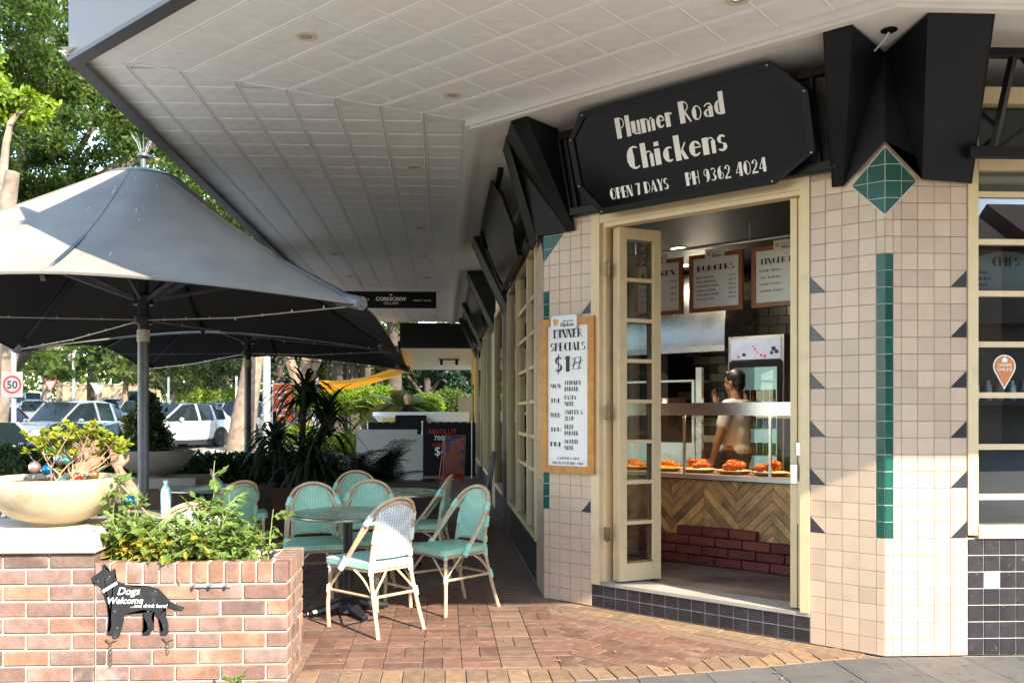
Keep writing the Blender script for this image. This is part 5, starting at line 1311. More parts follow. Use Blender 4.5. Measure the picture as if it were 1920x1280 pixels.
place(chair_m, um, .055, 6.50, -.40, -.32, 'mint woven bistro chair standing free with seat toward the footpath')
place(chair_m, um, -.97, 6.75, .22, -1, 'mint woven bistro chair facing out at the planter side of the table')
place(chair_m, um, -.62, 6.98, -.12, -1, 'mint woven bistro chair tucked behind the near round table')
place(chair_m, um, -.80, 8.15, .1, -1, 'mint woven bistro chair behind the back round table near the palms')
place(chair_m, um, -.20, 7.85, -1, .18, 'mint woven bistro chair seen side on between the two round tables')
place(chair_m, um, -1.83, 7.40, -.75, .7, 'mint woven bistro chair turned away behind the tall tomato stem')
place(chair_m, um, -2.32, 7.25, 1, .3, 'mint woven bistro chair partly behind the umbrella pole')
place(chair_m, um, -1.98, 8.75, 1, .25, 'mint woven bistro chair in shade below the second umbrella pole')
def make_table():
    t = thing('bistro_table', 'x', 'table')
    m = MB(); m.lathe([(.0, .700), (.385, .700), (.40, .708), (.402, .722), (.395, .731), (.0, .731)], n=40); m.build('table_top', 'table_green', t, smooth=30)
    m = MB(); m.lathe([(.401, .705), (.408, .712), (.408, .722), (.401, .728)], n=40); m.f = m.f[:-2] if False else m.f; m.build('edge_band', 'steel', t, smooth=True)
    m = MB(); m.tube([(0, 0, .06), (0, 0, .70)], .034, 14); m.build('post', 'pole_black', t, smooth=True)
    m = MB()
    for k in range(4):
        a = k * pi / 2 + .5; m.tube([(0, 0, .085), (.15 * cos(a), .15 * sin(a), .05), (.31 * cos(a), .31 * sin(a), .028)], [.040, .034, .022], 8)
    m.lathe([(.10, .02), (.09, .08), (.04, .12), (.0, .12)], n=16)
    m.build('base', 'pole_black', t, smooth=True)
    for k in range(4):
        a = k * pi / 2 + .5; m = MB(); m.lathe([(.02, 0), (.022, .006), (.008, .012), (.008, .026)], (.30 * cos(a), .30 * sin(a), 0), 10); m.build('foot', 'steel_dull', t, smooth=True)
    return t
tb = make_table(); TG = 'round bistro tables'
tb.location = (-.68, 6.36, .0025); tb['label'] = 'round green bistro table with black base beside the white chair'; tb['group'] = TG
dup(tb, (-.42, 8.05, .0025), .3, 'round green bistro table in shade between mint chairs and palms', TG)
dup(tb, (-1.98, 6.20, .0025), .8, 'round bistro table with a water bottle behind the planter', TG)
dup(tb, (-2.30, 8.55, .0025), .1, 'round pale bistro table in the shade behind the umbrella pole', TG)
# water bottle
bt = thing('water_bottle', 'clear blue plastic water bottle on the table behind the planter', 'bottle', tuple(G(311, 962, .734)))
pm('bottle_plastic', (.45, .68, .76), .12, var=.1, spec=.8); 
m = MB(); m.lathe([(.030, 0), (.035, .006), (.034, .05), (.036, .07), (.034, .10), (.036, .15), (.030, .175), (.015, .20), (.014, .215)], n=20); m.build('body', 'bottle_plastic', bt, smooth=True)
m = MB(); m.lathe([(.016, .214), (.017, .216), (.017, .232), (.014, .235), (.0, .235)], n=16); m.build('cap', 'wrap_white', bt, smooth=True)
m = MB(); m.lathe([(.0365, .075), (.0365, .145)], n=20); m.f = m.f[:20]; m.m = m.m[:20]; pm('bottle_label', (.35, .62, .72), .4, var=.15, scale=40); m.build('label', 'bottle_label', bt, smooth=True)

# ------------------------------------------------------------------ brick planter and pier
PX1 = -.825; PY0 = 4.735; PD = .50; PZ = .652; BX, BZ = .240, .0862
pl = thing('brick_planter', 'low brick planter wall with soldier course along the footpath', 'planter', (-1.4, PY0 + .2, 0)); plo = parent_world(pl)
xPi = YP(178, 1000, PY0).x          # right end of the taller pier
m = MB(); m.box2((xPi - .002, PY0 + .009, 0), (PX1 - .009, PY0 + .105, PZ - .004)); m.box2((PX1 - .11, PY0 + .105, 0), (PX1 - .009, PY0 + PD, PZ - .004)); m.box2((xPi - .5, PY0 + PD - .10, 0), (PX1 - .11, PY0 + PD, PZ - .01)); m.box2((xPi, PY0 + .106, 0), (PX1 - .111, PY0 + PD - .101, PZ - .09), mi=1)
m.build('mortar_bed', ['mortar', 'soil'], pl, world=True)
rb = random.Random(21); bm_ = {}
def brick_mesh(sx, sy, sz, mt):
    key = (round(sx, 3), round(sy, 3), round(sz, 3), mt)
    if key not in bm_:
        q = MB(); q.box((0, 0, 0), (sx, sy, sz), bev=.005); bm_[key] = q.mesh('brick', mt)
    return bm_[key]
bmt = ['brick_planter', 'brick_planter', 'brick_orange', 'brick_planter', 'brick_brown']
def bwall(parent, x0, x1, z0, z1, y, rows_from=0):
    po = parent_world(parent); j = 0; z = z0
    while z + BZ < z1 + .02:
        x = x1 - (0 if j % 2 == 0 else BX / 2)
        ends = [x1] if j % 2 == 0 else [x1, x1 - BX / 2]
        e = x1; first = True
        while e > x0 + .01:
            w = BX if not (first and j % 2) else BX / 2
            a = max(e - w, x0); wd = e - a - .0095
            if wd > .03: put('brick', brick_mesh(wd, .106, BZ - .0095, rb.choice(bmt)), parent, ((a + e) / 2 - po.x, y + .053 - po.y + rb.uniform(-.0015, .0015), z + BZ / 2 - po.z), (rb.uniform(-.006, .006), rb.uniform(-.004, .004), rb.uniform(-.004, .004)))
            e -= w; first = False
        z += BZ; j += 1
ZS = PZ - .118
bwall(pl, xPi + .001, PX1, ZS - 7 * BZ, ZS, PY0)
xx = PX1
while xx > xPi + .04:       # soldier course along the front
    put('brick', brick_mesh(.0765, .106, .110, rb.choice(bmt[:3])), pl, (xx - .043 - plo.x, PY0 + .053 - plo.y, ZS + .060), (rb.uniform(-.005, .005), rb.uniform(-.01, .01), rb.uniform(-.006, .006))); xx -= .0855
yy = PY0 + .106             # right side
while yy < PY0 + PD - .02:
    put('brick', brick_mesh(.106, .0765, .110, rb.choice(bmt[:3])), pl, (PX1 - .053 - plo.x, yy + .046 - plo.y, ZS + .060), (rb.uniform(-.01, .01), 0, 0)); yy += .0855
for j in range(7):
    z = ZS - (j + .5) * BZ; segs = [(.106, .24), (.24, .37), (.37, .50)] if j % 2 else [(.106, .17), (.17, .30), (.30, .43), (.43, .50)]
    for a, b in segs: put('brick', brick_mesh(.106, b - a - .0095, BZ - .0095, rb.choice(bmt)), pl, (PX1 - .053 - plo.x, PY0 + (a + b) / 2 - plo.y, z))
# taller pier with its coping stone
pp = thing('brick_pier', 'square brick pier with pale coping stone carrying the bowl planter', 'pier', (xPi - .5, PY0 + .3, 0)); ppo = parent_world(pp)
ZP = .705; m = MB(); m.box2((xPi - 1.05, PY0 + .009, 0), (xPi - .009, PY0 + .55, ZP)); m.build('mortar_bed', 'mortar', pp, world=True)
bwall(pp, xPi - 1.05, xPi - .001, ZS - 7 * BZ, ZS + BZ * 2, PY0)
for j in range(9):
    z = ZS + BZ * 1.5 - j * BZ
    if z > ZP - .03 or z < .03: continue
    for a, b in ([(.11, .24), (.24, .38), (.38, .545)] if j % 2 else [(.11, .31), (.31, .545)]): put('brick', brick_mesh(.06, b - a - .0095, BZ - .0095, rb.choice(bmt)), pp, (xPi - .03 - ppo.x, PY0 + (a + b) / 2 - ppo.y, z))
m = MB(); m.box2((xPi - 1.10, PY0 - .035, ZP + .002), (xPi + .018, PY0 + .60, ZP + .115), bev=.008); m.build('coping', 'cap_stone', pp, world=True)
ZCAP = ZP + .115
# bowl planter
bc = YP(106, 900, PY0 + .31); bwl = thing('bowl_planter', 'wide cream concrete bowl planter on the brick pier', 'planter bowl', (bc.x, PY0 + .31, ZCAP + .001))
m = MB(); m.lathe([(.13, 0), (.135, .012), (.15, .02), (.24, .055), (.315, .115), (.362, .185), (.378, .235), (.375, .262), (.355, .268), (.345, .255), (.335, .235), (.0, .225)], n=48); m.build('bowl', 'bowl_cream', bwl, smooth=40)
m = MB(); m.lathe([(.334, .236), (.2, .245), (.0, .24)], n=24); m.build('soil', 'soil', bwl, smooth=True)
ZB = ZCAP + .24
# hook rail on the bricks
hk = thing('hook_rail', 'small galvanised rail with three hooks screwed to the planter bricks', 'hook rail', tuple(YP(398, 1097, PY0 - .01)))
m = MB(); m.box((0, 0, 0), (.20, .006, .022), bev=.002); m.build('rail', 'zinc', hk)
for q in (-.085, 0, .085):
    m = MB(); m.tube([(q, -.003, .008), (q, -.03, .0), (q, -.035, .02)], .006, 6); m.build('hook', 'zinc', hk, smooth=True)
# dog sign: flat cut metal silhouette fixed to the wall
dg = [(512, 690), (530, 678), (556, 660), (575, 640), (572, 622), (580, 616), (594, 648), (616, 656), (640, 640), (645, 652), (642, 690), (652, 710), (700, 732), (760, 742), (830, 738), (880, 752), (920, 790), (955, 830), (1000, 850), (1030, 858), (1020, 872), (985, 870), (945, 856), (925, 846), (915, 870), (925, 905), (938, 950), (940, 1000), (932, 1010), (900, 1010), (902, 990), (912, 985), (905, 950), (882, 910), (862, 880), (850, 890), (845, 920), (858, 950), (852, 985), (835, 1008), (800, 1012), (796, 1002), (815, 992), (826, 975), (820, 945), (805, 915), (800, 870), (770, 876), (720, 890), (692, 895), (690, 930), (676, 985), (668, 1015), (655, 1028), (632, 1028), (630, 1010), (602, 1010), (598, 998), (615, 988), (622, 960), (618, 900), (612, 870), (598, 840), (588, 800), (575, 770), (565, 740), (540, 725), (518, 715)]
ds = thing('dog_sign', 'black metal dog silhouette sign reading dogs welcome on the planter', 'sign', tuple(YP(258, 1195, PY0 - .012))); lo = parent_world(ds)
dpts = [YP(a / 2.977, 850 + b / 2.977, PY0 - .012) for a, b in dg]
m = MB(); n = len(dpts); import bmesh as _bm
b_ = _bm.new(); vv = [b_.verts.new(p - lo) for p in dpts]; fc = b_.faces.new(vv); _bm.ops.triangulate(b_, faces=[fc]); 
geom = _bm.ops.extrude_face_region(b_, geom=list(b_.faces)); _bm.ops.translate(b_, vec=(0, .005, 0), verts=[e for e in geom['geom'] if isinstance(e, _bm.types.BMVert)]); _bm.ops.recalc_face_normals(b_, faces=b_.faces)
me = bpy.data.meshes.new('silhouette'); b_.to_mesh(me); b_.free(); pm('sign_dog', (.012, .012, .014), .6, var=.3, scale=12, col2=(.05, .05, .05), c2lo=.6, c2hi=.8, c2scale=20); me.materials.append(MATS['sign_dog']); sil = put('silhouette', me, ds)
def dz(a, b): return YP(a / 2.977, 850 + b / 2.977, PY0 - .0135) - lo
m = MB(); c0, c1 = dz(572, 765), dz(652, 720); m.bar(c0, c1, .001, .016, up=(0, 1, 0)) if False else m.add([dz(571, 762), dz(577, 776), dz(656, 727), dz(651, 713)], [(0, 1, 2, 3)]); m.build('collar', 'letter_white', sil)
text_on('Dogs', .056, 'letter_white', sil, dz(715, 786), (1, 0, 0), (0, -1, 0), shear=.3, bold=.0004)
text_on('Welcome', .048, 'letter_white', sil, dz(694, 836), (1, 0, 0), (0, -1, 0), shear=.3, bold=.0004)
text_on('...and drink here!', .028, 'letter_white', sil, dz(830, 858), (1, 0, -.02), (0, -1, 0), shear=.25, bold=.0)
m = MB()
for a, b in ((548, 712), (612, 686), (868, 768), (826, 880), (655, 972), (640, 880)): m.ball(dz(a, b), .004, 6, k=4)
m.build('screw', 'steel_dull', sil)
for a, b, l in ((622, 1048, 45), (940, 1040, 26)):
    ch = thing('hook_chain', 'rusty chain hanging from a hook below the dog sign, ' + ('long with a clip' if l > 30 else 'short'), 'chain', tuple(YP(a / 2.977, 850 + b / 2.977, PY0 - .012)))
    m = MB(); m.tube([(-.03, 0, .012), (0, -.012, .0), (.03, 0, .012)], .004, 6); m.build('hook', 'brass_old', ch, smooth=True)
    m = MB(); k = int(l / 345 * 1000 / 14)
    for i in range(k): m.tube([(.006 * cos(q) * (1 if i % 2 else .3), .006 * cos(q) * (.3 if i % 2 else 1) - .006, -.008 - i * .014 + .009 * sin(q)) for q in [w * pi / 4 for w in range(8)]], .0018, 5, closed=True)
    m.build('chain', 'brass_old', ch, smooth=True)
# ------------------------------------------------------------------ tomato plants spilling over the planter
def sprig(stems, leaves, base, h, lean, rng_, leafn=14, ls=.06):
    """one leafy stem: returns leaf points along it"""
    pts = []; p = Vector(base); d = Vector((lean[0], lean[1], 1)).normalized(); n = 7
    for i in range(n + 1):
        pts.append(p.copy()); p = p + d * h / n; d = (d + Vector((rng_.uniform(-.16, .16), rng_.uniform(-.16, .16), .10))).normalized()
    stems.tube(pts, [.006 * (1 - .7 * i / n) for i in range(n + 1)], 5)
    for i in range(leafn):
        k = rng_.uniform(.15, 1); q = pts[min(int(k * n), n)]
        a = rng_.uniform(0, 2 * pi); L = rng_.uniform(.05, .12); ex = Vector((cos(a) * L, sin(a) * L, rng_.uniform(-.06, .09)))
        stems.tube([q, q + ex * .5 + Vector((0, 0, .012)), q + ex], .0022, 4)
        for f_ in (.45, .62, .8, 1.0):
            for s_ in ((-1, 1) if f_ < 1 else (0,)):
                side = Vector((-sin(a), cos(a), 0)) * s_ * .6; leaves.append((q + ex * f_, (ex.normalized() * (.55 if s_ else 1) + side + Vector((rng_.uniform(-.35, .35), rng_.uniform(-.35, .35), rng_.uniform(-.75, .25)))).normalized(), ls * rng_.uniform(.6, 1.15) * (1 if s_ else 1.2)))
def compound_leaves(L, name, mat, parent, plain=False):
    m = MB()
    for (p, d, s) in L:
        a = d.cross(Vector((random.uniform(-1, 1), random.uniform(-1.2, .4), 1))).normalized(); u = a.cross(d); w = s * .30
        if plain:
            o = [p, p + d * s * .3 + a * w * .8 + u * s * .04, p + d * s * .65 + a * w * .75 + u * s * .04, p + d * s, p + d * s * .65 - a * w * .75 + u * s * .04, p + d * s * .3 - a * w * .8 + u * s * .04]; m.add(o, [(0, 1, 2, 3), (0, 3, 4, 5)]); continue
        # toothed leaf: 8 outline points folded along the midrib
        o = [p, p + d * s * .22 + a * w * .75 + u * s * .05, p + d * s * .36 + a * w * .62, p + d * s * .52 + a * w + u * s * .05, p + d * s * .68 + a * w * .5, p + d * s, p + d * s * .68 - a * w * .5, p + d * s * .52 - a * w + u * s * .05, p + d * s * .36 - a * w * .62, p + d * s * .22 - a * w * .75 + u * s * .05]
        mid = p + d * s * .5 - u * s * .06
        m.add(o + [mid], [(i, (i + 1) % 10, 10) for i in range(10)])
    o = m.build(name, mat, parent, fix=False, world=True); o['kind'] = 'stuff'; return o
rp = random.Random(31)
def plant(name, label, base, stems_spec, mat, group=None, old=.0, ls=.06, stemmat='stem_green'):
    t = thing(name, label, 'plant', base, group=group); st = MB(); L = []
    for (dx, dy, h, lx, ly, n) in stems_spec: sprig(st, L, Vector(base) + Vector((dx, dy, 0)), h, (lx, ly), rp, n, ls)
    st.build('stem', stemmat, t, world=True, fix=False)
    if old:
        k = [q for q in L if rp.random() < old and q[0].z < base[2] + .22]; ks = set(id(q) for q in k); compound_leaves(k, 'leaf', 'leaf_tomato_old', t); L = [q for q in L if id(q) not in ks]
    o = compound_leaves(L, 'leaf', mat, t); return t
pm('stem_green', (.20, .26, .08), .6, var=.2); pm('stem_dry', (.36, .25, .15), .8, var=.2)
zs = PZ - .09
for i, (px, n, hh, lab, old) in enumerate(((255, 9, .36, 'yellowing tomato plant with dying leaves beside the bowl planter', .55), (320, 8, .30, 'tomato plant with yellow lower leaves in the planter', .40), (385, 9, .36, 'bushy green tomato plant in the middle of the planter', .12), (440, 8, .30, 'dense tomato plant spreading near the planter corner', .06))):
    c = YP(px, 1040, PY0 + .25); sp = [(rp.uniform(-.10, .10), rp.uniform(-.13, .10), rp.uniform(.6, 1) * hh, rp.uniform(-.4, .4), rp.uniform(-.35, .3), 17) for _ in range(n)]
    plant('tomato_plant', lab, (c.x, PY0 + .25, zs), sp, 'leaf_tomato', 'tomato plants in the brick planter', old, .056)
c = YP(400, 1040, PY0 + .28); plant('tomato_plant', 'tall tomato stem rising above the chairs from the planter', (c.x, PY0 + .28, zs), [(0, 0, .62, .03, 0, 18), (.02, .02, .44, .15, .1, 12)], 'leaf_tomato', 'tomato plants in the brick planter', 0, .055)
c = YP(500, 1040, PY0 + .30); plant('tomato_plant', 'sparse tomato stem at the planter corner by the table', (c.x, PY0 + .30, zs), [(0, 0, .34, .15, 0, 9), (-.04, 0, .22, .3, -.1, 8)], 'leaf_tomato', 'tomato plants in the brick planter', 0, .055)
c = YP(235, 1000, PY0 + .2); plant('tomato_plant', 'leafy tomato stem climbing past the bowl rim', (c.x, PY0 + .2, zs), [(0, 0, .58, .02, -.02, 18), (.06, .02, .50, .10, .0, 14), (-.03, -.05, .42, -.05, -.1, 14)], 'leaf_tomato', 'tomato plants in the brick planter', .15, .054)
# weed at the foot of the planter
c = G(440, 1290, 0); plant('weed', 'small green weed growing at the foot of the planter wall', (c.x, c.y - .0, -.01), [(0, 0, .06, .3, 0, 5), (.02, 0, .05, -.4, 0, 5)], 'leaf_tomato', None, 0, .035)
# azalea twigs in the bowl
az = thing('azalea_bush', 'twiggy shrub with bright yellow green tips in the bowl planter', 'shrub', (bc.x + .08, PY0 + .31, ZB)); st = MB(); L = []
ra = random.Random(9)
for k in range(19):
    a = ra.uniform(-2.6, 2.6); rr = ra.uniform(.05, .22); h = ra.uniform(.12, .30); base = Vector((bc.x + .06 + ra.uniform(-.09, .09), PY0 + .31 + ra.uniform(-.07, .07), ZB))
    tip = base + Vector((sin(a) * rr * 1.2, cos(a) * rr * .7, h)); mid = base.lerp(tip, .5) + Vector((ra.uniform(-.04, .04), ra.uniform(-.03, .03), .0)); st.tube([base, base.lerp(mid, .5) + Vector((ra.uniform(-.02, .02), 0, 0)), mid, tip], [.005, .0045, .0035, .002], 5)
    for q in range(3):
        e = mid.lerp(tip, ra.uniform(.2, .9)); f_ = e + Vector((ra.uniform(-.08, .08), ra.uniform(-.06, .06), ra.uniform(.02, .09))); st.tube([e, f_], .002, 4)
        if f_.z > ZB + .13:
            for w in range(9): L.append((f_, Vector((ra.uniform(-1, 1), ra.uniform(-1, 1), ra.uniform(-.2, 1))).normalized(), .042))
    if tip.z > ZB + .16:
        for w in range(10): L.append((tip, Vector((ra.uniform(-1, 1), ra.uniform(-1, 1), ra.uniform(-.2, 1))).normalized(), .045))
st.tube([(bc.x + .25, PY0 + .25, ZB), (bc.x + .40, PY0 + .22, ZB - .02), (bc.x + .56, PY0 + .16, ZB - .17), (bc.x + .62, PY0 + .2, ZB - .20)], [.007, .006, .004, .003], 5)
st.build('twig', 'stem_dry', az, world=True, fix=False); compound_leaves(L, 'leaf', 'leaf_azalea', az, True)
# baubles
for nm, c in dict(blue=(.0, .17, .40), silver=(.62, .62, .64), teal=(.12, .42, .34), gold=(.50, .42, .06), red=(.60, .03, .02), copper=(.50, .28, .12), pink=(.55, .38, .40)).items(): pm('bauble_' + nm, c, .14, metal=.75, var=.05)
for px, py, r, cn, dy in ((90, 880, 10.5, 'blue', -.02), (65, 876, 11, 'pink', .0), (112, 882, 9, 'gold', .05), (113, 860, 12, 'silver', .02), (124, 862, 8, 'teal', -.03), (148, 901, 8.5, 'red', -.05), (176, 890, 9, 'copper', -.02), (243, 939, 10.5, 'blue', -.12), (94, 846, 8, 'teal', .05), (128, 846, 8, 'silver', .06), (117, 905, 10, 'teal', -.06), (134, 857, 7, 'copper', .08), (95, 893, 6, 'pink', -.04)):
    y = PY0 + .31 + dy; p = YP(px, py, y); rr = r / 330.
    lab = {('blue', 90): 'shiny blue bauble hanging over the bowl rim', ('blue', 243): 'shiny blue bauble hanging on the stem beside the bowl'}.get((cn, px), 'shiny %s bauble %s' % (cn, {65: 'at the outer edge of the bowl', 112: 'low in the twigs', 113: 'large in the twigs centre', 124: 'in front of the large silver one', 148: 'lying on the soil', 176: 'on the soil by the cap wearer', 94: 'high on a twig', 128: 'under the bright leaves', 117: 'resting on the rim soil', 134: 'small behind the twigs', 95: 'tiny below the blue one'}.get(px)))
    bb = thing('bauble', lab, 'bauble', p, group='christmas baubles in the bowl planter')
    m = MB(); m.ball((0, 0, 0), rr, 20, k=12); m.build('ball', 'bauble_' + cn, bb, smooth=True); m = MB(); m.lathe([(.006, rr - .002), (.006, rr + .006), (.0, rr + .007)], n=8); m.build('cap', 'brass_old', bb)
# ------------------------------------------------------------------ umbrellas
pm('lime_stain', (.42, .41, .39), .8, var=.2)
def umbrella(x, y, label):
    u = thing('cafe_umbrella', label, 'umbrella', (x, y, 0), group='square cafe umbrellas'); h = 2.03; zc, zm, zt, r0 = 2.13, 2.34, 3.42, .30
    NA, NR = 64, 12
    def surf(dz):
        vs = []
        for j in range(NR + 1):
            for i in range(NA):
                a = 2 * pi * i / NA; c, s = abs(cos(a)), abs(sin(a)); k = min(c, s) / max(c, s); Rb = h / max(c, s) * (1 - .07 * (1 - k) * (1 if k < 1 else 0))
                k2 = k ** 1.6; zb = zc * k2 + zm * (1 - k2); t = j / NR; r = r0 + (Rb - r0) * t
                z = zb + (zt - zb) * (1 - t) ** 1.14 - .05 * sin(pi * t) * (1 - k)
                vs.append((r * cos(a), r * sin(a), z + dz))
        fs = [(j * NA + i, j * NA + (i + 1) % NA, (j + 1) * NA + (i + 1) % NA, (j + 1) * NA + i) for j in range(NR) for i in range(NA)]
        return vs, fs
    m = MB(); vs, fs = surf(0); m.add(vs, fs)
    # hem: short valance round the rim
    rim = vs[NR * NA:]; m.add(rim + [(a * .995, b * .995, c - .018) for a, b, c in rim], [(i, (i + 1) % NA, NA + (i + 1) % NA, NA + i) for i in range(NA)])
    m.build('canopy', 'canopy_grey', u, smooth=True, fix=False)
    for k in range(8):          # stitched seams
        i = k * NA // 8; m = MB(); m.tube([Vector(vs[j * NA + i]) + Vector((0, 0, .003)) for j in range(NR + 1)], .003, 5); m.build('seam', 'canopy_grey', u)
    m = MB(); rd = random.Random(int(y * 7))     # bird droppings
    for k in range(110):
        a = rd.gauss(5.7, .6); j = min(NR - 1, int(abs(rd.gauss(0, .33)) * NR)); i = int((a % (2 * pi)) / (2 * pi) * NA); q0 = Vector(vs[j * NA + i]); q1 = Vector(vs[(j + 1) * NA + i]); t_ = (q1 - q0).normalized(); s_ = t_.cross(Vector((0, 0, 1))).normalized(); n_ = s_.cross(t_); n_ = n_ if n_.z > 0 else -n_
        c = q0.lerp(q1, rd.random()) + s_ * rd.uniform(-.05, .05) + n_ * .004; L = rd.uniform(.008, .10) * rd.random(); w_ = rd.uniform(.002, .007); m.add([c - s_ * w_, c + s_ * w_, c + s_ * w_ * .6 + t_ * L, c - s_ * w_ * .3 + t_ * L * 1.1], [(0, 1, 2, 3)])
    o = m.build('bird_droppings', 'lime_stain', u, fix=False); o['kind'] = 'stuff'
    m = MB(); vs2, fs = surf(-.018); m.add(vs2, [f[::-1] for f in fs]); rim2 = [(a * .992, b * .992, c - .020) for a, b, c in rim]; m.add(vs2[NR * NA:] + rim2, [(i, (i + 1) % NA, NA + (i + 1) % NA, NA + i) for i in range(NA)]); m.build('shaded_underside', 'canopy_shade_dark', u, smooth=True, fix=False)  # second layer below the canopy: the underside's shade put into its colour
    m = MB(); m.lathe([(r0 + .012, zt - .03), (r0 + .012, zt + .005), (.26, zt + .03), (.14, zt + .065), (.0, zt + .08)], n=32); m.build('cap', 'pole_grey', u, smooth=True)
    m = MB(); m.tube([(0, 0, zt + .07), (0, 0, zt + .19)], .022, 10); m.lathe([(.022, zt + .17), (.05, zt + .19), (.05, zt + .21), (.0, zt + .225)], n=12); m.build('finial', 'pole_grey', u, smooth=True)
    m = MB()
    for k in range(10):
        a = k * 2 * pi / 10; m.tube([(.02 * cos(a), .02 * sin(a), zt + .21), (.05 * cos(a), .05 * sin(a), zt + .30), (.10 * cos(a), .10 * sin(a), zt + .37)], .0016, 4)
    m.build('bird_spike', 'steel_dull', u)
    m = MB(); m.tube([(0, 0, 0), (0, 0, 2.06)], .045, 14); m.tube([(0, 0, 2.06), (0, 0, zt + .05)], .042, 14, 1); m.build('pole', ['pole_grey', 'pole_black'], u, smooth=True)
    m = MB(); m.tube([(0, 0, 2.05), (0, 0, 2.15)], .052, 14); m.build('collar', 'cap_stone', u, smooth=True)
    m = MB(); m.lathe([(.085, 2.36), (.085, 2.44), (.05, 2.46), (.05, 2.34)], n=12); m.lathe([(.075, 2.20), (.075, 2.26), (.05, 2.27), (.05, 2.19)], n=12); m.build('hub', 'pole_black', u, smooth=True)
    for k in range(8):
        a = k * pi / 4 + pi / 4 * 0; c = k % 2; R = h * sqrt(2) * .985 if c else h * .92; ze = zc + .02 if c else zm - .02
        m = MB(); m.bar((.05 * cos(a), .05 * sin(a), zt - .08), (R * cos(a), R * sin(a), ze - .02), .03, .045); m.build('rib', 'pole_black', u)
        m = MB(); rr = R * .48; zz = zt - .08 + (ze - zt + .06) * .48; m.bar((.06 * cos(a), .06 * sin(a), 2.40), (rr * cos(a), rr * sin(a), zz - .03), .022, .03); m.build('strut', 'pole_grey', u)
        if c:
            m = MB(); m.tube([(.06 * cos(a), .06 * sin(a), 2.23), (R * .5 * cos(a), R * .5 * sin(a), 2.15), (R * cos(a), R * sin(a), ze - .03)], .006, 5); m.build('cable', 'steel_dull', u)
            m = MB(); m.tube([(R * .93 * cos(a), R * .93 * sin(a), ze + .03), (R * 1.01 * cos(a), R * 1.01 * sin(a), ze - .02)], .045, 10); m.build('corner_cap', 'pole_grey', u, smooth=True)
            m = MB()
            for q in range(1, 8):
                f_ = q / 8; m.tube([(R * f_ * cos(a), R * f_ * sin(a), 2.245 - .08 * f_ * 2 if f_ < .5 else 2.165 - .02 * f_), (R * f_ * cos(a), R * f_ * sin(a), 2.225 - .08 * f_ * 2 if f_ < .5 else 2.145 - .02 * f_)], .006, 6)
            m.build('festoon_bulb', 'lamp_glass', u)
    m = MB(); m.lathe([(.22, .0), (.22, .012), (.06, .02), (.06, .10), (.045, .10)], n=20); m.build('base_plate', 'pole_grey', u, smooth=True)
    return u
umbrella(-2.52, 7.50, 'grey square cafe umbrella with shade-painted underside standing behind the brick planter')
umbrella(-2.55, 11.60, 'grey square cafe umbrella farther back toward the palms')

# ------------------------------------------------------------------ people
pm('hair_grey', (.06, .045, .035), .6, var=.3, scale=30, bump=.4, bscale=90)
def fuse(parts, name, mat, vox, parent, sm=4):
    """fuse overlapping solids into one continuous skin"""
    o = parts.build('tmp', mat, None, loc=(0, 0, 0)); r = o.modifiers.new('r', 'REMESH'); r.mode = 'VOXEL'; r.voxel_size = vox; r.use_smooth_shade = True
    s = o.modifiers.new('s', 'SMOOTH'); s.iterations = sm; s.factor = .5
    me = bake(o, name); me.materials.clear(); me.materials.append(MATS[mat]); me.polygons.foreach_set('use_smooth', [True] * len(me.polygons))
    return put(name, me, parent)
def limb(mb, pts, rs):
    pts = [Vector(p) for p in pts]
    P = smooth_path(pts, 4) if len(pts) > 2 else pts; n = len(P)
    R = [rs[min(int(i / (n - 1) * (len(rs) - 1)), len(rs) - 2)] + (rs[min(int(i / (n - 1) * (len(rs) - 1)) + 1, len(rs) - 1)] - rs[min(int(i / (n - 1) * (len(rs) - 1)), len(rs) - 2)]) * ((i / (n - 1) * (len(rs) - 1)) % 1) for i in range(n)]
    R[-1] = rs[-1]; mb.tube(P, R, 12); mb.ball(P[0], rs[0], 10, k=7); mb.ball(P[-1], rs[-1], 10, k=7)
def hand(mb, w, d, n, curl=.3, side=1, k=1.0):
    """w wrist, d direction of fingers, n palm normal"""
    w = Vector(w); d = Vector(d).normalized(); n = Vector(n).normalized(); a = d.cross(n).normalized(); n = a.cross(d)
    M = Matrix((a, d, n)).transposed(); mb.ball(w + d * .05 * k, (.042 * k, .055 * k, .018 * k), 12, M=M)
    for i, L in enumerate((.070, .080, .074, .058)):
        b = w + d * .090 * k + a * (-.030 + .020 * i) * k * side; p = [b]; dd = d.copy()
        for j in range(3):
            p.append(p[-1] + dd * L * k * (.45, .32, .23)[j]); dd = (dd - n * curl).normalized()
        mb.tube(p, [.0095 * k, .0088 * k, .0082 * k, .0068 * k], 8); mb.ball(p[-1], .0068 * k, 8, k=5)
    b = w + d * .03 * k - a * .032 * k * side; p = [b, b + (d * .6 - a * side * .8).normalized() * .032 * k, b + (d * .6 - a * side * .8).normalized() * .032 * k + (d - a * side * .3).normalized() * .03 * k]
    mb.tube(p, [.012 * k, .0105 * k, .008 * k], 8); mb.ball(p[-1], .008 * k, 8, k=5)
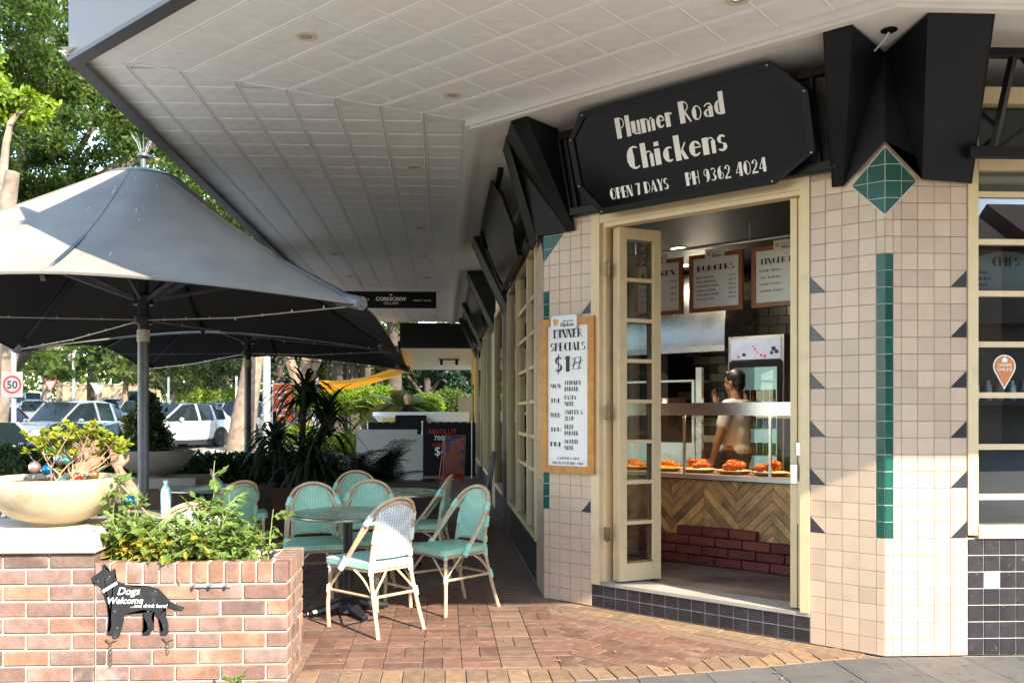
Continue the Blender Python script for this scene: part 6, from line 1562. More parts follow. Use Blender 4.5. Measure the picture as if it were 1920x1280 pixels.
def head(mb, c, f, up=(0, 0, 1)):
    """c centre of the skull, f facing direction"""
    c = Vector(c); f = Vector(f).normalized(); up = Vector(up); a = f.cross(up).normalized(); up = a.cross(f); M = Matrix((a, f, up)).transposed()
    mb.ball(c + up * .025, (.074, .095, .092), 18, M=M, k=12); mb.ball(c + f * .022 - up * .045, (.058, .072, .070), 16, M=M, k=10)
    mb.ball(c + f * .060 - up * .088, (.030, .030, .022), 10, M=M)                                  # chin
    mb.tube([c + f * .094 + up * .010, c + f * .112 - up * .028], [.008, .014], 8); mb.ball(c + f * .110 - up * .030, .013, 8, k=6)   # nose
    mb.ball(c + f * .082 + up * .022, (.050, .012, .010), 10, M=M)                                  # brow
    mb.ball(c + f * .092 - up * .060, (.022, .008, .007), 10, M=M); mb.ball(c + f * .090 - up * .072, (.019, .008, .006), 10, M=M)    # lips
    for s in (-1, 1): mb.ball(c + a * s * .078 - up * .012 - f * .006, (.010, .022, .032), 10, M=M)   # ears
    return M
def eyes(c, f, parent):
    c = Vector(c); f = Vector(f).normalized(); a = f.cross(Vector((0, 0, 1))).normalized(); m = MB()
    for s in (-1, 1): m.ball(c + f * .082 + a * s * .030 + Vector((0, 0, .004)), .010, 8, k=6)
    m.build('eye', 'hair_black', parent, world=True, smooth=True)
def person(label, loc, build, cat='person'):
    t = thing('person', label, cat, loc); build(t); return t
# --- shop worker behind the counter, turned to the left, one hand lifted
TP_ = 2.8; hs_, hz_ = Cpx(1377, 718, TP_); W0 = CW(hs_ + .01, TP_, ZF)
def worker(t):
    F = Vector((-.62, .78, 0)).normalized(); A = F.cross(Vector((0, 0, 1))); up = Vector((0, 0, 1)); hc = CW(hs_, TP_, hz_ + .01)
    def Q(f, a, z): return W0 + F * f + A * a + up * z
    sc_ = (hc.z - ZF) / 1.52
    b = MB(); head(b, hc, F); limb(b, [Q(-.01, 0, 1.30 * sc_), hc - up * .06 - F * .01], [.058, .054])
    b.ball(Q(0, 0, 1.18 * sc_), (.15, .13, .20), 14); b.ball(Q(0, 0, .98 * sc_), (.14, .12, .20), 14); b.ball(Q(0, 0, .84 * sc_), (.16, .14, .13), 14)
    for s in (-1, 1): limb(b, [Q(0, s * .09, .85 * sc_), Q(.01, s * .10, .45 * sc_), Q(-.01, s * .10, .06)], [.085, .055, .042]); b.ball(Q(.06, s * .10, .035), (.10, .05, .04), 10)
    sh = [Q(-.01, s * .150, 1.27 * sc_) for s in (-1, 1)]
    # near arm hangs in front of the body, far arm lifts a hand to the shelf
    nearS = 0 if (Q(0, -1, 0) - Vector((0, 0, 0))).length < (Q(0, 1, 0)).length else 1
    farS = 1 - nearS; sg = (-1, 1)
    el = Q(.03, sg[nearS] * .23, 1.00 * sc_); wr = Q(.12, sg[nearS] * .21, .78 * sc_)
    limb(b, [sh[nearS], el, wr], [.055, .043, .030]); hand(b, wr, F * .5 - up, A * sg[nearS], .25, sg[nearS])
    el2 = Q(.20, sg[farS] * .17, 1.10 * sc_); wr2 = Q(.30, sg[farS] * .12, 1.30 * sc_)
    limb(b, [sh[farS], el2, wr2], [.055, .043, .030]); hand(b, wr2, F * .3 + up, F, .3, 1)
    body = fuse(b, 'body', 'skin_arm', .0085, None); body.parent = t; body.location = -Vector(t.location)
    c = MB(); c.ball(Q(0, 0, 1.18 * sc_), (.165, .145, .20), 14); c.ball(Q(0, 0, 1.0 * sc_), (.158, .140, .22), 14); c.ball(Q(0, 0, .86 * sc_), (.168, .15, .12), 14); limb(c, [Q(-.01, -.15, 1.29 * sc_), Q(-.01, .15, 1.29 * sc_)], [.07, .07])
    for k, e in ((nearS, el), (farS, el2)): limb(c, [sh[k], sh[k].lerp(e, .62)], [.075, .066])
    o = fuse(c, 'shirt', 'shirt_white', .012, None, 14); o.parent = t; o.location = -Vector(t.location)
    c = MB(); c.ball(Q(0, 0, .80 * sc_), (.165, .148, .13), 14)
    for s in (-1, 1): limb(c, [Q(0, s * .09, .82 * sc_), Q(.01, s * .10, .45 * sc_), Q(-.01, s * .10, .08)], [.098, .072, .062])
    o = fuse(c, 'trousers', 'trousers_dark', .014, None); o.parent = t; o.location = -Vector(t.location)
    M = Matrix((A, F, up)).transposed(); c = MB(); c.ball(hc + up * .045 - F * .018, (.088, .100, .090), 18, M=M, k=12); c.ball(hc - F * .055 - up * .01, (.078, .060, .085), 16, M=M); c.ball(hc + F * .055 + up * .085, (.06, .04, .03), 12, M=M)
    o = fuse(c, 'hair', 'hair_black', .008, None, 2); o.parent = t; o.location = -Vector(t.location); eyes(hc, F, t)
person('shop worker with black hair and white shirt standing behind the glass case', W0, worker)
# --- seated man in a brown cap, hand raised to his face
mc = YP(164, 848, 6.55)
def seated(t):
    F = Vector((.92, .38, 0)).normalized(); A = F.cross(Vector((0, 0, 1))); up = Vector((0, 0, 1)); hc = Vector(mc) - up * .01
    B = Vector((hc.x - .05, hc.y - .02, 0))
    def Q(f, a, z): return B + F * f + A * a + up * z
    b = MB(); M = head(b, hc, (F - up * .12)); limb(b, [Q(-.04, 0, hc.z - .24), hc - up * .06 - F * .02], [.060, .056])
    b.ball(Q(-.05, 0, hc.z - .36), (.17, .17, .20), 14); b.ball(Q(-.03, 0, hc.z - .55), (.16, .16, .17), 14); b.ball(Q(0, 0, .55), (.18, .18, .12), 14)
    for s in (-1, 1): limb(b, [Q(.05, s * .10, .52), Q(.43, s * .11, .50), Q(.42, s * .11, .06)], [.085, .062, .045]); b.ball(Q(.48, s * .11, .035), (.11, .06, .04), 10)
    near_ = 1 if Q(0, 1, 0).y < Q(0, -1, 0).y else -1
    shN = Q(-.05, near_ * .20, hc.z - .25); shF = Q(-.05, -near_ * .20, hc.z - .25)
    wrN = Vector(YP(222, 880, hc.y - .05)); elN = Vector(YP(250, 935, hc.y + .06))
    limb(b, [shF, elN, wrN], [.055, .045, .030]); hand(b, wrN, (-.10, .0, 1), (.10, -1, 0), .05, -1, 1.25)
    el = Q(.10, near_ * .24, hc.z - .52); wr = Q(.32, near_ * .16, .72); limb(b, [shN, el, wr], [.055, .045, .03]); hand(b, wr, F, up, .3, near_)
    body = fuse(b, 'body', 'skin', .0075, None); body.parent = t; body.location = -Vector(t.location)
    c = MB(); c.ball(Q(-.05, 0, hc.z - .36), (.19, .19, .20), 14); c.ball(Q(-.03, 0, hc.z - .56), (.18, .18, .20), 14); limb(c, [Q(-.06, -.17, hc.z - .235), Q(-.06, .17, hc.z - .235)], [.075, .075]); limb(c, [shF, elN, elN.lerp(wrN, .55)], [.075, .062, .050]); limb(c, [shN, shN.lerp(el, .6)], [.078, .066])
    o = fuse(c, 'shirt', 'shirt_olive', .012, None, 10); o.parent = t; o.location = -Vector(t.location)
    c = MB(); c.ball(Q(0, 0, .55), (.19, .19, .12), 14)
    for s in (-1, 1): limb(c, [Q(.05, s * .10, .52), Q(.43, s * .11, .50), Q(.42, s * .11, .10)], [.10, .078, .062])
    o = fuse(c, 'trousers', 'trousers_dark', .014, None); o.parent = t; o.location = -Vector(t.location)
    c = MB(); c.ball(hc + up * .040 - F * .004, (.085, .106, .088), 20, M=M, k=12); c2 = MB(); c2.ball(hc - F * .045 - up * .012, (.076, .058, .062), 14, M=M); hr = fuse(c2, 'hair', 'hair_grey', .008, None, 2); hr.parent = t; hr.location = -Vector(t.location)
    cap = fuse(c, 'cap', 'cap_brown', .008, None, 2); cap.parent = t; cap.location = -Vector(t.location)
    c = MB(); vs = []
    for i in range(9):
        a = radians(-70 + 140 * i / 8); vs += [hc + M @ Vector((sin(a) * .082, cos(a) * .09 + .01, .050)), hc + M @ Vector((sin(a) * .090, cos(a) * .09 + .085 * max(.2, cos(a)), .028))]
    c.add(vs, [(2 * i, 2 * i + 2, 2 * i + 3, 2 * i + 1) for i in range(8)]); c.add([v + Vector((0, 0, .006)) for v in vs], [(2 * i, 2 * i + 1, 2 * i + 3, 2 * i + 2) for i in range(8)]); c.build('cap_brim', 'cap_brown', t, world=True, smooth=True); eyes(hc, F, t)
person('seated man in brown cap and olive shirt with a hand raised to his face', (mc.x, mc.y, 0), seated)
place(chair_m, um, mc.x - .04, mc.y - .0, .92, .38, 'mint woven bistro chair under the man in the brown cap')
# --- woman in black by the garden
wc = YP(763, 747, 23.0)
def woman(t):
    F = Vector((-.8, .6, 0)).normalized(); A = F.cross(Vector((0, 0, 1))); up = Vector((0, 0, 1)); hc = Vector(wc); B = Vector((hc.x, hc.y, 0)); sc_ = hc.z / 1.56
    def Q(f, a, z): return B + F * f + A * a + up * z * sc_
    b = MB(); head(b, hc, F); limb(b, [Q(-.01, 0, 1.36), hc - up * .06], [.05, .048]); b.ball(Q(0, 0, 1.25), (.14, .11, .18), 12); b.ball(Q(0, 0, 1.0), (.13, .11, .18), 12); b.ball(Q(0, 0, .88), (.16, .13, .13), 12)
    for s in (-1, 1):
        limb(b, [Q(0, s * .09, .86), Q(0, s * .09, .46), Q(0, s * .09, .07)], [.08, .055, .04]); b.ball(Q(.06, s * .09, .035), (.10, .05, .04), 8)
        el = Q(0, s * .22, 1.05); wr = Q(.12, s * .2, .85); limb(b, [Q(0, s * .16, 1.29), el, wr], [.05, .04, .028]); hand(b, wr, F * .4 - up, A * s, .2, s)
    body = fuse(b, 'body', 'skin', .012, None); body.parent = t; body.location = -Vector(t.location)
    c = MB(); c.ball(Q(0, 0, 1.24), (.16, .13, .19), 12); c.ball(Q(0, 0, 1.0), (.15, .13, .22), 12); limb(c, [Q(0, -.14, 1.38), Q(0, .14, 1.38)], [.065, .065])
    for s in (-1, 1): limb(c, [Q(0, s * .16, 1.36), Q(0, s * .22, 1.05), Q(.10, s * .2, .89)], [.065, .055, .045])
    o = fuse(c, 'top', 'shirt_black', .014, None); o.parent = t; o.location = -Vector(t.location)
    c = MB(); c.ball(Q(0, 0, .86), (.17, .14, .14), 12)
    for s in (-1, 1): limb(c, [Q(0, s * .09, .84), Q(0, s * .09, .46), Q(0, s * .09, .10)], [.095, .07, .06])
    o = fuse(c, 'trousers', 'trousers_dark', .016, None); o.parent = t; o.location = -Vector(t.location)
    c = MB(); M = Matrix((A, F, up)).transposed(); c.ball(hc + up * .04 - F * .015, (.09, .10, .09), 14, M=M); c.ball(hc - F * .05 - up * .05, (.08, .05, .10), 12, M=M); o = fuse(c, 'hair', 'hair_blonde', .012, None, 2); o.parent = t; o.location = -Vector(t.location)
person('fair haired woman in a black top walking by the garden', (wc.x, wc.y, 0), woman)

# ------------------------------------------------------------------ low back wall, hedges, second bowl
yb = 11.0
lw = thing('low_brick_wall', 'low dark brick wall closing the seating area below the hedge', 'wall', (-1.6, yb + .1, 0)); lwo = parent_world(lw)
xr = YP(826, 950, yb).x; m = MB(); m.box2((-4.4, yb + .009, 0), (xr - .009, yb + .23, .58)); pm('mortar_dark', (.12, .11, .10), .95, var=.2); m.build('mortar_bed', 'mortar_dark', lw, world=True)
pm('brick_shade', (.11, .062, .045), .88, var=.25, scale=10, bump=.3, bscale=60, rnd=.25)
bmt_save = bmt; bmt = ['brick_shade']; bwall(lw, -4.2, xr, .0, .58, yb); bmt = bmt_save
def leafbox(c, d, n, size, name='foliage'):
    P = np.random.rand(n, 3) - .5; k = np.random.randint(0, 3, n); s = np.sign(np.random.rand(n) - .5); q = np.random.rand(n) < .75
    P[np.arange(n), k] = np.where(q, s * .5, P[np.arange(n), k]); P += np.random.normal(size=(n, 3)) * .035; P = P * np.array(d) + np.array(c); return P
def hedge(label, c, d, n, size, mat, cat='hedge', name='hedge'):
    t = thing(name, label, cat, (c[0], c[1], c[2] - d[2] / 2)); me = leafcloud(leafbox((0, 0, d[2] / 2), d, n, size), size, mat, 'foliage', .5); o = put('foliage', me, t)
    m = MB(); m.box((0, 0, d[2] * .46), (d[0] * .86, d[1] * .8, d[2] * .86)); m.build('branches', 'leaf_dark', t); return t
hedge('clipped dark hedge growing on the low brick wall', (-2.75, yb + .22, .74), (2.2, .40, .36), 9000, .055, 'leaf_hedge')
hedge('clipped dark hedge behind the wide bowl planter', (-5.3, 9.2, .78), (2.6, .7, .60), 14000, .06, 'leaf_hedge')
hedge('dark hedge behind the umbrella pole under the topiary', (-3.62, 9.6, .82), (.9, .6, .70), 6000, .06, 'leaf_hedge')
b2 = YP(290, 840, 9.1)
p2 = thing('brick_pier', 'shaded brick pier with coping under the far bowl planter', 'pier', (b2.x, 9.1, 0))
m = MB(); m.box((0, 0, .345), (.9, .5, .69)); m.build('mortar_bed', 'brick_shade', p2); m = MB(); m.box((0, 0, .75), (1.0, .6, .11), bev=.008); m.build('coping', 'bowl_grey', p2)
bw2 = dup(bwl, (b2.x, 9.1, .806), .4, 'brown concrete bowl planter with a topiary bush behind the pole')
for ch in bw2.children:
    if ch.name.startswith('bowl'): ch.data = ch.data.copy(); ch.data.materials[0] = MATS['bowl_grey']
def shrub(name, label, cat, base, crowns, n, size, mat, trunk=None, tm='bark_dark', group=None, asp=.5):
    t = thing(name, label, cat, base, group=group); P = np.concatenate([pts_in(max(20, int(n * w)), c, r, .35) for (c, r, w) in crowns]); put('crown', leafcloud(P, size, mat, 'crown', asp), t)
    m = MB()
    for (c, r, w) in crowns[:10]: m.tube([(0, 0, 0), (c[0] * .5, c[1] * .5, c[2] * .5), c], [.03 * (trunk or 1), .02 * (trunk or 1), .008], 6)
    m.build('trunk', tm, t, smooth=True); return t
shrub('topiary_bush', 'pointed topiary bush with dark leaves in the far bowl planter', 'shrub', (b2.x - .02, 9.1, 1.04), [((-.02, 0, .12), (.24, .22, .16), .4), ((-.03, 0, .32), (.19, .17, .16), .35), ((-.04, 0, .50), (.11, .10, .14), .25)], 3200, .05, 'leaf_hedge')
shrub('topiary_bush', 'yellow green conifer bush glowing in the sun behind the umbrella pole', 'shrub', (YP(248, 850, 10.0).x, 10.0, .5), [((0, 0, .45), (.17, .17, .30), .6), ((0, 0, .80), (.10, .10, .20), .4)], 2600, .045, 'leaf_yellow')
# ------------------------------------------------------------------ palms and dark potted plants
def frond(mb, base, dirv, L, droop, nl=22, lw=.018, ll=.30, mi=0):
    base = Vector(base); d = Vector(dirv).normalized(); P = [base]; v = d.copy(); n = 10
    for i in range(n): P.append(P[-1] + v * L / n); v = (v + Vector((0, 0, -droop / n))).normalized()
    mb.tube(P, [.010 * (1 - .8 * i / n) for i in range(n + 1)], 4, mi)
    for i in range(nl):
        f_ = .15 + .85 * i / nl; k = min(int(f_ * n), n - 1); p = P[k].lerp(P[k + 1], f_ * n - k); t = (P[k + 1] - P[k]).normalized(); side = t.cross(Vector((0, 0, 1))).normalized(); l = ll * (1 - .55 * abs(f_ - .45) * 1.6)
        for s in (-1, 1):
            e = p + (t * .55 + side * s * .8 + Vector((0, 0, -.15))).normalized() * l; m_ = p.lerp(e, .5) + Vector((0, 0, .02)); w = t * lw / 2
            mb.add([p - w, p + w, m_ + w, e, m_ - w], [(0, 1, 2, 4), (2, 3, 4)], mi)
pt = YP(565, 930, 10.4)
yk = thing('yucca_plant', 'tall dark cordyline with drooping strap leaves in a rusty square pot', 'plant', (pt.x, 10.35, 0)); m = MB()
m.add([(-.24, -.24, 0), (.24, -.24, 0), (.24, .24, 0), (-.24, .24, 0), (-.30, -.30, .60), (.30, -.30, .60), (.30, .30, .60), (-.30, .30, .60), (-.26, -.26, .57), (.26, -.26, .57), (.26, .26, .57), (-.26, .26, .57)], [(0, 1, 5, 4), (1, 2, 6, 5), (2, 3, 7, 6), (3, 0, 4, 7), (4, 5, 9, 8), (5, 6, 10, 9), (6, 7, 11, 10), (7, 4, 8, 11), (8, 9, 10, 11)]); m.build('pot', 'terracotta', yk)
ry = random.Random(4); m = MB(); stems_ = [((.0, 0), 1.25, .05), ((.10, .05), .95, .22), ((-.10, .03), .70, -.2), ((.05, -.08), .45, .1)]
for (a, b), h, ln in stems_: m.tube([(a, b, .5), (a + ln * .3, b, .5 + h * .5), (a + ln, b, .5 + h)], [.045, .04, .03], 8)
m.build('trunk', 'bark_dark', yk, smooth=True); m = MB()
for (a, b), h, ln in stems_:
    for k in range(95):
        an = ry.uniform(0, 2 * pi); el = ry.uniform(.1, 1.3); L = ry.uniform(.40, .75); d = Vector((cos(an) * cos(el), sin(an) * cos(el), sin(el))); P = [Vector((a + ln, b, .5 + h - ry.uniform(0, .3)))]; v = d.copy()
        for i in range(6): P.append(P[-1] + v * L / 6); v = (v + Vector((0, 0, -.38))).normalized()
        sd = d.cross(Vector((0, 0, 1))).normalized(); ws = [.012, .022, .024, .022, .016, .009, .002]
        m.add([q for i in range(7) for q in (P[i] - sd * ws[i], P[i] + sd * ws[i])], [(2 * i, 2 * i + 1, 2 * i + 3, 2 * i + 2) for i in range(6)])
m.build('strap_leaf', 'leaf_palm', yk, fix=False)
for i, (px, yv, z0, n, L, lab) in enumerate(((640, 11.45, .55, 26, 1.15, 'dark feathery palm behind the low wall beside the cordyline'), (705, 11.5, .50, 24, .95, 'dark feathery palm in front of the pale banner'), (745, 11.4, .42, 18, .70, 'low feathery palm at the end of the brick wall'), (520, 11.4, .55, 10, .9, 'dark feathery palm leaning over the hedge end'))):
    c = YP(px, 930, yv); pt_ = thing('potted_palm', lab, 'palm', (c.x, yv, 0)); m = MB()
    q = MB(); q.lathe([(.16, 0), (.22, .35), (.23, .36), (.20, .34), (.0, .33)], n=16); q.build('pot', 'terracotta', pt_, smooth=30)
    for k in range(n):
        an = ry.uniform(0, 2 * pi); el = ry.uniform(.5, 1.35); frond(m, (0, 0, z0 * .7), (cos(an) * cos(el), sin(an) * cos(el), sin(el)), L * ry.uniform(.7, 1.1), 1.5, ll=.26 if L > .8 else .18)
    m.build('frond', 'leaf_palm', pt_, fix=False)
# ------------------------------------------------------------------ wine shop screens, sandwich board, sail, table beyond
yS = 19.6
sc = thing('cafe_screen', 'black fabric cafe screen with a printed vodka price', 'screen', (YP(840, 880, yS).x, yS, 0)); so = parent_world(sc)
A, B = YP(792, 793, yS), YP(893, 893, yS); A0 = YP(690, 793, yS)
m = MB(); m.box2((A.x, yS - .015, .05), (min(B.x, XL - .05), yS + .015, A.z)); 
n = 14
for k in range(n):
    w = (min(B.x, XL - .05) - A0.x) / n; m.ball((A0.x + (k + .5) * w, yS, A.z), (w * .5, .015, .03), 8, k=4)
m.box2((A0.x, yS - .013, A.z - .16), (A.x - .001, yS + .013, A.z)); pn = m.build('fabric', 'soffit_dark', sc, world=True)
lo = parent_world(pn)
for t_, sz, px, py, mt in (('ABSOLUT', .15, 829, 813, 'letter_red'), ('700ml', .15, 829, 825, 'letter_white'), ('VODKA', .13, 829, 838, 'letter_red'), ('$49', .28, 832, 853, 'letter_white')):
    p = YP(px, py, yS - .018); text_on(t_, sz, mt, pn, p - lo, (1, 0, 0), (0, -1, 0))
m = MB()
for x in (A0.x, A.x, B.x - .1): m.tube([(x, yS, 0), (x, yS, A.z + .05)], .02, 8)
m.build('post', 'steel_dull', sc, world=True)
yw = 16.8
wb = thing('cafe_screen', 'plain cream fabric cafe screen behind the palms', 'screen', (YP(740, 880, yw).x, yw, 0)); A, B = YP(668, 805, yw), YP(790, 890, yw)
m = MB(); m.prism([(A.x, .18), (B.x - .08, .18), (B.x - .08, A.z), (A.x, A.z)], lambda a, b: (a, yw + .02, b), lambda a, b: (a, yw, b)); pm('banner_cream', (.60, .59, .52), .8, var=.04, scale=2, trans=.25); m.build('fabric', 'banner_cream', wb, world=True)
m = MB(); m.box2((B.x - .079, yw - .01, .0), (B.x + .03, yw + .35, A.z - .10)); m.build('end_panel', 'banner_cream', wb, world=True)
# sandwich board
yA = 16.2; a = YP(852, 905, yA); sb = thing('sandwich_board', 'leaning orange sandwich board poster sign by the shop wall', 'sign', (a.x, G(850, 905).y, 0), .25)
sbo = Vector((0, 0, 0)); m = MB(); H_ = .98
for s in (-1, 1):
    m.bar((s * .22, 0, 0), (s * .22 + .10, .20, H_), .03, .03); m.bar((s * .22 + .05, .50, 0), (s * .22 + .10, .22, H_), .03, .03)
m.bar((-.22 + .1, .2, H_), (.32, .2, H_), .03, .03); m.build('frame', 'timber_menu', sb)
def bp(u, v, n=0): return Vector((u * .20 + .10 * v, .20 * v - .02 - n, H_ * v))
pm('poster', (.55, .17, .10), .5, var=.15, scale=9, col2=(.10, .10, .28), c2lo=.52, c2hi=.58, c2scale=7)
m = MB(); m.add([bp(-1, .06), bp(1, .06), bp(1, .97), bp(-1, .97)], [(0, 1, 2, 3)]); m.add([bp(-1, .06, -.01), bp(1, .06, -.01), bp(1, .97, -.01), bp(-1, .97, -.01)], [(3, 2, 1, 0)]); m.build('poster', 'poster', sb, fix=False)
m = MB(); m.add([bp(-.9, .10, .002), bp(.9, .10, .002), bp(.9, .20, .002), bp(-.9, .20, .002)], [(0, 1, 2, 3)]); m.build('print_band', 'letter_red', sb, fix=False)
# bicycle-like rack shape near the wall is too dark to read; a folded black chair leans there
fcx = thing('folded_chair', 'dark folded chair leaning on the wall below the windows', 'chair', (.55, 11.4, 0)); m = MB()
for dx in (0, .05): m.tube([(-.05 + dx, -.2, 0), (.12 + dx * .4, -.18, .95)], .012, 6); m.tube([(-.05 + dx, .2, 0), (.12 + dx * .4, .18, .95)], .012, 6)
m.tube([(-.05, -.2, .05), (-.05, .2, .05)], .012, 6); m.tube([(.12, -.18, .95), (.12, .18, .95)], .012, 6); m.build('frame', 'pole_grey', fcx, smooth=True); m = MB(); m.bar((.03, 0, .45), (.11, 0, .85), .34, .015, up=(1, 0, 0)); m.build('seat', 'pole_black', fcx)
# yellow-orange shade sail
sl = thing('shade_sail', 'orange fabric shade sail strung from the neighbouring awning', 'shade sail', YP(700, 710, 24)); m = MB()
P0 = YP(764, 678, 21.5); P1 = YP(598, 713, 23.0); P2 = YP(610, 737, 27.0); P3 = YP(772, 694, 25.0); n = 14; vs = []
for i in range(n + 1):
    for j in range(n + 1):
        u, v = i / n, j / n; p = P0.lerp(P1, u).lerp(P3.lerp(P2, u), v); p = p + Vector((0, 0, -.16 * sin(pi * u) * (1 - .5 * v) - .05 * sin(pi * v) * sin(pi * u))); vs.append(p)
m.add(vs, [(i * (n + 1) + j, (i + 1) * (n + 1) + j, (i + 1) * (n + 1) + j + 1, i * (n + 1) + j + 1) for i in range(n) for j in range(n)]); 
e = [vs[i * (n + 1)] for i in range(n + 1)]; m.add(e + [q - Vector((0, 0, .10)) for q in e], [(i, i + 1, n + 2 + i, n + 1 + i) for i in range(n)])
m.build('fabric', 'sail_orange', sl, world=True, smooth=True, fix=False)
m = MB(); q = P1; m.tube([(q.x - .05, q.y, 0), (q.x - .05, q.y, q.z + .1)], .04, 8); m.build('post', 'pole_grey', sl, world=True, smooth=True)
# long white counter table beyond the screens with a black seat back and a yellow cushion
lt = thing('white_table', 'long white outdoor table with rounded end beyond the cafe screens', 'table', (-1.0, 22.5, 0)); A, B = YP(700, 772, 22.5), YP(880, 795, 22.5)
m = MB(); m.box2((A.x + .3, 22.2, A.z - .26), (B.x, 22.9, A.z), bev=.02); m.lathe([(.20, A.z - .258), (.35, A.z - .10), (.35, A.z - .002)], (A.x + .33, 22.55, 0), 24); m.build('table_top', 'white_paint', lt, world=True)
for x in (A.x + .4, B.x - .2):
    m = MB(); m.box2((x - .04, 22.5, 0), (x + .04, 22.6, A.z - .261)); m.build('leg', 'steel_dull', lt, world=True)
A, B = YP(741, 778, 22.0), YP(800, 800, 22.0); cb = thing('black_seat', 'black seat back standing against the long white table', 'seat', ((A.x + B.x) / 2, 22, 0)); m = MB(); m.box2((A.x, 21.98, .45), (B.x, 22.04, A.z), bev=.015); m.build('backrest', 'soffit_dark', cb, world=True)
m = MB(); m.box2((A.x, 21.6, .42), (B.x, 21.979, .48), bev=.015); m.build('seat', 'soffit_dark', cb, world=True)
for x in (A.x + .06, B.x - .06):
    for y in (21.65, 22.0): 
        m = MB(); m.tube([(x, y, 0), (x, y, .42)], .02, 6); m.build('leg', 'pole_black', cb, world=True)
A, B = YP(714, 782, 21.8), YP(742, 792, 21.8); m = MB(); m.box2((A.x, 21.79, B.z), (B.x, 21.86, A.z), bev=.03); pm('cushion_yellow', (.75, .55, .12), .8, var=.08); m.build('cushion', 'cushion_yellow', cb, world=True)
# ------------------------------------------------------------------ sloping street beyond: asphalt rises gently away
def RZ(y): return -.10 + max(0.0, y - 20) * .027
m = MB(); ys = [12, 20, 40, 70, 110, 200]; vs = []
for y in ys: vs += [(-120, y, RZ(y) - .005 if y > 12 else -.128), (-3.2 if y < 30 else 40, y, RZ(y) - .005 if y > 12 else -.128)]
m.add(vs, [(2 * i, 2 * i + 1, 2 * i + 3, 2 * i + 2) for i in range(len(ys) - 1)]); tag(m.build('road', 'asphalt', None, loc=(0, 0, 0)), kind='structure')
# far kerb island + footpath strip in sun
m = MB(); m.prism([(-9.0, 24.5), (-4.0, 22.0), (-2.6, 30.5), (-7.6, 33)], lambda a, b: (a, b, -.1), lambda a, b: (a, b, .10 + max(0, b - 24) * .018)); tag(m.build('verge', 'concrete', None, loc=(0, 0, 0)), kind='structure')
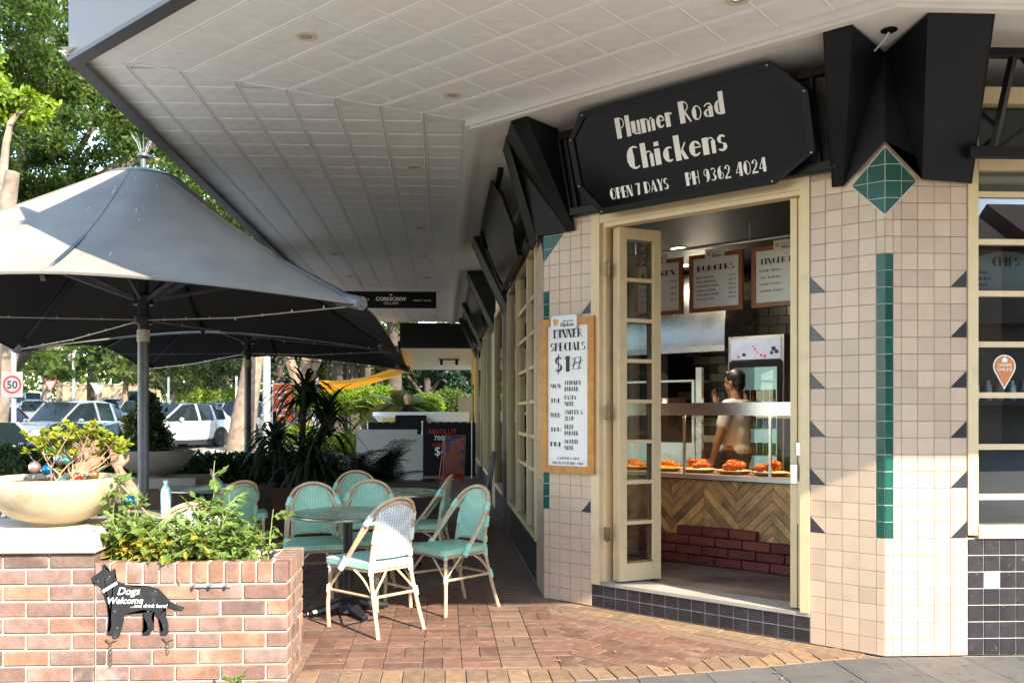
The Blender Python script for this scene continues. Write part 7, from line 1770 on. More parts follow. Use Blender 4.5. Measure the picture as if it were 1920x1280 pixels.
# ------------------------------------------------------------------ cars
def car(label, px, py, d, dirv, col, L=4.6, W=1.86, H=1.62, kind='suv', roofcol=None):
    r_ = ray(px, HYP); r_ = Vector((r_.x, r_.y, 0)).normalized(); pos = r_ * d; z0 = RZ(pos.y) if pos.y > 20 else -.128
    t = thing('parked_car', label, 'car', (pos.x, pos.y, z0), atan2(-dirv[0], dirv[1]), group='cars on the street'); h = L / 2
    bl = H * .60; w = W / 2
    # stations front to rear: y, half width, bottom z, belt z, roof z, roof half width ; then face kinds (side, top) up to the next station
    S = {'suv': [(h, .70, .40, H * .40, H * .41, .5, 'bb'), (h - .10, .86, .30, H * .46, H * .47, .6, 'bb'), (h - .45, .96, .24, H * .53, H * .55, .62, 'bb'), (h - 1.10, .985, .22, bl * .97, H * .605, .64, 'bb'), (h - 1.22, .985, .22, bl * .98, H * .62, .66, 'gg'), (h - 2.0, 1, .22, bl, H * .965, .69, 'gb'), (h - 2.62, 1, .22, bl, H, .70, 'bb'), (h - 2.74, 1, .22, bl, H, .70, 'gb'), (h - 3.45, .99, .22, bl * 1.02, H * .985, .68, 'bb'), (h - 3.58, .99, .24, bl * 1.03, H * .975, .67, 'gb'), (-h + .62, .97, .26, bl * 1.05, H * .94, .64, 'bg'), (-h + .14, .93, .30, bl * 1.02, H * .68, .66, 'bb'), (-h + .03, .88, .36, H * .54, H * .56, .66, 'bb'), (-h, .80, .42, H * .46, H * .47, .6, 'bb')],
         'sedan': [(h, .70, .38, H * .42, H * .43, .5, 'bb'), (h - .12, .86, .28, H * .48, H * .49, .6, 'bb'), (h - .5, .96, .22, H * .56, H * .58, .62, 'bb'), (h - 1.30, .985, .20, bl * .99, H * .625, .64, 'gg'), (h - 2.05, 1, .20, bl, H * .965, .66, 'gb'), (h - 2.60, 1, .20, bl, H, .67, 'bb'), (h - 2.72, 1, .20, bl, H, .67, 'gb'), (h - 3.30, .99, .20, bl * 1.02, H * .97, .64, 'gg'), (-h + .85, .97, .22, bl * 1.04, H * .70, .64, 'bb'), (-h + .2, .94, .26, bl * 1.03, H * .645, .66, 'bb'), (-h, .84, .36, H * .50, H * .52, .6, 'bb')],
         'van': [(h, .80, .36, H * .38, H * .39, .6, 'bb'), (h - .25, .95, .26, H * .46, H * .48, .66, 'bb'), (h - .75, .99, .22, bl * .85, H * .56, .70, 'gg'), (h - 1.35, 1, .22, bl * .9, H * .97, .80, 'gb'), (h - 2.1, 1, .22, bl * .9, H, .82, 'bb'), (h - 2.25, 1, .22, bl * .9, H, .82, 'gb'), (h - 3.6, 1, .22, bl * .9, H, .82, 'bb'), (-h + .1, .98, .24, bl * .9, H * .98, .80, 'bg'), (-h, .94, .32, H * .5, H * .6, .76, 'bb')],
         'ute': [(h, .74, .42, H * .44, H * .45, .55, 'bb'), (h - .5, .95, .30, H * .56, H * .58, .64, 'bb'), (h - 1.35, .99, .30, bl, H * .64, .66, 'gg'), (h - 2.0, 1, .30, bl, H * .97, .68, 'gb'), (h - 2.5, 1, .30, bl, H, .68, 'bb'), (h - 2.6, 1, .30, bl, H, .68, 'gb'), (h - 3.15, 1, .30, bl, H * .97, .67, 'bg'), (h - 3.3, 1, .30, bl, bl + .01, .7, 'bb'), (-h, .98, .34, bl, bl + .01, .7, 'bb')]}[kind]
    m = MB(); n = 9
    for s_ in (1, -1):
        vs = []
        for (y, wf, zb_, zbt, zr, wr_, k) in S:
            ww = w * wf; rw = min(w * wr_, ww * .93); vs += [(0, y, zb_), (ww * .88, y, zb_), (ww * .985, y, zb_ + (zbt - zb_) * .25), (ww, y, zb_ + (zbt - zb_) * .62), (ww * .955, y, zbt), (ww * .955 + (rw * 1.04 - ww * .955) * .55, y, zbt + (zr - zbt) * .55), (rw * 1.04, y, zbt + (zr - zbt) * .93), (rw * .85, y, zr), (0, y, zr + .015)]
        vs = [(s_ * a, b_, c) for a, b_, c in vs]
        for i in range(len(S) - 1):
            k = S[i][6]
            for j in range(n - 1):
                mi = 1 if (j in (4, 5) and k[0] == 'g') or (j in (6, 7) and k[1] == 'g') else (2 if j in (6, 7) and S[i][4] > H * .9 and roofcol and S[i + 1][4] > H * .9 else 0)
                m.add([vs[i * n + j], vs[(i + 1) * n + j], vs[(i + 1) * n + j + 1], vs[i * n + j + 1]], [(0, 1, 2, 3)], mi)
        for i0 in (0, len(S) - 1): m.add(vs[i0 * n:(i0 + 1) * n], [tuple(range(n))])
    for s_ in (1, -1):          # screen pillars
        pil = MB(); ok = False
        for i in range(len(S) - 1):
            if S[i][6] == 'gg':
                e = []
                for (y, wf, zb_, zbt, zr, wr_, k) in S[i:i + 2]: rw = min(w * wr_, w * wf * .93); e.append(Vector((s_ * rw * 1.0, y, zbt + (zr - zbt) * .97)))
                pil.tube(e, .035, 6); ok = True
        if ok: pil.build('pillar', 'car_' + col, t, smooth=True)
        dl_ = MB(); 
        for yy in (h - 1.55, h - 2.68, h - 3.5): dl_.tube([(s_ * (w * .958), yy, bl * .98), (s_ * (w * 1.003), yy, bl * .68), (s_ * (w * .99), yy - .02, H * .24)], .008, 4)
        dl_.build('door_gap', 'rubber', t)
        hd_ = MB()
        for yy in (h - 2.45, h - 3.3): hd_.box((s_ * (w * .995), yy, bl * .87), (.03, .18, .03), bev=.008)
        hd_.build('door_handle', 'car_' + col, t)
    sk_ = MB(); sk_.box2((-w * .93, -h + .5, .18), (w * .93, h - .5, .33)); sk_.build('sill', 'rubber', t)
    # split into body shell and glazing, each smoothed
    import bmesh
    me = m.mesh('body', ['car_' + col, 'car_glass', 'car_' + (roofcol or col)])
    bm = bmesh.new(); bm.from_mesh(me); bmesh.ops.remove_doubles(bm, verts=bm.verts, dist=.0008); bmesh.ops.recalc_face_normals(bm, faces=bm.faces)
    g = bm.copy(); bmesh.ops.delete(g, geom=[f for f in g.faces if f.material_index != 1], context='FACES'); gm = bpy.data.meshes.new('windows'); g.to_mesh(gm); g.free()
    bmesh.ops.delete(bm, geom=[f for f in bm.faces if f.material_index == 1], context='FACES'); bm.to_mesh(me); bm.free()
    for q in (me, gm): q.polygons.foreach_set('use_smooth', [True] * len(q.polygons)); q.set_sharp_from_angle(angle=radians(48))
    for mt in ('car_' + col, 'car_glass'): gm.materials.append(MATS[mt])
    put('body', me, t); put('windows', gm, t)
    wr = .345
    for s in (-1, 1):
        for y in (-L * .295, L * .315):
            q = MB(); MM = Matrix.Rotation(pi / 2, 3, 'Y'); q.lathe([(wr * .70, -.11), (wr * .96, -.10), (wr, -.05), (wr, .05), (wr * .96, .10), (wr * .70, .11)], n=24, M=MM); tyre = q.build('wheel', 'rubber', t, smooth=40, loc=(s * (W / 2 - .10), y, wr))
            q = MB(); q.lathe([(wr * .66, .075 * s), (wr * .71, .112 * s), (wr * .71, 0)], n=20, M=MM)
            for k in range(5): a_ = k * 2 * pi / 5; q.bar((.075 * s, 0, 0), (.085 * s, wr * .66 * cos(a_), wr * .66 * sin(a_)), .05, .075)
            q.build('rim', 'rim_grey', tyre)
            q = MB(); ar = [(wr * 1.16 * cos(a_), wr * 1.16 * sin(a_)) for a_ in [radians(v) for v in range(-14, 195, 12)]]; q.prism(ar, lambda a, b_: (s * (W / 2 - .06), y + a, wr + .01 + b_), lambda a, b_: (s * (W / 2 + .004), y + a, wr + .01 + b_)); q.build('wheel_arch', 'rubber', t)
        q = MB(); q.ball((s * W * .36, h - .20, H * .455), (.10, .22, .055), 12, k=6, M=Matrix.Rotation(s * .75, 3, 'Z')); q.build('headlight', 'lamp_glass', t, smooth=True)
        q = MB(); q.ball((s * W * .42, -h + .09, H * .58), (.10, .07, .09), 12, k=6); q.build('tail_light', 'tail_red', t, smooth=True)
        q = MB(); q.ball((s * (W / 2 + .06), h - 1.62, bl + .06), (.10, .065, .07), 12, k=6); q.build('mirror', 'car_' + col, t, smooth=True)
    q = MB(); q.box((0, h - .035, H * .27), (W * .56, .10, .13), bev=.04); q.build('grille', 'rubber', t)
    q = MB(); q.box((0, h + .012, H * .33), (.37, .012, .10)); q.build('number_plate', 'white_tile', t)
    return t
car('white electric car with a black roof parked beside the far bowl', 326, 848, 33, (-.42, -.90), 'white', 4.75, 1.92, 1.62, 'suv', 'grey')
car('pale silver electric car facing out behind the leaning trunk', 456, 825, 37, (-.08, -1), 'ice', 4.75, 1.92, 1.62, 'suv')
car('silver sport utility car with dark windscreen behind the grey sedan', 128, 835, 31, (-.26, -.955), 'silver', 4.6, 1.86, 1.72, 'suv')
car('dark grey sedan nearest to the hedge', 158, 860, 21.0, (-.08, -.985), 'grey', 4.7, 1.84, 1.40, 'sedan')
car('white hatchback parked next to the grey sedan', -22, 850, 22, (.86, -.5), 'white', 4.2, 1.80, 1.42, 'suv')
car('dark red car beyond the silver sport utility car', -2, 800, 36, (.9, -.45), 'red', 4.4, 1.80, 1.48, 'suv')
car('blue hatchback far up the street by the stone wall', 215, 775, 62, (.35, -.94), 'blue', 4.3, 1.8, 1.5, 'suv')
car('white van far up the street beside the blue hatchback', 258, 775, 60, (.2, -.98), 'white', 4.9, 1.9, 2.0, 'van')
car('white pickup truck far up the street under the yellow tree', 60, 765, 92, (.5, -.86), 'white', 5.2, 1.9, 1.8, 'ute')
car('pale station wagon far up the street behind the speed sign', 28, 765, 80, (.6, -.8), 'silver', 4.6, 1.85, 1.6, 'suv')
car('navy sedan parked behind the white electric car', 396, 800, 43, (-.5, -.86), 'navy', 4.6, 1.84, 1.46, 'sedan')
car('dark blue hatchback in the row behind the silver electric car', 432, 800, 47, (-.2, -.98), 'navy', 4.3, 1.8, 1.52, 'suv')
car('white van partly hidden by the lamp pole', 520, 815, 40, (-.3, -.95), 'white', 4.8, 1.9, 1.9, 'van')
car('silver wagon parked beyond the topiary bush', 262, 800, 46, (-.1, -1), 'silver', 4.6, 1.85, 1.55, 'suv')
car('silver hatchback behind the dark red car', 66, 790, 52, (.3, -.95), 'silver', 4.3, 1.8, 1.5, 'suv')
# motorbike
r_ = ray(404, HYP); pz = Vector((r_.x, r_.y, 0)).normalized() * 39.5; mbk = thing('motorbike', 'dark motorbike parked between the two electric cars', 'motorbike', (pz.x, pz.y, RZ(pz.y)), 2.4)
for y in (-.68, .68):
    w = MB(); MM = Matrix.Rotation(pi / 2, 3, 'Y'); w.lathe([(.22, -.06), (.30, -.05), (.31, 0), (.30, .05), (.22, .06)], n=20, M=MM); w.build('wheel', 'rubber', mbk, smooth=True, loc=(0, y, .31))
w = MB(); w.ball((0, .15, .78), (.16, .30, .14), 12); w.ball((0, -.35, .80), (.14, .35, .07), 12); w.ball((0, 0, .45), (.18, .28, .22), 12); w.tube([(0, .68, .31), (0, .45, .95)], .03, 8); w.tube([(-.35, .42, 1.02), (.35, .42, 1.02)], .018, 8); w.tube([(0, -.68, .31), (0, -.1, .5)], .03, 8); w.ball((0, .55, .92), (.12, .10, .14), 10); w.build('frame', 'black_metal', mbk, smooth=True)
# ------------------------------------------------------------------ street signs and poles
def ground_at(px, d): r_ = ray(px, HYP); p = Vector((r_.x, r_.y, 0)).normalized() * d; p.z = RZ(p.y); return p
def pole(name, label, px, d, h, r, mat='zinc', cat='pole'):
    p = ground_at(px, d); t = thing(name, label, cat, p); m = MB(); m.tube([(0, 0, 0), (0, 0, h)], [r, r * .85], 10); m.build('post', mat, t, smooth=True); return t, p
s50, p = pole('speed_sign', 'speed limit sign reading fifty with red ring', 26, 24, 6.5, .06, 'zinc', 'sign')
zz = YP(26, 721, p.y).z - p.z; m = MB(); m.box((0, -.08, zz), (.50, .01, .62), bev=.004); pm('sign_plate', (.19, .19, .185), .5, var=.1); pl_s = m.build('plate', 'sign_plate', s50)
pm('ring_red', (.45, .015, .02), .5, var=.05)
m = MB()
for k in range(24): a, b = k * pi / 12, (k + 1) * pi / 12; m.add([(.22 * cos(a), -.087, zz + .22 * sin(a)), (.22 * cos(b), -.087, zz + .22 * sin(b)), (.17 * cos(b), -.087, zz + .17 * sin(b)), (.17 * cos(a), -.087, zz + .17 * sin(a))], [(0, 1, 2, 3)])
m.build('ring', 'ring_red', s50, fix=False); text_on('50', .26, 'letter_black', s50, (0, -.088, zz - .09), (1, 0, 0), (0, -1, 0), bold=.006)
for px, py, d, back, lab in ((95, 722, 60, False, 'red and white triangular give way sign'), (183, 727, 55, True, 'triangular give way sign seen from its grey back')):
    t, p = pole('give_way_sign', lab, px, d, 2.2, .035, 'zinc', 'sign'); zz = YP(px, py, p.y).z - p.z; R = .42; tri = [(-R, .30), (R, .30), (0, -.42)]
    m = MB(); m.prism(tri, lambda a, b: (a, -.05, zz + b), lambda a, b: (a, -.06, zz + b)); m.build('plate', 'zinc' if back else 'ring_red', t)
    if not back:
        m = MB(); m.add([(a * .68, -.063, zz + .02 + b * .68) for a, b in tri], [(0, 1, 2)]); m.build('face', 'white_tile', t, fix=False); text_on('GIVE', .15, 'letter_black', t, (0, -.065, zz + .10), (1, 0, 0), (0, -1, 0)); text_on('WAY', .13, 'letter_black', t, (0, -.065, zz - .05), (1, 0, 0), (0, -1, 0))
pole('lamp_pole', 'tall galvanised lamp pole beside the leaning trunk', 500, 29, 9, .13)
pole('street_pole', 'thin grey street pole by the gum trunk', 138, 60, 7, .10); pole('sign_pole', 'slim white pole in front of the silver electric car', 443, 35, 2.6, .05, 'white_paint'); pole('sign_pole', 'slim white post beside the small street tree', 316, 38, 2.6, .05, 'white_paint')
og = thing('orange_sign', 'tall orange parking sign with white lettering behind the cordyline', 'sign', ground_at(535, 18)); lo = parent_world(og); A, B = YP(512, 720, 18), YP(550, 790, 18); m = MB(); m.box2((A.x, 17.98, B.z), (B.x, 18.02, A.z), bev=.015); pm('sign_orange', (.85, .12, .02), .5, var=.05); pn = m.build('board', 'sign_orange', og, world=True); lo2 = parent_world(pn)
m = MB(); m.box2((A.x - .02, 18.021, B.z - .02), (B.x + .02, 18.035, A.z + .02)); m.build('backing', 'white_tile', og, world=True); m = MB(); m.tube([((A.x + B.x) / 2, 18.06, -.1), ((A.x + B.x) / 2, 18.06, B.z)], .03, 8); m.build('post', 'zinc', og, world=True)
m = MB(); q_ = B.x - .24
for k in range(5): m.box((q_, 17.977, A.z - .16 - k * .12), (.24 - .05 * (k % 3), .004, .035))
m.build('print', 'letter_white', og, world=True)
# ------------------------------------------------------------------ stone wall up the street
sw = thing('stone_wall', 'long sandstone retaining wall up the street', 'wall', ground_at(200, 72)); A = ground_at(120, 78); B = ground_at(300, 74); pm('sandstone', (.42, .32, .20), .9, var=.3, scale=2, bump=.4, bscale=6, col2=(.25, .18, .12), c2lo=.45, c2hi=.65, c2scale=.8)
m = MB(); m.bar(Vector((A.x, A.y, 2.2)), Vector((B.x, B.y, 2.2)), .4, 3.0); m.build('wall', 'sandstone', sw, world=True); m = MB(); m.bar(Vector((A.x, A.y, 3.75)), Vector((B.x, B.y, 3.75)), .5, .12); m.build('coping', 'sandstone', sw, world=True)
# ------------------------------------------------------------------ trees
rtg = random.Random(17)
def tree(label, base, trunk, limbs, crowns, n, leaf, mat, bark='bark_dark', name='street_tree', asp=.5, grp='street trees', shell=.25, dens=9, cl=(.22, .40)):
    """trunk: list of (dx,dy,z,r); limbs: list of point lists with radii; crowns: (centre,radii,weight) relative to base"""
    t = thing(name, label, 'tree', base, group=grp); m = MB(); m.tube(smooth_path([q[:3] for q in trunk], 4), [trunk[0][3] + (trunk[-1][3] - trunk[0][3]) * i / (4 * (len(trunk) - 1)) for i in range(4 * (len(trunk) - 1) + 1)], 12); m.build('trunk', bark, t, smooth=True)
    for lb in limbs:
        m = MB(); pts = smooth_path([q[:3] for q in lb], 4); m.tube(pts, [lb[0][3] + (lb[-1][3] - lb[0][3]) * i / (len(pts) - 1) for i in range(len(pts))], 8); m.build('limb', bark, t, smooth=True)
    P = []
    for (c, r, w) in crowns:
        k = max(5, int(dens * w * len(crowns))); nn = int(n * w)
        for q in range(k):          # clumps
            cc = pts_in(1, c, r, .3)[0]; rr = np.array(r) * rtg.uniform(*cl); P.append(pts_in(max(8, nn // k), cc, rr, .1))
    put('crown', leafcloud(np.concatenate(P), leaf, mat, 'crown', asp), t); return t
# the great fig over the street (upper left)
b = ground_at(10, 27)
def rel(px, py, y): p = YP(px, py, y); return (p.x - b.x, p.y - b.y, p.z - b.z)
cr = []
for px, py, y, r in ((20, 60, 20, 1.9), (120, 30, 22, 1.6), (60, 180, 21, 1.5), (10, 250, 19, 1.4), (230, 250, 24, 1.7), (170, 150, 25, 1.7), (330, 330, 26, 1.6), (260, 400, 25, 1.2), (100, 330, 25, 1.6), (40, 390, 24, 1.6), (400, 420, 27, 1.6), (150, 420, 27, 1.3), (450, 470, 28, 1.5), (300, 230, 28, 1.7), (60, 480, 24, 1.4), (-120, 200, 22, 3.0), (-140, 420, 24, 3.0), (480, 350, 30, 2.5), (350, 150, 30, 2.5)): cr.append((rel(px, py, y), (r * 1.15, r * 1.15, r * .9), 1 / 19))
lim = [[(.1, 0, 3.6, .34), (*rel(60, 420, 25), .30), (*rel(200, 330, 25), .24), (*rel(330, 230, 26), .14)], [(0, 0, 3.4, .28), (*rel(30, 330, 25), .20), (*rel(130, 200, 25), .13), (*rel(180, 60, 24), .07)], [(0, 0, 3.2, .22), (*rel(-60, 300, 24), .2), (*rel(20, 100, 22), .1), (*rel(120, 20, 21), .05)],
       [(*rel(200, 330, 25), .16), (*rel(260, 300, 26), .12), (*rel(400, 330, 27), .08), (*rel(470, 420, 28), .04)], [(*rel(60, 420, 25), .16), (*rel(140, 370, 26), .14), (*rel(260, 360, 26), .10), (*rel(420, 460, 27), .05)], [(*rel(120, 360, 25), .12), (*rel(160, 260, 25), .09), (*rel(250, 140, 26), .05)]]
tree('huge fig tree with pale limbs spreading over the street', tuple(b), [(-.5, 0, -.2, .40), (-.3, 0, 1.5, .33), (-.1, 0, 2.6, .31), (.2, 0, 3.8, .30)], lim, cr, 140000, .115, 'leaf_fig', 'bark_pale', dens=16, cl=(.2, .42))
b = ground_at(-40, 15)
tree('bright sunlit tree branch hanging over the road edge', tuple(b), [(0, 0, -.1, .22), (.1, .2, 3, .18), (.4, .2, 5.2, .10)], [[(.2, .2, 4.4, .08), (*rel(20, 230, 14.5), .04), (*rel(80, 210, 14.5), .015)]], [(rel(15, 190, 14.5), (.75, .6, .30), .5), (rel(60, 205, 14.2), (.35, .4, .18), .2), (rel(-80, 120, 15), (1.2, 1, .8), .3)], 6500, .10, 'leaf_lime', 'bark_pale')
# leaning trunk tree by the verge
b = ground_at(452, 30.5); b.z = .15
tree('leaning pale trunk street tree between the parked cars', tuple(b), [(-.05, 0, -.2, .52), (.05, 0, .8, .40), (.30, 0, 2.4, .32), (.55, 0, 4.2, .28)], [[(.5, 0, 4.0, .2), (1.6, .5, 6.0, .1)], [(.5, 0, 4.0, .2), (-.9, .6, 6.2, .1)]], [(( .6, 0, 7.0), (3.2, 3, 1.6), .6), ((-1.8, 1, 6.2), (2, 2, 1.2), .4)], 9000, .15, 'leaf_fig', 'bark_pink')
b = ground_at(320, 40)
tree('small pale leaved street tree behind the white electric car', tuple(b), [(0, 0, -.1, .13), (.05, 0, 1.2, .11), (.25, 0, 2.2, .08)], [[(.15, 0, 1.8, .06), (1.2, 0, 2.9, .03)], [(.1, 0, 1.6, .06), (-.8, .2, 2.8, .03)]], [((.9, 0, 2.9), (2.1, 1.6, .9), .5), ((-.3, 0, 3.4), (1.6, 1.4, 1.0), .3), ((2.4, .3, 3.2), (1.3, 1.2, 1.2), .2)], 11000, .15, 'leaf_pale', 'bark_pink')
b = ground_at(235, 56)
tree('bright green street tree overhanging the white van', tuple(b), [(0, 0, -.1, .22), (0, 0, 2, .18), (.2, 0, 4, .12)], [], [((0, 0, 4.2), (2.2, 2, 1.8), .5), ((1.2, 0, 3.4), (1.5, 1.5, 1.1), .3), ((-1.0, 0, 5.2), (2, 2, 1.4), .2)], 9000, .20, 'leaf_pale', 'bark_pink')
b = ground_at(170, 66)
tree('dark green tree above the sandstone wall', tuple(b), [(0, 0, -.1, .3), (0, 0, 3, .22), (0, 0, 5, .15)], [], [((0, 0, 4.4), (2.6, 2, 2.0), .6), ((.8, 0, 6), (2.4, 2, 1.6), .4)], 8000, .24, 'leaf_bright', 'bark_dark')
b = ground_at(78, 88)
tree('yellow green rounded tree up the street', tuple(b), [(0, 0, -.1, .3), (.3, 0, 2, .2), (.4, 0, 3, .15)], [], [((0, 0, 4.6), (3.0, 2.4, 1.5), .6), ((1.5, 0, 3.6), (1.6, 1.6, 1.0), .2), ((-1, 0, 5.6), (2, 2, 1.1), .2)], 9000, .26, 'leaf_yellow', 'bark_pale')
for px, d, lab in ((112, 80, 'tall white gum trunk up the street'), (133, 95, 'slim grey gum tree far up the street')):
    b = ground_at(px, d); tree(lab, tuple(b), [(0, 0, -.1, .28), (-.1, 0, 4, .22), (-.25, 0, 9, .16)], [[(-.15, 0, 6, .15), (1.5, 0, 9, .06)]], [((0, 0, 10), (3.2, 3, 2.4), 1.0)], 5000, .3, 'leaf_bright', 'bark_pale')
b = ground_at(4, 36)
tree('dark leaning trunk tree behind the speed sign', tuple(b), [(-.5, 0, -.2, .5), (-.3, 0, 1.6, .38), (.4, 0, 3.0, .28), (1.5, 0, 4.2, .2)], [[(-.2, 0, 1.8, .25), (-.9, 0, 4.4, .15)]], [((.5, 0, 6.5), (2.5, 2, 1.5), 1.0)], 5000, .16, 'leaf_fig', 'bark_dark')
# trees behind the sail
b = ground_at(565, 34)
tree('forked pink trunk fig above the orange sail', tuple(b), [(.1, 0, -.2, .42), (0, 0, 1.6, .34), (0, 0, 2.2, .32)], [[(0, 0, 2.0, .26), (-.45, 0, 3.2, .18), (-1.1, 0, 5.0, .12)], [(0, 0, 2.0, .30), (.25, 0, 3.4, .24), (.3, 0, 5.5, .18)], [(0, 0, 2.0, .2), (.8, 0, 3.6, .12), (1.2, 0, 5, .08)]], [((0, 0, 6.2), (3.2, 3, 1.6), .7), ((-2.4, 1, 5.0), (1.6, 1.4, 1.2), .3)], 12000, .16, 'leaf_fig', 'bark_pink')
for px, d, h, rr, mat, lab in ((520, 50, 5.5, 3.0, 'leaf_dark', 'dark shady tree behind the lamp pole'), (650, 44, 4.6, 2.6, 'leaf_fig', 'dark fig tree above the orange sail middle'), (705, 40, 5.4, 2.6, 'leaf_fig', 'leafy tree showing between umbrella and black fascia'), (735, 32, 6.2, 2.2, 'leaf_bright', 'sunlit leafy tree tops beside the black fascia'), (800, 46, 3.4, 2.6, 'leaf_dark', 'dark tree behind the garden palms'), (860, 48, 3.6, 2.6, 'leaf_dark', 'dark tree closing the garden by the yellow wall'), (600, 56, 4.0, 3.0, 'leaf_dark', 'dense dark tree deep in the park'), (745, 52, 3.5, 2.8, 'leaf_fig', 'dense tree deep behind the fern palms'), (420, 58, 4.5, 2.8, 'leaf_bright', 'green tree behind the parked navy cars'), (350, 66, 4.5, 3.2, 'leaf_bright', 'green tree in the hazy row up the street')):
    b = ground_at(px, d); tree(lab, tuple(b), [(0, 0, -.2, .34), (.1, 0, h * .4, .26), (0, 0, h * .8, .16)], [[(0, 0, h * .5, .12), (rr * .5, 0, h, .05)], [(0, 0, h * .45, .12), (-rr * .5, .2, h * .95, .05)]], [((0, 0, h), (rr, rr * .8, rr * .65), .5), ((-rr * .5, 0, h * .62), (rr * .6, rr * .6, rr * .45), .25), ((rr * .5, 0, h * .66), (rr * .6, rr * .6, rr * .45), .25)], 8500, .19 if d < 50 else .25, mat, 'bark_dark', grp='trees of the park')
# aerial root trunk below the sail
b = ground_at(655, 33); t = thing('fig_trunk', 'dark fig trunk with hanging roots behind the orange sail', 'tree', tuple(b)); m = MB()
for k in range(16): x = rtg.uniform(-.9, .9); y = rtg.uniform(-.3, .3); r0 = rtg.uniform(.05, .16); m.tube([(x * 1.15, y, -.2), (x + rtg.uniform(-.1, .1), y, 1.2), (x * .8, y, 4.0)], [r0 * 1.3, r0, r0 * .8], 7)
m.build('trunk', 'bark_dark', t, smooth=True)
# garden: lime hedges, round bush, fern palms, dark backdrop wood
for px, py, d, dims, mat, n, lab in ((650, 752, 29, (2.0, 1.2, .9), 'leaf_lime', 5000, 'lime green hedge under the orange sail'), (705, 750, 28, (1.7, 1.2, 1.0), 'leaf_lime', 5000, 'bright lime shrub behind the feathery palms'), (800, 760, 27, (1.1, 1.0, .75), 'leaf_lime', 4500, 'rounded lime green bush beside the woman in black'), (845, 755, 30, (1.6, 1.0, 1.0), 'leaf_bright', 4500, 'green hedge at the yellow wall'), (560, 752, 33, (2.6, 1.0, .9), 'leaf_lime', 4000, 'lime green shrub row behind the cordyline'), (410, 745, 50, (5.0, 1.5, 1.2), 'leaf_lime', 4000, 'sunny grass bank hedge behind the motorbike')):
    c = YP(px, py, d); t = thing('garden_shrub', lab, 'shrub', (c.x, d, 0 if d < 32 else RZ(d)), group='lime green garden shrubs'); P = pts_in(n, (0, 0, c.z - (0 if d < 32 else RZ(d))), (dims[0] / 2, dims[1] / 2, dims[2] / 2), .5); P2 = pts_in(n // 2, (0, 0, .4), (dims[0] / 2, dims[1] / 2, .5), .4); put('crown', leafcloud(np.concatenate([P, P2]), .10, mat, 'crown', .45), t); m = MB(); m.tube([(0, 0, -.05), (0, 0, c.z)], .04, 6); m.build('trunk', 'bark_dark', t)
for px, d, h, n, lab in ((748, 26, 1.5, 16, 'sunlit fern palm with arching pale fronds in the garden'), (722, 27.5, 1.2, 12, 'smaller fern palm with drooping pale fronds')):
    c = YP(px, 760, d); t = thing('fern_palm', lab, 'palm', (c.x, d, 0)); m = MB(); m.tube([(0, 0, 0), (0, 0, h)], .09, 8); m.build('trunk', 'bark_dark', t); m = MB()
    for k in range(n): an = rtg.uniform(0, 2 * pi); el = rtg.uniform(.4, 1.2); frond(m, (0, 0, h), (cos(an) * cos(el), sin(an) * cos(el), sin(el)), rtg.uniform(1.2, 1.8), 1.9, 26, .045, .42)
    m.build('frond', 'leaf_pale', t, fix=False)
P = np.column_stack([np.random.uniform(-70, 45, 60000), np.random.uniform(95, 125, 60000), np.random.rand(60000) ** .8 * 13 + RZ(100) - 1]); P[:, 2] *= 1 + .25 * np.sin(P[:, 0] * .35) + .12 * np.sin(P[:, 0] * 1.1)
wd = put('far_wood', leafcloud(P, .55, 'leaf_bright', 'far_wood', .6), None); tag(wd, 'mass of hazy green trees closing the far end of the street', 'wood', kind='stuff')
P = np.column_stack([np.random.uniform(-9, 6, 26000), np.random.uniform(54, 60, 26000), np.random.rand(26000) * 6.0]); wd = put('park_thicket', leafcloud(P, .30, 'leaf_dark', 'park_thicket', .6), None); tag(wd, 'dark thicket of park shrubs behind the garden', 'thicket', kind='stuff')
n_ = 60000; P = np.column_stack([np.random.uniform(-60, -6, n_), np.random.uniform(42, 62, n_), np.random.rand(n_) * 19 + 3.5]); q_ = np.sin(P[:, 0] * .9) + np.sin(P[:, 2] * .8 + P[:, 0] * .4) + np.sin(P[:, 1] * .5 + P[:, 2] * .6); P = P[q_ > .35]
wd = put('far_canopy', leafcloud(P, .42, 'leaf_fig', 'far_canopy', .6), None); tag(wd, 'dark mass of tall tree canopy beyond the street trees', 'canopy', kind='stuff')
# grass bed of the garden
m = MB(); m.quad((-9, 25.2, .004), (1.0, 25.2, .004), (8, 60, .6), (-14, 60, .6)); pm('grass', (.05, .10, .02), .9, var=.4, scale=3, bump=.5, bscale=30); tag(m.build('garden_bed', 'grass', None, loc=(0, 0, 0)), kind='structure')

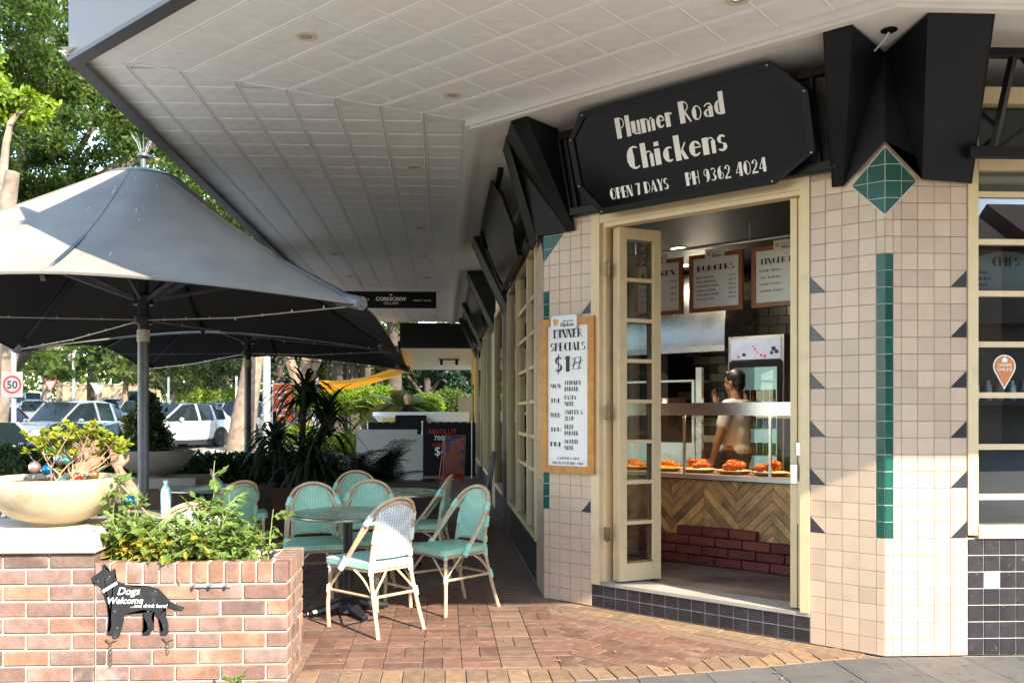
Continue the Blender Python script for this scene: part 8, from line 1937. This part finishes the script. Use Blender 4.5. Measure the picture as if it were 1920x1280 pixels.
# fallen leaves and grit on the forecourt
P = np.column_stack([np.random.uniform(-.75, 2.2, 90), np.random.uniform(4.2, 8.0, 90), np.full(90, .004)]); keep = [i for i in range(90) if (Vector((P[i, 0], P[i, 1], 0)) - CL).dot(CN) < -.15 or P[i, 0] < .6]; P = P[keep]
pm('dry_leaf', (.26, .15, .06), .8, var=.3, island=.4); m = MB()
for p in P:
    a = random.uniform(0, 6.28); s_ = random.uniform(.008, .03); d = Vector((cos(a), sin(a), 0)) * s_; q = Vector((-sin(a), cos(a), 0)) * s_ * .4; c = Vector(p); m.add([c - d, c - q + Vector((0, 0, .004)), c + d + Vector((0, 0, .003)), c + q + Vector((0, 0, .005))], [(0, 1, 2, 3)])
tag(m.build('leaf_litter', 'dry_leaf', None, loc=(0, 0, 0), fix=False), 'scattered dry leaf crumbs on the brick paving', 'litter', kind='stuff')
# ------------------------------------------------------------------ the other side of the street, behind the viewer (seen in window reflections)
for i, (x, w, h, mt) in enumerate(((-16, 13, 7.5, 'sandstone'), (-1, 14, 8.5, 'brick_brown'), (15, 15, 8.2, 'brick_orange'), (32, 16, 8.2, 'brick_planter'))):
    hb = thing('terrace_house', ['sandstone', 'brown brick', 'orange brick', 'red brick'][i] + ' terrace house across the street', 'house', (x, -24, 0)); m = MB(); m.box((0, -3, h / 2 - .1), (w, 6, h + .2)); m.build('wall', mt, hb)
    m = MB(); m.prism([(-6.4, h), (.4, h), (-3, h + 2.4)], lambda a, b: (-w / 2 - .2, a, b), lambda a, b: (w / 2 + .2, a, b)); m.build('roof', 'terracotta', hb)
    for r in range(2):
        for k in range(4):
            m = MB(); xx = -w / 2 + (k + .5) * w / 4; m.box((xx, .02, 1.7 + r * 3.0), (1.5, .06, 1.7)); wn_ = m.build('window', 'white_paint', hb); m = MB(); m.box((xx, .06, 1.7 + r * 3.0), (1.3, .02, 1.5)); m.build('pane', 'car_glass', wn_)
for px, lab in ((-9, 'leafy plane tree across the street by the sandstone house'), (8, 'leafy plane tree across the street by the orange brick house'), (22, 'leafy plane tree across the street by the red house')):
    tree(lab, (px, -17, -.1), [(0, 0, 0, .25), (0, 0, 2.5, .2), (0, 0, 4, .12)], [], [((0, 0, 4.6), (2.4, 2.2, 1.6), 1.0)], 2500, .25, 'leaf_fig', grp='street trees opposite')
